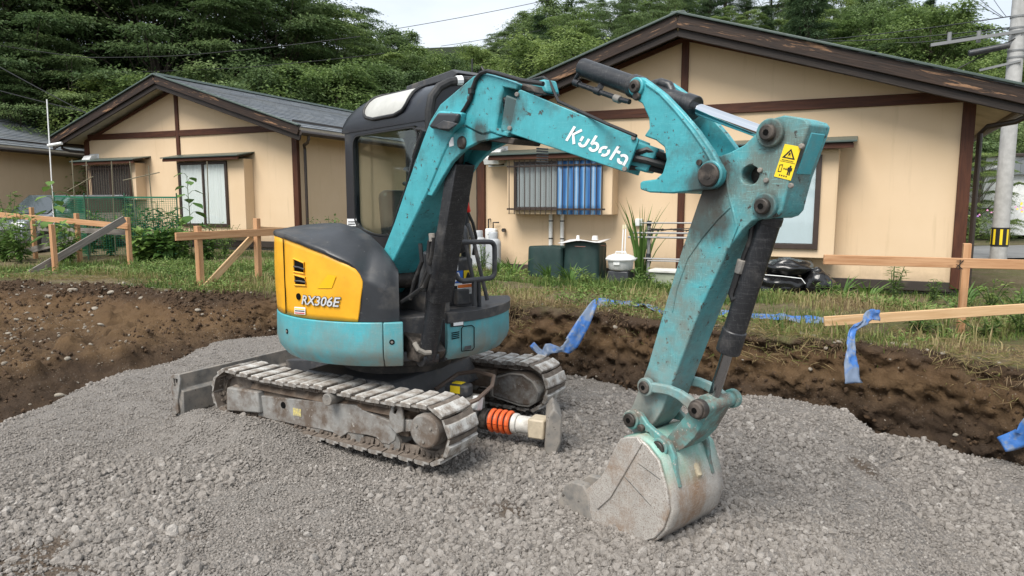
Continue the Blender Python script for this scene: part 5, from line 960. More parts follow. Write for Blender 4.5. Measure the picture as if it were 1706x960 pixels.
boss([(2.38,0.544)], -.145, .034, .03, MT['bktteal'], .046, MT['dark'], EX, 'bucket_pin'); boss([(2.549,0.451)], -.145, .034, .03, MT['bktteal'], .046, MT['dark'], EX, 'lower_link_pin')
b = MB(); (x, z), = [(2.442,0.518)]; cylx(b, (x, z), .018, -.165, -.14, 12); (x, z), = [(2.579,0.393)]; cylx(b, (x, z), .020, -.165, -.14, 12); b.build('keeper_bolt', MT['greasy'], EX, bevel=.005)
b = MB(); b.prism([(2.408,0.479),(2.476,0.491),(2.571,0.435),(2.608,0.359),(2.589,0.302),(2.547,0.353),(2.468,0.427)], -.118, .115); b.build('bucket_bracket', MT['greasy'], EX, bevel=.008)
b = MB(); b.tube([(p[0], .02, p[1]) for p in [(2.543,0.34),(2.587,0.353),(2.628,0.341),(2.646,0.311),(2.63,0.277),(2.604,0.26)]], [.018, .02, .021, .02, .016, .010], 10); b.build('lifting_hook', paint('dirty_hook', (.42, .36, .25), .7, dirt=(.2, .16, .12), amt=.4, sc=20), EX)

# ---------------------------------------------------------------- batter boards (timber profiles round the dig)
def board(name, p0, p1, w_, h_, mat, par, up=(0, 0, 1), bevel=.003, twist=0):
    p0, p1 = Vector(p0), Vector(p1); c = (p0+p1)/2; b = MB(); b.box((0, 0, 0), ((p1-p0).length, w_, h_)); o = b.build(name, mat, par, bevel=bevel, seg=1)
    base = par.location if par is not None else Vector((0, 0, 0)); F = frame(p1-p0, up); o.location = c-base; o.rotation_euler = (F @ Matrix.Rotation(twist, 3, 'X')).to_euler(); return o
def gz(x, y): return float(ground_z(np.array(float(x)), np.array(float(y))))
def posts(par, data, mat, w_=.045):
    out = []
    for (x, y, h) in data:
        z = gz(x, y); out.append((Vector((x, y, z)), h)); board('post', (x, y, z-.25), (x+random.uniform(-.012, .012), y, z+h), w_, w_, mat, par, up=(.44, .9, 0))
    return out
FU = Vector((.0, -.03, 0))
bb1 = thing('batter_board', 'timber profile board at the far left, with grey weathered braces across its pine rail', 'batter board', (-7.8, 12.6, .6))
pl = posts(bb1, [(-9.855,14.262,1.049),(-7.589,11.433,0.765),(-8.29,13.222,0.962),(-7.113,12.822,0.89)], MT['pine'], .07)
q = [(-9.54,12.822,0.757),(-7.135,12.822,0.735)]; zc_ = [gz(a[0], a[1]) for a in q]
board('post', (-12.2, 14.38, .2), (-12.2, 14.38, 1.62), .07, .07, MT['pine'], bb1, up=(.44, .9, 0))
board('rail', (-12.4, 14.4, 1.52), (pl[3][0].x+.05, pl[3][0].y-.06, pl[3][0].z+.72), .03, .10, MT['pine'], bb1)
board('rail', (pl[0][0].x, pl[0][0].y+.07, pl[0][0].z+.62), (pl[3][0].x, pl[3][0].y+.06, pl[3][0].z+.60), .03, .10, MT['oldwood'], bb1)
board('brace', (pl[3][0].x+.02, pl[3][0].y-.12, pl[3][0].z+.86), (pl[1][0].x-.25, pl[1][0].y-.25, pl[1][0].z-.03), .03, .12, MT['oldwood'], bb1)
board('brace', (pl[2][0].x, pl[2][0].y+.06, pl[2][0].z+.50), (pl[0][0].x-.7, pl[0][0].y+.05, pl[0][0].z+.02), .03, .12, MT['oldwood'], bb1)
bb2 = thing('batter_board', 'timber profile board with pale diagonal brace, just left of the digger hood', 'batter board', (-3.9, 9.5, .45))
pl = posts(bb2, [(-4.236,9.337,0.831),(-3.75,10.157,0.902)], MT['pine'], .075)
a, c = pl[0][0], pl[1][0]; e = (c-a).normalized()
board('rail', (a.x-.30*e.x, a.y-.30*e.y-.06, a.z+.70), (c.x+.42*e.x*1.4, c.y+.42*e.y-.06, c.z+.70), .035, .105, MT['pine'], bb2)
board('brace', (a.x+.05, a.y-.05, a.z-.03), (c.x-.05, c.y-.06, c.z+.62), .03, .10, MT['pine2'], bb2)
board('rail', (c.x, c.y+.05, c.z+.74), (c.x+.75, c.y+1.1, c.z+.66), .03, .09, MT['pine2'], bb2)
bb3 = thing('batter_board', 'timber profile board at the right edge, its top rail marked in black', 'batter board', (3.94, 5.98, .4))
(x, y, h), = [(4.121,6.252,0.852)]; z = gz(x, y)
board('post', (x, y, z-.25), (x, y, z+h), .06, .095, MT['pine'], bb3, up=(.44, .9, 0))
def onp(px_, dy): return None
(xa, za), (xb, zb) = [(2.724,1.093),(5.159,1.041)]; board('rail', (xa, 6.02, za), (xb, 5.84, zb), .03, .085, MT['pine'], bb3)
(xa, za), (xb, zb) = [(2.767,0.532),(5.165,0.737)]; board('rail', (xa, 6.04, za), (xb, 5.80, zb), .03, .085, MT['pine2'], bb3)
b = MB(); (mx_, mz_), = [(3.848,1.059)]
for a_, c_ in (((-.03, .03), (.03, .03)), ((-.03, -.03), (.03, .035)), ((0, .04), (0, -.04)), ((-.03, .0), (.02, -.035)), ((-.025, -.04), (.03, -.04))):
    b.bar((mx_+a_[0], 5.912, mz_+a_[1]), (mx_+c_[0], 5.912, mz_+c_[1]), .002, .006)
b.build('pencil_mark', MT['black_ink'], bb3, loc=-bb3.location)
# ---------------------------------------------------------------- blue strips of sheeting on the bank
def m_strip():
    m, t, b_, L_ = mat0('dusty_blue_sheet'); co = N(t, 'TexCoord').outputs['Object']
    c = mix(t, L_, ramp(t, noise(t, L_, co, 5, 6, .65), [(.46, 0.), (.53, 1.)], L_), (.04, .145, .42), (.15, .20, .29)); c = mix(t, L_, ramp(t, noise(t, L_, co, 11, 5, .6), [(.60, 0.), (.70, 1.)], L_), c, (.27, .245, .22))
    L_(c, b_.inputs['Base Color']); b_.inputs['Roughness'].default_value = .45; bp = N(t, 'Bump', Strength=.5, Distance=.01); L_(noise(t, L_, co, 18, 5, .6), bp.inputs['Height']); L_(bp.outputs[0], b_.inputs['Normal']); return m
M_strip = m_strip()
def ribbon(name, label, pts, wd, group=None, sd=1):
    """pts: (x, y, z, width scale, across-direction angle); a crumpled strip of sheeting"""
    P = [Vector(p[:3]) for p in pts]; rows = []; n = (len(P)-1)*7
    for i in range(n+1):
        f = i/7; k = min(int(f), len(P)-2); u = f-k; g = [P[max(k-1, 0)], P[k], P[k+1], P[min(k+2, len(P)-1)]]
        p = .5*((2*g[1])+(-g[0]+g[2])*u+(2*g[0]-5*g[1]+4*g[2]-g[3])*u*u+(-g[0]+3*g[1]-3*g[2]+g[3])*u**3); ws = pts[k][3]*(1-u)+pts[k+1][3]*u; an = pts[k][4]*(1-u)+pts[k+1][4]*u
        d = (g[2]-g[1]).normalized(); s = d.cross(Vector((sin(an)*.4, -cos(an), sin(an)))).normalized(); nn = d.cross(s)
        rows.append([p+s*wd*ws*(j/6-.5)+nn*(.10*wd*float(vnoise(i*.5, j*.7, 0, sd))+.03*wd*cos(j*1.9+i*.8)) for j in range(7)])
    b = MB(); b.grid(rows); o = b.build(name, M_strip, None, smooth=60, recalc=False); md = o.modifiers.new('solid', 'SOLIDIFY'); md.thickness = .003; return tag(o, label, 'plastic sheet', group)
A_ = [(0.863,0.542),(0.724,0.341),(0.59,0.14)]; B_ = [(0.491,0.107),(0.376,0.125),(0.303,0.076),(0.2,0.168)]
ribbon('blue_strip', 'blue and grey sheeting strip sliding down the bank behind the boom, crumpled end', [(A_[0][0], 7.13, A_[0][1], .5, 0), (A_[1][0], 6.98, A_[1][1], 1.05, .1), (A_[2][0], 6.90, A_[2][1], 1.15, 0), (B_[0][0], 6.83, B_[0][1], .35, .3), (B_[1][0], 6.80, B_[1][1], .9, .8), (B_[2][0], 6.78, B_[2][1], .5, 1.0), (B_[3][0], 6.82, B_[3][1], .5, .4)], .135, sd=3)
G_ = [(0.937,7.566),(1.13,7.708),(1.301,7.52),(1.479,7.254),(1.593,7.047),(1.81,6.928)]; ribbon('blue_strip', 'narrow blue sheeting strip lying in grass along the edge left of the arm', [(x, y, gz(x, y)+.03+.02*(k % 2), .9, 1.+.15*(k % 2)) for k, (x, y) in enumerate(G_)], .18, sd=8)
G_ = [(1.986,6.944),(2.188,6.868),(2.374,6.793),(2.631,6.684),(2.91,6.648),(3.123,6.578)]; ribbon('blue_strip', 'narrow blue sheeting strip lying in grass along the edge right of the arm', [(x, y, gz(x, y)+.03+.015*(k % 2), .9, 1.1+.1*(k % 2)) for k, (x, y) in enumerate(G_)], .15, sd=12)
A_ = [(3.093,0.637),(2.953,0.657),(2.848,0.607)]; B_ = [(2.713,0.563),(2.682,0.427),(2.67,0.304),(2.678,0.171)]; ribbon('blue_strip', 'blue sheeting strip knotted on the lower rail, hanging down', [(A_[0][0], 5.72, A_[0][1], .9, 0.3), (A_[1][0], 5.62, A_[1][1], .8, .5), (A_[2][0], 5.52, A_[2][1], .45, .2), (B_[0][0], 5.42, B_[0][1], .5, 0), (B_[1][0], 5.36, B_[1][1], .6, .2), (B_[2][0], 5.32, B_[2][1], 1.0, .1), (B_[3][0], 5.28, B_[3][1], 1.25, 0)], .11, sd=5)
A_ = [(3.584,0.279),(3.487,0.133),(3.433,0.006),(3.341,-0.066)]; ribbon('blue_strip', 'blue sheeting strip at the far right edge reaching the pit floor', [(A_[0][0], 4.40, A_[0][1], 1., 0), (A_[1][0], 4.46, A_[1][1], 1., 0), (A_[2][0], 4.50, A_[2][1], 1, .4), (A_[3][0], 4.55, A_[3][1], .8, .9)], .13, sd=6)
# ---------------------------------------------------------------- things along the wall of the right house
RHM = RH.matrix_world if False else Matrix.Translation(RH.location) @ Matrix.Rotation(RH.rotation_euler.z, 4, 'Z'); RHZ = RH.rotation_euler.z
def on_r(u, y, z=None):
    p = RHM @ Vector((u, y, 0)); p.z = gz(p.x, p.y) if z is None else z; return p
M_green = paint('dark_green_cloth', (.011, .034, .031), .6, dirt=(.03, .05, .045), amt=.25, sc=5, bump=.25, bsc=25)
def cloth_box(label, u, y, w_, d_, h_, sd, lid=None):
    p = on_r(u, y); t = thing('covered_bin', label, 'bin', p, RHZ, 'cloth covered bins by the wall'); P = []
    for j, (k, z) in enumerate(((1.03, 0), (1.02, .3), (1.0, .65), (1.0, .93), (.97, 1.0), (.5, 1.015), (.02, 1.02))):
        row = []
        for i in range(36):
            a = 2*pi*i/36; cx_, cy_ = cos(a), sin(a); m_ = max(abs(cx_), abs(cy_))**.8; f = 1+(.11*(1-z)*float(vnoise(i*.9, z*2, 0, sd)) if z < 1 else 0)+.045*sin(i*1.7+sd)*(1-z if z < 1 else 0)
            row.append((cx_/m_*w_/2*k*f, cy_/m_*d_/2*k*f, z*h_+.02*float(vnoise(cx_*2, cy_*2, 0, sd+2)) if z > .5 else max(0, z*h_)))
        P.append(row)
    b = MB(); b.grid(P, closed=True); b.build('cloth_cover', M_green, t, smooth=70); return t
R1 = [(6.124,0.806),(5.387,0.355),(5.759,0.837)]; cloth_box('low bin under a dark green cloth, left one of the two by the pipes', 6.02, .55, .66, .5, .50, 3)
t = cloth_box('taller dark green covered bin with a white sheet and pots on its lid', 5.36, .58, .62, .5, .62, 9)
b = MB(); b.grid([[(x, y, .645+.02*sin(x*9+y*5)-.10*x*.35) for x in np.linspace(-.36, .36, 10)] for y in np.linspace(-.22, .34, 6)]); b.build('white_sheet', plain('white_vinyl', (.66, .65, .64), .5), t, recalc=False, solid=.01)
for x, r in ((-.16, .055), (.14, .03)):
    b = MB(); b.cyl((x, .0, .66), (x, 0, .73), r, r*.8, 14); b.build('small_pot', MH['ventw'], t, bevel=.006)
b = MB(); b.tube([(.33*cos(a), .27*sin(a)*.95+.0, .57+.01*sin(3*a)) for a in np.linspace(0, 2*pi, 30)], .006, 6); b.build('tie_cord', plain('pink_cord', (.42, .2, .17), .7), t)
M_tank = paint('grey_gas_cylinder', (.40, .42, .44), .45, dirt=(.28, .27, .26), amt=.25, bump=.03)
def gas(label, u):
    p = on_r(u, .36); t = thing('gas_cylinder', label, 'gas cylinder', p, RHZ, 'gas cylinders by the house wall'); b = MB()
    pr = [(.02, .0), (.125, .0), (.14, .03), (.142, .10), (.142, .46), (.135, .52), (.10, .565), (.05, .585), (.02, .59)]
    b.grid([[(r*cos(2*pi*i/28), r*sin(2*pi*i/28), z) for i in range(28)] for r, z in pr], closed=True); b.build('tank', M_tank, t, smooth=50)
    b = MB(); b.grid([[(r*cos(2*pi*i/20), r*sin(2*pi*i/20), z) for i in range(20)] for r, z in ((.085, .56), (.085, .68), (.078, .69), (.07, .68), (.07, .56))], closed=True); b.build('valve_guard', M_tank, t)
    b = MB(); b.cyl((0, 0, .58), (0, 0, .66), .02, n=10); b.cyl((-.06, 0, .64), (.11, 0, .64), .012, n=8); b.build('valve', MT['steel'], t); return t
gas('grey gas cylinder under the vent hood, right one of the pair', 7.22); gas('grey gas cylinder half hidden by the handrail, left one of the pair', 7.53)
p = on_r(7.42, .06, 1.0); t = thing('gas_meter', 'white gas meter with pipes on the wall above the cylinders', 'gas meter', p, RHZ); b = MB(); b.box((0, 0, 0), (.22, .12, .26)); b.build('meter_body', MH['ventw'], t, bevel=.03, seg=3)
b = MB(); b.tube([(-.05, .02, .13), (-.05, .02, .24), (-.16, .0, .24)], .014, 8); b.tube([(.05, .02, .13), (.05, .02, .3), (.05, -.05, .3)], .014, 8); b.tube([(-.03, .05, -.13), (-.12, .12, -.3), (-.2, .28, -.42)], .012, 8); b.build('pipe', MT['greasy'], t); b = MB(); b.cyl((-.26, .03, .10), (-.26, -.03, .10), .035, n=14); b.build('wall_socket', MT['greasy'], t)
p = on_r(4.62, 1.0); t = thing('lidded_tub', 'pale grey tub with lid sitting on a black stand left of the pole rack', 'tub', p, RHZ); b = MB(); b.box((0, 0, .11), (.36, .34, .20), taper=(.9, .9)); b.build('stand', MT['black'], t, bevel=.015)
b = MB(); b.grid([[(r*cos(2*pi*i/28), r*sin(2*pi*i/28), z) for i in range(28)] for r, z in ((.02, .215), (.15, .215), (.185, .24), (.205, .38), (.20, .385), (.02, .385))], closed=True); b.build('bowl', MH['ventw'], t, smooth=50)
b = MB(); b.grid([[(r*cos(2*pi*i/28), r*sin(2*pi*i/28), z) for i in range(28)] for r, z in ((.02, .37), (.235, .375), (.24, .395), (.20, .44), (.12, .468), (.02, .475))], closed=True); b.build('lid', MH['ventw'], t, smooth=50); b = MB(); b.tube([(-.09, 0, .46), (-.08, 0, .50), (.08, 0, .50), (.09, 0, .46)], .012, 8); b.build('handle', MH['ventw'], t); b = MB(); b.box((0, .205, .34), (.10, .02, .06)); b.build('latch', MH['ventw'], t, bevel=.004)
M_rod = plain('steel_pole', (.30, .30, .30), .45, .5)
p = on_r(3.95, .75); t = thing('pole_rack', 'drying pole rack of bare metal poles on an upright beside the brown wall post', 'drying rack', p, RHZ)
b = MB(); b.cyl((.30, 0, 0), (.30, 0, .98), .028, n=12); b.build('upright', M_rod, t); b = MB(); b.box((.30, .0, .95), (.06, .06, .08)); b.box((.30, 0, .42), (.07, .06, .12)); b.build('bracket', MT['black'], t, bevel=.006)
for z, a_, c_, r in ((.955, .42, -.55, .013), (.80, .60, -.55, .016), (.73, .62, -.45, .017), (.40, .62, -.55, .014), (.37, .3, -.55, .012)):
    b = MB(); b.cyl((a_, .05, z), (c_, .05, z+.01), r, n=10); b.build('pole', M_rod, t)
b = MB()
for k in range(14): b.tube([(random.uniform(-.4, .4), .06, .83+random.uniform(0, .03)), (random.uniform(-.4, .4), .07, .85+random.uniform(0, .04))], .006, 4)
b.build('dry_twigs', MT['greasy'], t); tag(t.children[-1], kind='stuff')
for lab, u_, du in (('thin white rod leaning upright left of the spiky leaves, left one', 4.76, .0), ('thin white rod leaning upright left of the spiky leaves, right one', 4.70, .02)):
    p = on_r(u_, .55); t = thing('white_rod', lab, 'rod', p, RHZ, 'white rods leaning by the wall'); b = MB(); b.cyl((0, 0, 0), (du, -.1, .88), .011, n=8); b.build('rod', MT['white'], t); b = MB(); b.cyl((du, -.1, .86), (du, -.11, .93), .02, n=8); b.cyl((du*.4, -.03, .26), (du*.4, -.03, .33), .028, n=8); b.build('rod_cap', plain('cream_plastic', (.66, .6, .42), .5), t)
p = on_r(3.72, .95); t = thing('planter_box', 'pale green foam planter box in the grass beside the arm', 'planter', p, RHZ); b = MB(); b.prism([(-.40, 0), (.36, 0), (.40, .26), (-.42, .26)], -.16, .16); b.build('box_body', paint('pale_green_foam', (.30, .33, .25), .8, dirt=(.22, .22, .18), amt=.3, bump=.1), t, bevel=.01)
b = MB(); b.prism([(-.44, .26), (.42, .26), (.42, .30), (-.44, .30)], -.19, .19); b.build('rim', paint('white_foam', (.60, .60, .56), .8, dirt=(.4, .38, .34), amt=.3), t, bevel=.008)
M_bag = paint('black_bag_plastic', (.010, .010, .011), .22, dirt=(.035, .035, .035), amt=.2, bump=.8, bsc=14, spec=.6)
def bag(label, u, y, z, sx, sy, sz, sd):
    p = on_r(u, y); p.z += z; b = bmesh.new(); bmesh.ops.create_icosphere(b, subdivisions=4, radius=1)
    for v in b.verts:
        c = v.co; k = 1+.16*float(fbm(c.x*2, c.y*2, c.z*2, 4, sd))+.05*math.copysign(abs(float(vnoise(c.x*5, c.y*3, c.z*6, sd)))**.5, 1); v.co = Vector((c.x*sx*k, c.y*sy*k, max(c.z, -.75)*sz*k))
    me = bpy.data.meshes.new('rubbish_bag'); b.to_mesh(me); b.free(); me.materials.append(M_bag); me.polygons.foreach_set('use_smooth', [True]*len(me.polygons)); o = link('rubbish_bag', me, None, p, (0, 0, RHZ)); return tag(o, label, 'rubbish bag', 'black rubbish bags under the window')
BAG0 = bag('black rubbish bag at the top of the heap under the window', 2.22, .95, .42, .33, .24, .13, 4); bag('black rubbish bag at the bottom left of the heap under the window', 2.28, .98, .16, .36, .28, .19, 7); bag('black rubbish bag at the right end of the heap under the window', 1.80, .90, .17, .22, .2, .22, 9)
b = MB(); p = on_r(2.25, 1.27); b.tube([(p.x-.34*.9, p.y+.12, p.z+.33), (p.x, p.y-.03, p.z+.315), (p.x+.25, p.y-.10, p.z+.29), (p.x+.30, p.y-.12, p.z+.22)], .006, 6); o_ = b.build('cord', MT['white']); o_.parent = BAG0; o_.matrix_parent_inverse = (Matrix.Translation(BAG0.location) @ Matrix.Rotation(RHZ, 4, 'Z')).inverted()
# ---------------------------------------------------------------- tamping rammer lying between the tracks
tp = [(-0.19,4.509),(-0.085,4.509),(0.02,4.47),(0.159,4.421)]; o0 = Vector((tp[0][0], tp[0][1], 0)); TR = thing('tamping_rammer', 'tamping rammer with orange bellows lying between the digger tracks', 'rammer', (tp[1][0], tp[1][1], 0))
dv = Vector((.90, -.42, 0)).normalized(); PX0 = Vector((0, 0, .115)); lat = Vector((dv.y, -dv.x, 0))
def P_(s, z=0, l=0): return PX0+dv*s+Vector((0, 0, z))+lat*l
M_or = paint('orange_bellows', (.78, .13, .03), .45, dirt=(.35, .1, .05), amt=.2, sc=12, bump=.05); M_sl = paint('dusty_white_sleeve', (.56, .54, .50), .55, dirt=(.36, .33, .29), amt=.35, sc=10, bump=.1); M_cr = paint('cream_block', (.47, .40, .295), .55, dirt=(.35, .3, .22), amt=.3, sc=10)
b = MB(); b.cyl(P_(-.09), P_(.13), .055, n=20); be = b.build('bellows_core', MT['grey'], TR)
for k in range(4):
    s = -.045+.042*k; b = MB(); n = 24; b.tube([P_(s)+lat*.066*cos(2*pi*i/n)+Vector((0, 0, .066*sin(2*pi*i/n))) for i in range(n+1)], .0155, 8, cap=False); b.build('bellows_ring', M_or, be)
b = MB(); b.cyl(P_(-.13), P_(-.075), .072, n=18); b.build('clamp_ring', MT['greasy'], TR, bevel=.006); b = MB(); b.cyl(P_(.105), P_(.14), .068, n=20); b.cyl(P_(.14), P_(.235), .058, n=20); b.build('sleeve', M_sl, TR, bevel=.006)
b = MB(); F_ = Matrix((dv, lat, Vector((0, 0, 1)))).transposed().to_4x4(); b.box((0, 0, 0), (.115, .13, .13), Matrix.Translation(P_(.29)) @ F_); b.build('foot_block', M_cr, TR, bevel=.012)
b = MB(); b.prism([(-.035, -.12), (.03, -.15), (.07, -.04), (.07, .12), (.02, .18), (-.02, .12)], -.14, .14, M=Matrix.Translation(P_(.365)) @ Matrix((dv, lat, Vector((0, 0, 1)))).transposed().to_4x4() @ Matrix.Rotation(R(-24), 4, 'Z')); b.build('foot_plate', MT['steel'], TR, bevel=.012)
b = MB(); b.box((0, 0, 0), (.20, .17, .20), Matrix.Translation(P_(-.24, .05)) @ F_); eng = b.build('engine', MT['steel'], TR, bevel=.03); b = MB(); b.box((0, 0, 0), (.18, .10, .09), Matrix.Translation(P_(-.30, .19, .02)) @ F_); b.build('fuel_tank', MT['grey'], TR, bevel=.02)
b = MB(); b.box((0, 0, 0), (.075, .06, .003), Matrix.Translation(P_(-.30, .2365, .02)) @ F_); b.box((0, 0, 0), (.075, .003, .05), Matrix.Translation(P_(-.30, .20, .0715)) @ F_); b.build('yellow_label', MT['decal_y'], TR); b = MB(); b.box((0, 0, 0), (.05, .09, .10), Matrix.Translation(P_(-.14, .12, .05)) @ F_ @ Matrix.Rotation(.3, 4, 'X')); b.build('recoil_cover', MH['ventw'], TR, bevel=.015)
b = MB(); q = [P_(-.34, .10, .16), P_(-.16, .14, .17), P_(-.10, .17, .12), P_(-.08, .22, -.05), P_(-.12, .26, -.16), P_(-.28, .27, -.20), P_(-.42, .24, -.18), P_(-.50, .16, 0)]; b.tube(q, .015, 8); b.build('guide_handle', paint('rusty_handle', (.12, .085, .065), .6, amt=.3), TR)
b = MB(); b.tube([P_(-.10, .05, -.06), P_(-.07, .03, -.09), P_(-.03, -.06, -.10)], .013, 8); b.build('drain_hose', MT['rubber'], TR)

# ---------------------------------------------------------------- street side on the right: lane, pole, cables, far house, car
def sheet(name, pts, mat, z=None):
    b = MB(); b.f.append(list(range(len(pts)))); b.m.append(0); b.v += [(x, y, (gz(x, y)+.02) if z is None else z) for x, y in pts]; o = b.build(name, mat, None, smooth=0); return tag(o, kind='structure')
xs_ = np.linspace(9.5, 40, 16); ce = [(x, 17.5+.22*(x-9.5)) for x in xs_]; b = MB(); b.grid([[(x, y+dy, gz(x, y+dy)+.03) for dy in (-1.6, 0, 1.6, 3.0)] for x, y in ce]); tag(b.build('lane', paint('pale_asphalt', (.17, .17, .165), .9, dirt=(.1, .1, .095), amt=.3, sc=1, bump=.4), None), kind='structure')
M_conc = paint('pole_concrete', (.40, .40, .39), .8, dirt=(.28, .28, .27), amt=.35, sc=3, st=(1, 1, .2), bump=.15)
(px_, py_), = [(11.5,16.297)]; UP = thing('utility_pole', 'grey concrete utility pole with striped guard behind the right house corner', 'utility pole', (px_, py_, gz(px_, py_)-.1))
b = MB(); b.cyl((0, 0, 0), (.0, 0, 9.0), .175, .14, 24); b.build('pole', M_conc, UP)
b = MB(); b.cyl((0, 0, .42), (0, 0, .86), .181, n=24); gd = b.build('striped_guard', MT['black_ink'], UP)
for k in range(8):
    a = 2*pi*k/8+.15; b = MB(); b.arc([(.1815, .46), (.184, .46), (.184, .82), (.1815, .82)], math.degrees(a), math.degrees(a)+17, 3); b.build('yellow_stripe', MT['decal_y'], gd)
M_galv = plain('galvanised_steel', (.22, .225, .225), .5, .4)
for z in (5.6, 5.35, 4.85, 4.7, 3.9):
    b = MB(); b.cyl((0, 0, z), (0, 0, z+.04), .168, n=20); b.build('pole_band', M_galv, UP)
b = MB(); b.bar((.05, -.17, 5.28), (-1.75, .35, 5.08), .07, .07); b.build('cross_arm', M_galv, UP); b = MB(); b.bar((.0, -.2, 4.62), (-.6, .3, 4.5), .05, .05); b.build('cross_arm', M_galv, UP)
for x in (-1.35, -.75):
    b = MB(); b.cyl((x, .06-x*.2-.02, 5.1), (x, .06-x*.2-.02, 5.36), .045, n=10); b.build('insulator', M_galv, UP)
b = MB(); b.cyl((-.22, -.1, 4.98), (-.95, .2, 4.86), .07, n=14); b.build('cable_closure', MT['black'], UP, bevel=.02)
b = MB(); 
for k in range(4): b.tube([(.15, -.15, 5.0-.1*k), (.32, -.2, 5.2-.2*k), (.5, -.1, 4.9-.08*k), (.9, .2, 5.0)], .010, 5)
b.build('cable_loop', MT['rubber'], UP); tag(UP.children[-1], kind='stuff')
def cable(label, pts, r=.011, name='overhead_cable'):
    P = [Vector(p) for p in pts]; out = []
    for i in range(len(P)-1):
        n = 10
        for k in range(n + (i == len(P)-2)): u = k/n; out.append(P[i]*(1-u)+P[i+1]*u-Vector((0, 0, .006*(P[i]-P[i+1]).length*4*u*(1-u))))
    b = MB(); b.tube(out, r, 5); return tag(b.build(name, MT['rubber']), label, 'cable', 'overhead cables')
def at(d, *px): return [(x, d, z) for (x, z) in px]
c_ = [(-17.792,6.971),(-14.403,6.483),(-11.167,6.542),(-5.093,7.165)]; cable('overhead cable crossing the left trees, highest of them', at(24, *c_), .013)
c_ = [(-18.595,6.525),(-14.83,6.177),(-9.549,6.341),(-4.479,6.83)]; cable('thin overhead cable crossing the left trees below the highest one', at(25, *c_), .010)
c_ = [(-15.438,5.784),(-12.583,4.228)]; cable('steep overhead cable coming down to the left roof slope', at(21, *c_), .014); c_ = [(-15.879,5.091),(-12.968,4.363)]; cable('shallow overhead cable coming down to the left roof slope', at(21.5, *c_), .014)
c_ = [(-9.952,16.14),(2.601,18.404),(6.345,19.027)]; cable('single high cable across the open sky', at(60, *c_), .025); c_ = [(-6.146,15.22),(-2.758,15.723),(2.441,16.525)]; cable('low cable across the sky near the tree tops', at(62, *c_), .022)
q = [(11.158,5.817),(11.179,5.568),(11.054,5.921)]; 
for lab, tgt, i_ in (('cable from the pole to the left over the right roof, upper', [(12.749,9.441)][0], 0), ('cable from the pole to the left over the right roof, middle', [(15.029,9.525)][0], 1), ('cable from the pole to the left over the right roof, lower', [(18.769,9.442)][0], 1)):
    cable(lab, [(px_, py_-.1, q[i_][1]), (tgt[0], 35, tgt[1])], .013)
for lab, px1, d in (('cable rising from the pole area to the top edge, left of three', [(18.917,10.203)][0], 30), ('cable rising from the pole area to the top edge, middle of three', [(19.291,10.203)][0], 30), ('cable rising from the pole area to the top edge, right of three', [(19.912,10.251)][0], 30)):
    s_ = [(16.128,8.302)][0]; s_ = (s_[0]+(px1[0]-11)*.2, 26, s_[1]); cable(lab, [s_, (px1[0], d, px1[1])], .012)
cable('slack cable hanging beside the pole down to the eaves', [(px_, py_-.15, q[1][1]-.2), tuple(Vector((px_-1.6, py_+.6, q[1][1]-1.15))), (px_-2.6, py_+1.0, q[1][1]-1.5)], .014)
b = MB(); c_ = [(-10.183,3.853),(-10.254,1.835)]; b.tube([(c_[0][0], 15.5, c_[0][1]), (c_[1][0], 15.5, gz(c_[1][0], 15.5))], .012, 6); an = thing('aerial_rod', 'thin white rod standing up in front of the far left roof', 'rod', (c_[1][0], 15.5, .8)); b.build('rod', MT['white'], an, loc=-an.location); c_ = [(-10.205,2.855),(-9.897,2.906)]; b = MB(); b.tube([(c_[0][0], 15.45, c_[0][1]), (c_[1][0], 15.45, c_[1][1])], .035, 8); b.build('cross_piece', MH['ventw'], an, loc=-an.location)
# far small house on the right
FH = thing('far_house', 'small pale house with dark roof far away at the right edge', 'house', (22.3, 28.5, .4), R(-20)); b = MB(); b.box((0, 0, 1.15), (6, 5, 2.3)); b.build('wall', MH['ventw'], FH); b = MB(); b.prism([(-3.5, 2.3), (3.5, 2.3), (3.5, 2.4), (0, 3.5), (-3.5, 2.4)], -3, 3); b.build('roof', MH['slate'], FH)
for x in (-2.2, -.3, 1.6):
    b = MB(); b.box((x, -2.51, 1.3), (1.0, .06, .9)); f_ = b.build('window', MH['alu'], FH); b = MB(); b.box((x, -2.55, 1.3), (.86, .02, .76)); b.build('pane', MH['room'], f_)
SH_ = thing('shed', 'narrow pale shed seen between the corner post and the pole', 'shed', (19.2, 27.5, .4), R(-15)); b = MB(); b.box((0, 0, 1.5), (1.6, 1.6, 3.0)); b.build('wall', MH['ventw'], SH_); b = MB(); b.box((0, 0, 3.03), (2.2, 2.1, .12)); b.build('roof', MH['gutter'], SH_, bevel=.02)
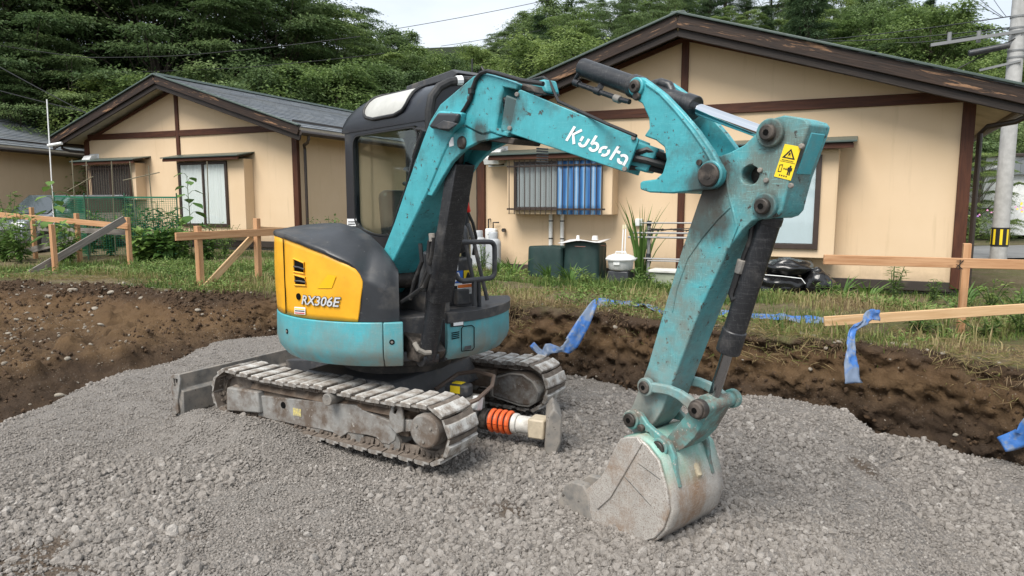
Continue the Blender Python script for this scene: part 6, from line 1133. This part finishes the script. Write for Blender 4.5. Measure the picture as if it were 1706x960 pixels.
# parked car behind the vegetables on the left
M_car = paint('silver_car_paint', (.30, .32, .345), .25, .4, dirt=(.4, .42, .43), amt=.1, bump=0); CAR = thing('parked_car', 'silver car parked by the far left house, half hidden by plants', 'car', (-11.3, 17.6, gz(-11.3, 17.6)-.02), R(-108))
body = rpoly([(-1.7, .28), (1.72, .28), (1.74, .62), (1.60, .80), (.98, .90), (.42, 1.36), (-1.35, 1.40), (-1.66, .95), (-1.72, .6)], .10, 4)
b = MB(); b.prism(body, -.72, .72); b.build('body', M_car, CAR, bevel=.05, seg=3); gl_ = plain('car_glass', (.03, .04, .045), .06, 0, .8)
for s in (-1, 1):
    b = MB(); b.prism(rpoly([(.80, .92), (.36, 1.28), (-1.18, 1.31), (-1.42, .94)], .05), s*.722, s*.728); b.build('side_window', gl_, CAR)
    for x in (-1.1, 1.12):
        b = MB(); b.cyl((x, s*.56, .28), (x, s*.735, .28), .28, n=24); w_ = b.build('wheel', MT['rubber'], CAR, bevel=.02); b = MB(); b.cyl((x, s*.70, .28), (x, s*.742, .28), .17, n=20); b.build('rim', M_galv, w_)
    b = MB(); b.box((1.66, s*.52, .68), (.12, .28, .12)); b.build('headlight', MH['ventw'], CAR, bevel=.03)
    b = MB(); b.box((.62, s*.80, .98), (.10, .16, .11)); b.build('mirror', M_car, CAR, bevel=.02)
b = MB(); b.prism([(1.0, .93), (.46, 1.37), (.43, 1.37), (.97, .93)], -.62, .62); b.build('windscreen', gl_, CAR); b = MB(); b.box((1.735, 0, .48), (.03, .9, .16)); b.build('grille', MT['black'], CAR)
# ---------------------------------------------------------------- garden: net fence, stakes
M_net = paint('green_net', (.012, .14, .075), .6, amt=.1, bump=0)
nf = [(-9.488,14.423,1.382),(-8.571,13.949,1.409),(-8.03,14.423,1.469),(-6.949,14.423,1.394)]; P3 = [Vector((x, y, gz(x, y))) for x, y, h in nf]; NF = thing('net_fence', 'green garden net on stakes in front of the left house windows', 'net fence', P3[1])
b = MB()
for k in range(3):
    a, c = P3[k]-P3[1], P3[k+1]-P3[1]; L = (c-a).length; dens = .030 if k == 0 else .045; nn = int(L/dens)
    for i in range(nn+1): p = a+(c-a)*i/nn; b.bar(p+Vector((0, 0, .1)), p+Vector((0, 0, 1.28-.03*sin(pi*i/nn))), .001, .0065 if k else .012, up=(c-a).normalized())
    for j in range(28): z = .1+1.17*j/27; b.bar(a+Vector((0, 0, z)), c+Vector((0, 0, z)), .001, .0055 if k else .010)
    b.bar(a+Vector((0, 0, 1.27)), c+Vector((0, 0, 1.27)), .012, .035)
nt_ = b.build('net', M_net, NF, smooth=0, recalc=False); tag(nt_, kind='stuff')
for p in P3:
    b = MB(); b.cyl(p-P3[1], p-P3[1]+Vector((0, 0, 1.36)), .014, n=8); b.build('stake', plain('green_stake', (.03, .09, .05), .5), NF)
M_cane = plain('garden_cane', (.16, .14, .09), .7)
for k, (x, yb, yt, dx, pos) in enumerate(((130,415,265,0,'first from the left'),(150,414,268,2,'second from the left'),(193,413,268,1,'third from the left'),(234,413,266,-6,'fourth from the left'),(261,413,274,-4,'fifth from the left'),(350,410,268,1,'in front of the white curtain'))):
    (X, Y, h), = [[(-9.086,14.423,2.034)], [(-8.935,14.589,2.008)], [(-8.485,14.758,2.018)], [(-7.958,14.758,2.042)], [(-7.611,14.758,1.942)], [(-6.697,15.29,2.049)]][k]
    z = gz(X, Y); b = MB(); b.cyl((0, 0, -.1), (dx*.02, .05, h), .011, n=6); tag(b.build('garden_cane', M_cane, None, loc=(X, Y, z)), 'upright garden cane by the net, '+pos, 'cane', 'garden canes')
for lab, a_, c_ in (('slanting garden cane tied from the net up to the right', [(-7.353,2.021),(-6.606,2.166)][0], [(-7.353,2.021),(-6.606,2.166)][1]), ('slanting garden cane leaning over the big leaves at left', [(-8.43,1.815),(-7.85,2.091)][0], [(-8.43,1.815),(-7.85,2.091)][1])):
    b = MB(); b.cyl((a_[0], 13.2, a_[1]), (c_[0], 13.1, c_[1]), .010, n=6); tag(b.build('garden_cane', M_cane), lab, 'cane', 'garden canes')
# ---------------------------------------------------------------- plants
G1, G2, G3 = (.05, .11, .025), (.105, .20, .045), (.19, .29, .075)
M_leaf = leafmat('garden_leaf', [G1, G2, G3], .3); M_wleaf = leafmat('weed_leaf', [(.06, .12, .025), (.135, .22, .05), (.24, .29, .10)], .3)
M_grass = leafmat('grass_blade', [(.05, .10, .02), (.12, .175, .04), (.22, .22, .08), (.34, .28, .14), (.20, .145, .08)], .25)
M_pine_ = leafmat('conifer_needle', [(.035, .07, .034), (.075, .125, .055), (.12, .18, .08)], .3)
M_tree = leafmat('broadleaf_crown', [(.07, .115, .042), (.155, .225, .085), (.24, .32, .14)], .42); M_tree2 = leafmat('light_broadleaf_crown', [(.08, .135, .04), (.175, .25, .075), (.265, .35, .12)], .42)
M_bark = paint('tree_bark', (.055, .042, .032), .9, amt=.4, sc=6, bump=.6); M_stem = plain('green_stem', (.07, .11, .035), .7)
def leaf_quads(C_, D, Nn, Ln, Wd, tone, fold=.15):
    """diamond leaves, two triangles each folded on the midrib; arrays: centre base, direction, normal, length, width, tone"""
    D = D/np.linalg.norm(D, axis=1, keepdims=True); S = np.cross(D, Nn); S /= np.linalg.norm(S, axis=1, keepdims=True)+1e-9; U = np.cross(S, D)
    L1 = Ln[:, None]; W1 = Wd[:, None]; a = C_; b = C_+D*L1*.45+S*W1*.5+U*W1*fold; c = C_+D*L1-U*L1*.08; d = C_+D*L1*.45-S*W1*.5+U*W1*fold
    V = np.stack([a, b, c, d], 1).reshape(-1, 3); i = np.arange(len(C_))*4; F = np.concatenate([np.stack([i, i+1, i+2], 1), np.stack([i, i+2, i+3], 1)]); return V, F, np.repeat(tone, 4)
def leaf_mesh(name, mat, *a, **k): V, F, t = leaf_quads(*a, **k); return np_mesh(name, V, F, mat, {'tone': ('POINT', t)})
def rdir(n, rng): v = rng.normal(size=(n, 3)); return v/np.linalg.norm(v, axis=1, keepdims=True)
def grass(name, P, H, W_, tone, lean=.5, rng=RNG):
    n = len(P); a = rng.random(n)*2*pi; D = np.stack([np.cos(a), np.sin(a), np.zeros(n)], 1); S = np.stack([-np.sin(a), np.cos(a), np.zeros(n)], 1)*W_[:, None]/2; U = np.array([[0, 0, 1.]]); ln = (lean*(.3+rng.random(n)))[:, None]; h = H[:, None]
    m = P+U*h*.55+D*h*.22*ln; t = P+U*h*(1-.35*ln)+D*h*.75*ln; V = np.stack([P-S, P+S, m+S*.8, m-S*.8, t], 1).reshape(-1, 3); i = np.arange(n)*5
    F = np.concatenate([np.stack([i, i+1, i+2], 1), np.stack([i, i+2, i+3], 1), np.stack([i+3, i+2, i+4], 1)]); return np_mesh(name, V, F, M_grass, {'tone': ('POINT', np.repeat(tone, 5))})
# grass on the grade, thinner and drier towards the cut
GP, GH, GW, GT = [], [], [], []
for n, smax, h0, h1, w_, pw in ((100000, 3.2, .03, .09, .006, 1.), (60000, 6.5, .05, .15, .008, .8), (12000, 3.0, .10, .24, .009, .9)):
    s = -smax*RNG.random(n)**pw+.07; t = -13+19.5*RNG.random(n); q = edge_q(t)+s; x = t*TT[0]+q*NN[0]; y = t*TT[1]+q*NN[1]
    k = fbm(x*1.1, y*1.1, 0, 4, 201); near_house = (np.abs(x) < 60); lf = sstep(-3, -6, t)
    ok = (k*1.7+.35*(-s/2.2)+.02+RNG.normal(0, .2, n)+.2*(s > -.35)*(t > -5)+.22*lf*(s < -.5) - .12*lf*(s > -.5) > -.1)
    x, y, s, k, t = x[ok], y[ok], s[ok], k[ok], t[ok]; m = len(x); GP.append(np.stack([x, y, ground_z(x, y)-.005], 1)); GH.append(h0+(h1-h0)*RNG.random(m)**1.5); GW.append(np.full(m, w_)*(.7+.6*RNG.random(m)))
    dry = .50-.55*fbm(x*.8+5, y*.8, 0, 3, 207)-.10*(-s-.6); GT.append(np.clip(dry+RNG.normal(0, .18, m), 0, 1))
# roots and dry stems hanging over the lip
gm = grass('grass', np.concatenate(GP), np.concatenate(GH), np.concatenate(GW), np.concatenate(GT), .75); tag(link('grass', gm), kind='stuff')
n = 1100; t = -6+10.8*RNG.random(n); s = -.01+.05*RNG.random(n); q = edge_q(t)+s; x = t*TT[0]+q*NN[0]; y = t*TT[1]+q*NN[1]; P = np.stack([x, y, ground_z(x, y)+.01], 1); D = np.stack([np.full(n, NN[0])*.6+RNG.normal(0, .4, n), np.full(n, NN[1])*.6+RNG.normal(0, .4, n), RNG.uniform(-1.2, .1, n)], 1)
tag(link('hanging_roots', leaf_mesh('hanging_roots', M_grass, P, D, rdir(n, RNG), .04+.10*RNG.random(n)**2, .002+.002*RNG.random(n), np.clip(.97+RNG.normal(0, .05, n), 0, 1))), kind='stuff')
n = 26000; t = -13+20*RNG.random(n); s = .09-1.3*RNG.random(n)**1.8; q = edge_q(t)+s; x = t*TT[0]+q*NN[0]; y = t*TT[1]+q*NN[1]; k = fbm(x*1.6, y*1.6, 0, 3, 251); ok = (k+RNG.normal(0, .25, n) > -.15) & ((t > -5.8) | (s < -.25)); x, y = x[ok], y[ok]; n = len(x)
P = np.stack([x, y, ground_z(x, y)+.004+.03*RNG.random(n)], 1); D = rdir(n, RNG); D[:, 2] *= .28; D[:, :2] += NN*.25
tag(link('dry_grass_mat', leaf_mesh('dry_grass_mat', M_grass, P, D, np.tile([0, 0, 1.], (n, 1))+.3*rdir(n, RNG), .05+.12*RNG.random(n), .003+.004*RNG.random(n), np.clip(.68+RNG.normal(0, .2, n), 0, 1))), kind='stuff')
# low weeds
n = 16000; t = -11.5+16.8*RNG.random(n); s = -3.4*RNG.random(n)**.8; q = edge_q(t)+s; x = t*TT[0]+q*NN[0]; y = t*TT[1]+q*NN[1]; k = fbm(x*.9+9, y*.9, 0, 4, 231); ok = k+RNG.normal(0, .1, n)+.15*(-s-1) > .12; x, y = x[ok], y[ok]; m = len(x)
Pw = np.repeat(np.stack([x, y, ground_z(x, y)], 1), 3, 0); m3 = len(Pw); Pw[:, 2] += .01+.10*RNG.random(m3)**1.5; Pw[:, :2] += RNG.normal(0, .025, (m3, 2)); D = rdir(m3, RNG); D[:, 2] = np.abs(D[:, 2])*.5
tag(link('ground_weeds', leaf_mesh('ground_weeds', M_wleaf, Pw, D, np.tile([0, 0, 1.], (m3, 1))+.4*rdir(m3, RNG), .03+.05*RNG.random(m3), .012+.022*RNG.random(m3), np.clip(.55+RNG.normal(0, .25, m3), 0, 1))), kind='stuff')
def plant(name, label, cat, loc, mesh_list, group=None, rz=None):
    t = thing(name, label, cat, loc, random.uniform(0, 6.28) if rz is None else rz, group)
    for nm, me in mesh_list: link(nm, me, t)
    return t
def blades(n, h, wd, spread, sd, mat=None, tone=.35):
    rng = np.random.default_rng(sd); V = []; F = []; T = []
    for k in range(n):
        a = rng.random()*2*pi; r = spread*rng.random()**.7*.35; b0 = np.array([r*cos(a), r*sin(a), 0]); hh = h*(.55+.5*rng.random()); ln = spread*(.3+rng.random()); sd_ = np.array([-sin(a+.7), cos(a+.7), 0])*wd/2; i0 = len(V)
        for j in range(6): u = j/5; p = b0+np.array([cos(a)*ln*u**2, sin(a)*ln*u**2, hh*u*(1-.12*u)]); w_ = (1-u**2.2)*(.6+.4*min(1, u*3)); V += [p-sd_*w_, p+sd_*w_+np.array([0, 0, .002])]
        for j in range(5): q = i0+2*j; F += [(q, q+1, q+3, q+2)]
        T += [min(1, max(0, tone+rng.normal(0, .15)))]*12
    return np_mesh('leaf_blades', np.array(V), np.array(F), mat or M_leaf, {'tone': ('POINT', np.array(T))})
def leafy(n, h, r, ll, lw, sd, mat=None, stems=5, tone=.5, droop=.2):
    rng = np.random.default_rng(sd); b = MB(); C_, D = [], []
    for s in range(stems):
        a = 2*pi*s/stems+rng.random(); hh = h*(.6+.4*rng.random()) if s else h; ln = r*(.3+.6*rng.random())*(1 if s else .15); pts = [(cos(a)*ln*u**1.3, sin(a)*ln*u**1.3, hh*u) for u in np.linspace(0, 1, 6)]; b.tube(pts, [.010*(1-.6*u) for u in np.linspace(0, 1, 6)], 5)
        for k in range(n//stems):
            u = .12+.88*rng.random(); p = np.array([cos(a)*ln*u**1.3, sin(a)*ln*u**1.3, hh*u]); d = rdir(1, rng)[0]; d[2] = d[2]*.3-droop+.25*u; C_.append(p+d*r*.10); D.append(d)
    C_, D = np.array(C_), np.array(D); m = len(C_); return [('stem', b.mesh('stem', M_stem)), ('leaves', leaf_mesh('leaves', mat or M_leaf, C_, D, np.tile([0, 0, 1.], (m, 1))+.35*rdir(m, rng), ll*(.6+.6*rng.random(m)), lw*(.6+.6*rng.random(m)), np.clip(tone+rng.normal(0, .22, m), 0, 1)))]
def big_plant(h, sd, n=13):
    rng = np.random.default_rng(sd); b = MB(); b.tube([(.02*sin(u*5), .01*u, h*u) for u in np.linspace(0, 1, 8)], [.014*(1-.6*u) for u in np.linspace(0, 1, 8)], 6); V = []; F = []; T = []
    for k in range(n):
        u = .25+.75*k/(n-1); a = k*2.4; pl_ = .17*(1.2-u*.6); sz = .36*(1.15-.6*u); o = np.array([cos(a)*pl_, sin(a)*pl_, h*u+.06]); d = np.array([cos(a), sin(a), -.15-.2*rng.random()]); d /= np.linalg.norm(d); s = np.cross(d, [0, 0, 1]); s /= np.linalg.norm(s); up = np.cross(s, d); b.tube([(0, 0, h*u-.02), tuple(o*.6+np.array([0, 0, h*u*.4+.02])), tuple(o)], .005, 5)
        i0 = len(V); prof_ = [(0, .05), (.15, .55), (.35, .85), (.6, .7), (.85, .3), (1, .02)]
        for j, (x, w_) in enumerate(prof_):
            for q in (-1, 0, 1): V.append(o+d*sz*x+s*q*w_*sz*.48+up*(abs(q)*.05*sz-.25*sz*x*x+.02*sz*rng.normal()))
        for j in range(5):
            for q in (0, 1): z_ = i0+3*j+q; F.append((z_, z_+1, z_+4, z_+3))
        T += [min(1, max(0, .5+rng.normal(0, .15)))]*18
    return [('stem', b.mesh('stem', M_stem)), ('leaves', np_mesh('leaves', np.array(V), np.array(F), M_leaf, {'tone': ('POINT', np.array(T))}, True))]
def bpos(pb): (x, y, h) = pb; return (x, y, gz(x, y)), h
(loc, h), = [bpos(q) for q in [(-7.097,15.29,1.738)]]; plant('broad_leaf_plant', 'tall plant with big leaves in front of the white curtained window', 'plant', loc, big_plant(h, 5, 15))
(loc, h), = [bpos(q) for q in [(-9.191,13.949,1.553)]]; plant('broad_leaf_plant', 'tall plant with big leaves in front of the silver car', 'plant', loc, big_plant(h, 8, 13))
for k, (pb, lab, rr, nl) in enumerate(zip([(-11.794,16.267,1.417),(-9.241,12.953,0.976),(-8.206,14.931,1.174),(-7.907,14.931,1.11),(-7.435,14.589,1.21),(-7.13,14.589,1.085),(-7.294,13.649,0.663),(-6.877,13.649,0.616),(-6.52,13.649,0.817),(-6.176,13.949,0.726),(-6.217,14.931,0.751),(-8.394,12.953,0.753),(-9.143,14.931,1.008),(-8.688,14.931,0.956),(-10.03,13.649,0.816),(-4.008,15.29,0.848)],
        ['pale leafy bush at the left edge beside the car', 'low bush in front of the car at the left', 'tomato plant in the net, left of the leaning board', 'second tomato plant behind the net', 'third tomato plant climbing behind the net', 'tomato plant nearest the big leaved plant', 'low squash leaves below the tomato plants', 'low squash leaves right of the leaning board', 'bushy leaves at the foot of the big leaved plant', 'leafy bush under the white curtained window', 'feathery bush beside the house base left of the profile board', 'dark bush in front of the car wheels', 'leaves inside the dark left part of the net', 'leaves in the middle of the net under the grille', 'lowest bush at the far left edge', 'grey green shrub showing over the engine hood'],
        [.55, .45, .22, .22, .22, .22, .35, .38, .3, .32, .35, .4, .3, .3, .4, .5], [260, 200, 170, 170, 170, 170, 130, 150, 150, 170, 220, 200, 170, 170, 200, 300])):
    loc, h = bpos(pb); big = k in (6, 7); plant('leafy_bush', lab, 'bush', loc, leafy(int(nl*1.7), max(h, .25), rr*1.15, .20 if big else (.07 if k in (10, 15) else .14), .16 if big else (.025 if k == 10 else .07), 40+k, stems=9, tone=.75 if k in (0, 1, 14) else .5))
# along the right house and in the grass
for k, (u, y, h, lab) in enumerate(((6.85, .9, .35, 'clump of sword leaves right of the gas cylinders'), (6.5, 1.0, .38, 'clump of sword leaves left of the green bins'), (5.72, 1.25, .36, 'clump of sword leaves in front of the low green bin'), (5.35, 1.3, .38, 'clump of sword leaves in front of the taller green bin'), (1.50, .75, .38, 'iris clump right of the rubbish bags'), (1.15, .8, .34, 'second iris clump, left of the tall weed'), (.05, .9, .36, 'sword leaves at the house corner'), (3.15, .9, .42, 'sword leaves right of the arm by the wall'), (-.5, 1.3, .4, 'sword leaves right of the profile board post'))):
    plant('iris_clump', lab, 'plant', on_r(u, y), [('leaf_blades', blades(16, h, .035, .28, 60+k, tone=.45))])
plant('reed_clump', 'tall green reed stalks beside the tub and white rods', 'plant', on_r(4.38, .7), [('leaf_blades', blades(40, 1.5, .04, .34, 77, tone=.35))])
for k, (u, y, h, r, lab, cols) in enumerate(((.86, 1.0, .50, .14, 'tall narrow leaved weed left of the house corner post', None), (.40, 1.0, .34, .16, 'lavender bush near the house corner', 'l'), (2.75, 1.3, .26, .25, 'bright green weed clump left of the rubbish bags', None), (3.45, 1.5, .3, .25, 'bright green weed clump right of the arm', None), (4.1, 1.5, .28, .3, 'bright weed clump in front of the planter box', None), (1.6, 1.3, .22, .25, 'weed clump in front of the rubbish bags', None), (5.0, 1.6, .22, .35, 'bright low weed clump in front of the tub', None), (6.2, 1.7, .2, .35, 'bright low weed clump in front of the green bins', None), (7.1, 1.0, .5, .15, 'wispy weed beside the gas cylinders', None), (-.4, 2.1, .35, .25, 'weed clump right of the profile post', None), (.3, 2.6, .25, .25, 'weed clump behind the lower profile rail', None), (-.9, 3.0, .3, .3, 'weed clump at the right picture edge', None), (-.2, 1.2, .4, .2, 'thin weed stems left of the profile post', None))):
    plant('weed_clump', lab, 'weed', on_r(u, y), leafy(150, h, r, .075 if k else .11, .02 if k in (0, 1, 8) else .035, 90+k, M_wleaf, 6, .5 if k != 1 else .3, 0))
(hx, hy, hh) = (0, 0, 0)
for k, (pb, lab) in enumerate(zip([(4.538,6.065,0.483),(3.837,6.423,0.16),(4.217,6.065,0.215)], ['leafy weeds at the right edge below the profile rail', 'low leaves right of the hanging blue strip', 'leafy weeds under the post of the right profile board'])):
    loc, h = bpos(pb); plant('weed_clump', lab, 'weed', loc, leafy(130, max(.16, h*.8), .22, .07, .03, 120+k, M_wleaf, 6, .5, 0))
M_fl = [plain('purple_petal', (.33, .17, .45), .6), plain('yellow_petal', (.80, .55, .03), .6), plain('pink_petal', (.62, .25, .45), .6)]
def flowers(label, loc, h, r, mi, n, sd, tone=.55):
    ms = leafy(240, h, r, .14, .05, sd, M_wleaf, 9, tone, -.1); b = MB(); rg = random.Random(sd)
    for k in range(n): a, q = rg.uniform(0, 6.28), r*rg.random()**.5; z = h*rg.uniform(.85, 1.12); b.cyl((q*cos(a), q*sin(a), z), (q*cos(a), q*sin(a), z+.05), .035, .015, 6)
    return plant('flower_bed_plant', label, 'flowers', loc, ms+[('blossoms', b.mesh('blossoms', M_fl[mi], 0))])
for k, (X, Y, h, r, mi, n, lab) in enumerate(((15.3, 22.0, 1.1, .9, 2, 14, 'pink flowering bush between the corner post and the pole'), (16.6, 21.4, 1.25, 1.0, 1, 26, 'yellow flowering bush right of the striped pole guard'), (18.2, 22.2, 1.35, 1.0, 1, 22, 'yellow flowering bush at the right edge below the far house'), (14.2, 21.5, .9, .8, 0, 10, 'purple flowering bush near the downspout'), (16.0, 20.4, .8, .8, 1, 8, 'low green flower bush at the lane edge, left of the pole'), (17.7, 20.8, .9, .9, 2, 5, 'low green flower bush at the lane edge, right of the pole'))):
    flowers(lab, (X, Y, gz(X, Y)), h, r, mi, n, 140+k)
(x_, y_), = [(3.1,7.208)]; 
# ---------------------------------------------------------------- trees on the slopes
def spray_crown(sd, H, Rr, nspray, nleaf, flat, ll, lw, z0=.25, mat=None, cone=False, tiers=0):
    rng = np.random.default_rng(sd); b = MB(); lean = rng.normal(0, .03, 2); tp = []
    for u in np.linspace(0, 1, 9): tp.append((lean[0]*H*u+.12*sin(u*4+sd), lean[1]*H*u+.12*cos(u*3+sd), H*(.97 if cone else .82)*u))
    b.tube(tp, [(.035*H*.45)*(1-.85*u)+.02 for u in np.linspace(0, 1, 9)], 8); C_, D, T = [], [], []
    for k in range(nspray):
        u = z0+(1-z0)*((k+rng.random())/nspray)
        if tiers: u = z0+(1-z0)*(round((u-z0)/(1-z0)*tiers)/tiers)+rng.normal(0, .008)
        u = min(u, .99); zz = H*u; a = k*2.399+rng.normal(0, .35)
        env = (Rr*(1.02-u)**.85*1.05+.12) if cone else Rr*max(.12, (1-((u-.50)/.56)**2))**.55
        dist = env*(.55+.55*rng.random()) if rng.random() < .78 else env*rng.random()*.7; cx_, cy_ = cos(a)*dist, sin(a)*dist; zb = zz-(.10 if cone else .22)*dist*rng.random()-(.15*dist if cone else 0)
        tr = np.array(tp[min(8, int(max(0, u-.16)*8))]); c = np.array([cx_+lean[0]*H*u, cy_+lean[1]*H*u, zb])
        if k % 2 == 0: b.tube([tuple(tr), tuple(tr*.45+c*.55+np.array([0, 0, .25])), tuple(c)], [.05, .032, .012], 5)
        sr = (Rr*.30*(.55+.75*rng.random()))*(.75 if cone else 1)*(1.15-.45*u); n = int(nleaf*(.7+.6*rng.random())); g = rng.normal(size=(n, 3))*np.array([sr, sr, sr*flat])*.52; out = np.array([cos(a), sin(a), 0]); rad = g @ out; g[:, 2] -= .22*np.abs(rad)*(.8 if not cone else .5)+.12*sr*(g[:, 0]**2+g[:, 1]**2)/(sr*sr)
        C_.append(c+g); d = g*np.array([1, 1, .25])+out*sr*.5+rng.normal(size=(n, 3))*sr*.30; d[:, 2] -= .18*sr; D.append(d); T.append(np.clip(.45+.45*g[:, 2]/(sr*flat+.05)*.5+.18*rng.normal(size=n)+.12*rng.normal(), 0, 1))  # tone rises with height in a spray: lit top, shaded underside in the colour
    C_, D, T = np.concatenate(C_), np.concatenate(D), np.concatenate(T); m = len(C_); Nn = np.tile([0, 0, 1.], (m, 1))+.45*rdir(m, rng)
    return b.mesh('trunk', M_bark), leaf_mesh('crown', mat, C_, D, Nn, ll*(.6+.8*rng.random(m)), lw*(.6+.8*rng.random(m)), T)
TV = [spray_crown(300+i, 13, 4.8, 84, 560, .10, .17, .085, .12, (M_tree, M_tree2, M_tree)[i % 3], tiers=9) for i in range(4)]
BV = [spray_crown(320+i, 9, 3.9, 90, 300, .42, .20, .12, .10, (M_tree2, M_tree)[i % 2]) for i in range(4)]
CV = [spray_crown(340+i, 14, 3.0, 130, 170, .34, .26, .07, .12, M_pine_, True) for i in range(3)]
def tree(kind, x, y, s, label, group, zoff=-.3):
    nm = {'T': 'layered_tree', 'B': 'round_tree', 'C': 'conifer'}[kind]; tr, cr = random.choice({'T': TV, 'B': BV, 'C': CV}[kind]); t = thing(nm, label, 'tree', (x, y, gz(x, y)+zoff), random.uniform(0, 6.28), group); t.scale = (s*random.uniform(.9, 1.1), s*random.uniform(.9, 1.1), s)
    link('trunk', tr, t); link('crown', cr, t); return t
LB = {'T': 'dark layered broadleaf tree on the slope behind the left houses', 'B': 'rounded light green tree on the slope behind the left houses'}; GR = 'trees on the slope behind the left houses'
for (px, d, ytop, kd) in ((-60, 27, -160, 'T'), (60, 28, -150, 'T'), (170, 30, -170, 'T'), (290, 29, -120, 'T'), (390, 31, -110, 'T'), (480, 32, -40, 'T'), (560, 33, 10, 'T'), (630, 35, 48, 'T'), (690, 38, 72, 'B'), (735, 42, 88, 'B'), (775, 46, 112, 'B'), (820, 48, 118, 'B'),
        (0, 33, -260, 'T'), (110, 34, -260, 'T'), (230, 35, -240, 'T'), (340, 36, -190, 'T'), (440, 37, -100, 'T'), (520, 38, -30, 'T'), (600, 40, 15, 'T'), (660, 43, 50, 'B'),
        (300, 25.5, 118, 'B'), (370, 26, 100, 'B'), (450, 26.5, 95, 'B'), (530, 27.5, 95, 'B'), (600, 29, 100, 'B'), (665, 31, 105, 'B'), (215, 25.5, 120, 'B'), (130, 25, 80, 'T'), (40, 24.5, 60, 'T'), (-40, 25, 40, 'T'), (-160, 28, -150, 'T'), (-280, 30, -150, 'T'), (-400, 31, -150, 'T'), (-530, 32, -140, 'T'), (-220, 35, -240, 'T'), (-460, 36, -240, 'T'), (-120, 36, -250, 'T'), (-340, 27, 60, 'B'), (-200, 26, 60, 'B'), (730, 34, 128, 'B'), (790, 38, 135, 'B'), (850, 42, 130, 'B')):
    X = (px-853)/1150*d; zt = 1.57+(340-ytop)/1150*d; zg = gz(X, d); h = max(3.5, zt-zg); Hn = 13 if kd == 'T' else 9; tree(kd, X, d, h/Hn*.98, LB[kd], GR)
LB2 = {'B': 'rounded green tree on the hillside behind the right house', 'C': 'dark conifer standing among the trees of the right hillside', 'T': 'layered broadleaf tree on the hillside behind the right house'}; GR2 = 'trees on the hillside behind the right house'
rg = random.Random(5); sky_px = [(760, 118), (800, 72), (850, 48), (930, 5), (1000, -18), (1100, -40), (1300, -50), (1440, -20), (1520, 12), (1570, 50), (1620, 82), (1706, 95), (1900, 90), (2050, 110)]
for d, step, kinds in ((52, 62, 'BBBTT'), (60, 58, 'BBTTC'), (70, 52, 'BBCTT'), (82, 46, 'CTBBT'), (95, 42, 'CCTBB')):
    px = 770+rg.uniform(0, 30)
    while px < 1960:
        yt = float(np.interp(px, [a for a, c in sky_px], [c for a, c in sky_px])); X = (px-853)/1150*d; zg = gz(X, d); ztop = 1.57+(340-yt)/1150*d; kd = rg.choice(kinds); h = rg.uniform(7.5, 12.5)*(1.2 if kd == 'C' else 1)
        h = min(h, ztop-zg) if d < 90 else ztop-zg-rg.uniform(0, 2.5)
        if h > 3: tree(kd, X, d+rg.uniform(-2.5, 2.5), h/{'T': 13, 'B': 9, 'C': 14}[kd], LB2[kd], GR2, -.6)
        px += step*rg.uniform(.75, 1.25)*(1.0 if px < 1500 else .9)
# clipped trees and shrubs near the pole on the right
for k, (X, Y, h, lab) in enumerate(((17.5, 26.0, 3.6, 'clipped dark garden tree left of the pole'), (20.5, 31.5, 4.5, 'dark tree behind the far house roof'), (15.5, 29.0, 5.5, 'dark tree behind the downspout'), (23.5, 33, 6, 'dark tree at the right edge behind the pole'), (18.6, 32, 6.5, 'tall dark tree behind the pole'))):
    tree('T' if k == 0 else 'B', X, Y, h/(13 if k == 0 else 9), lab, None)
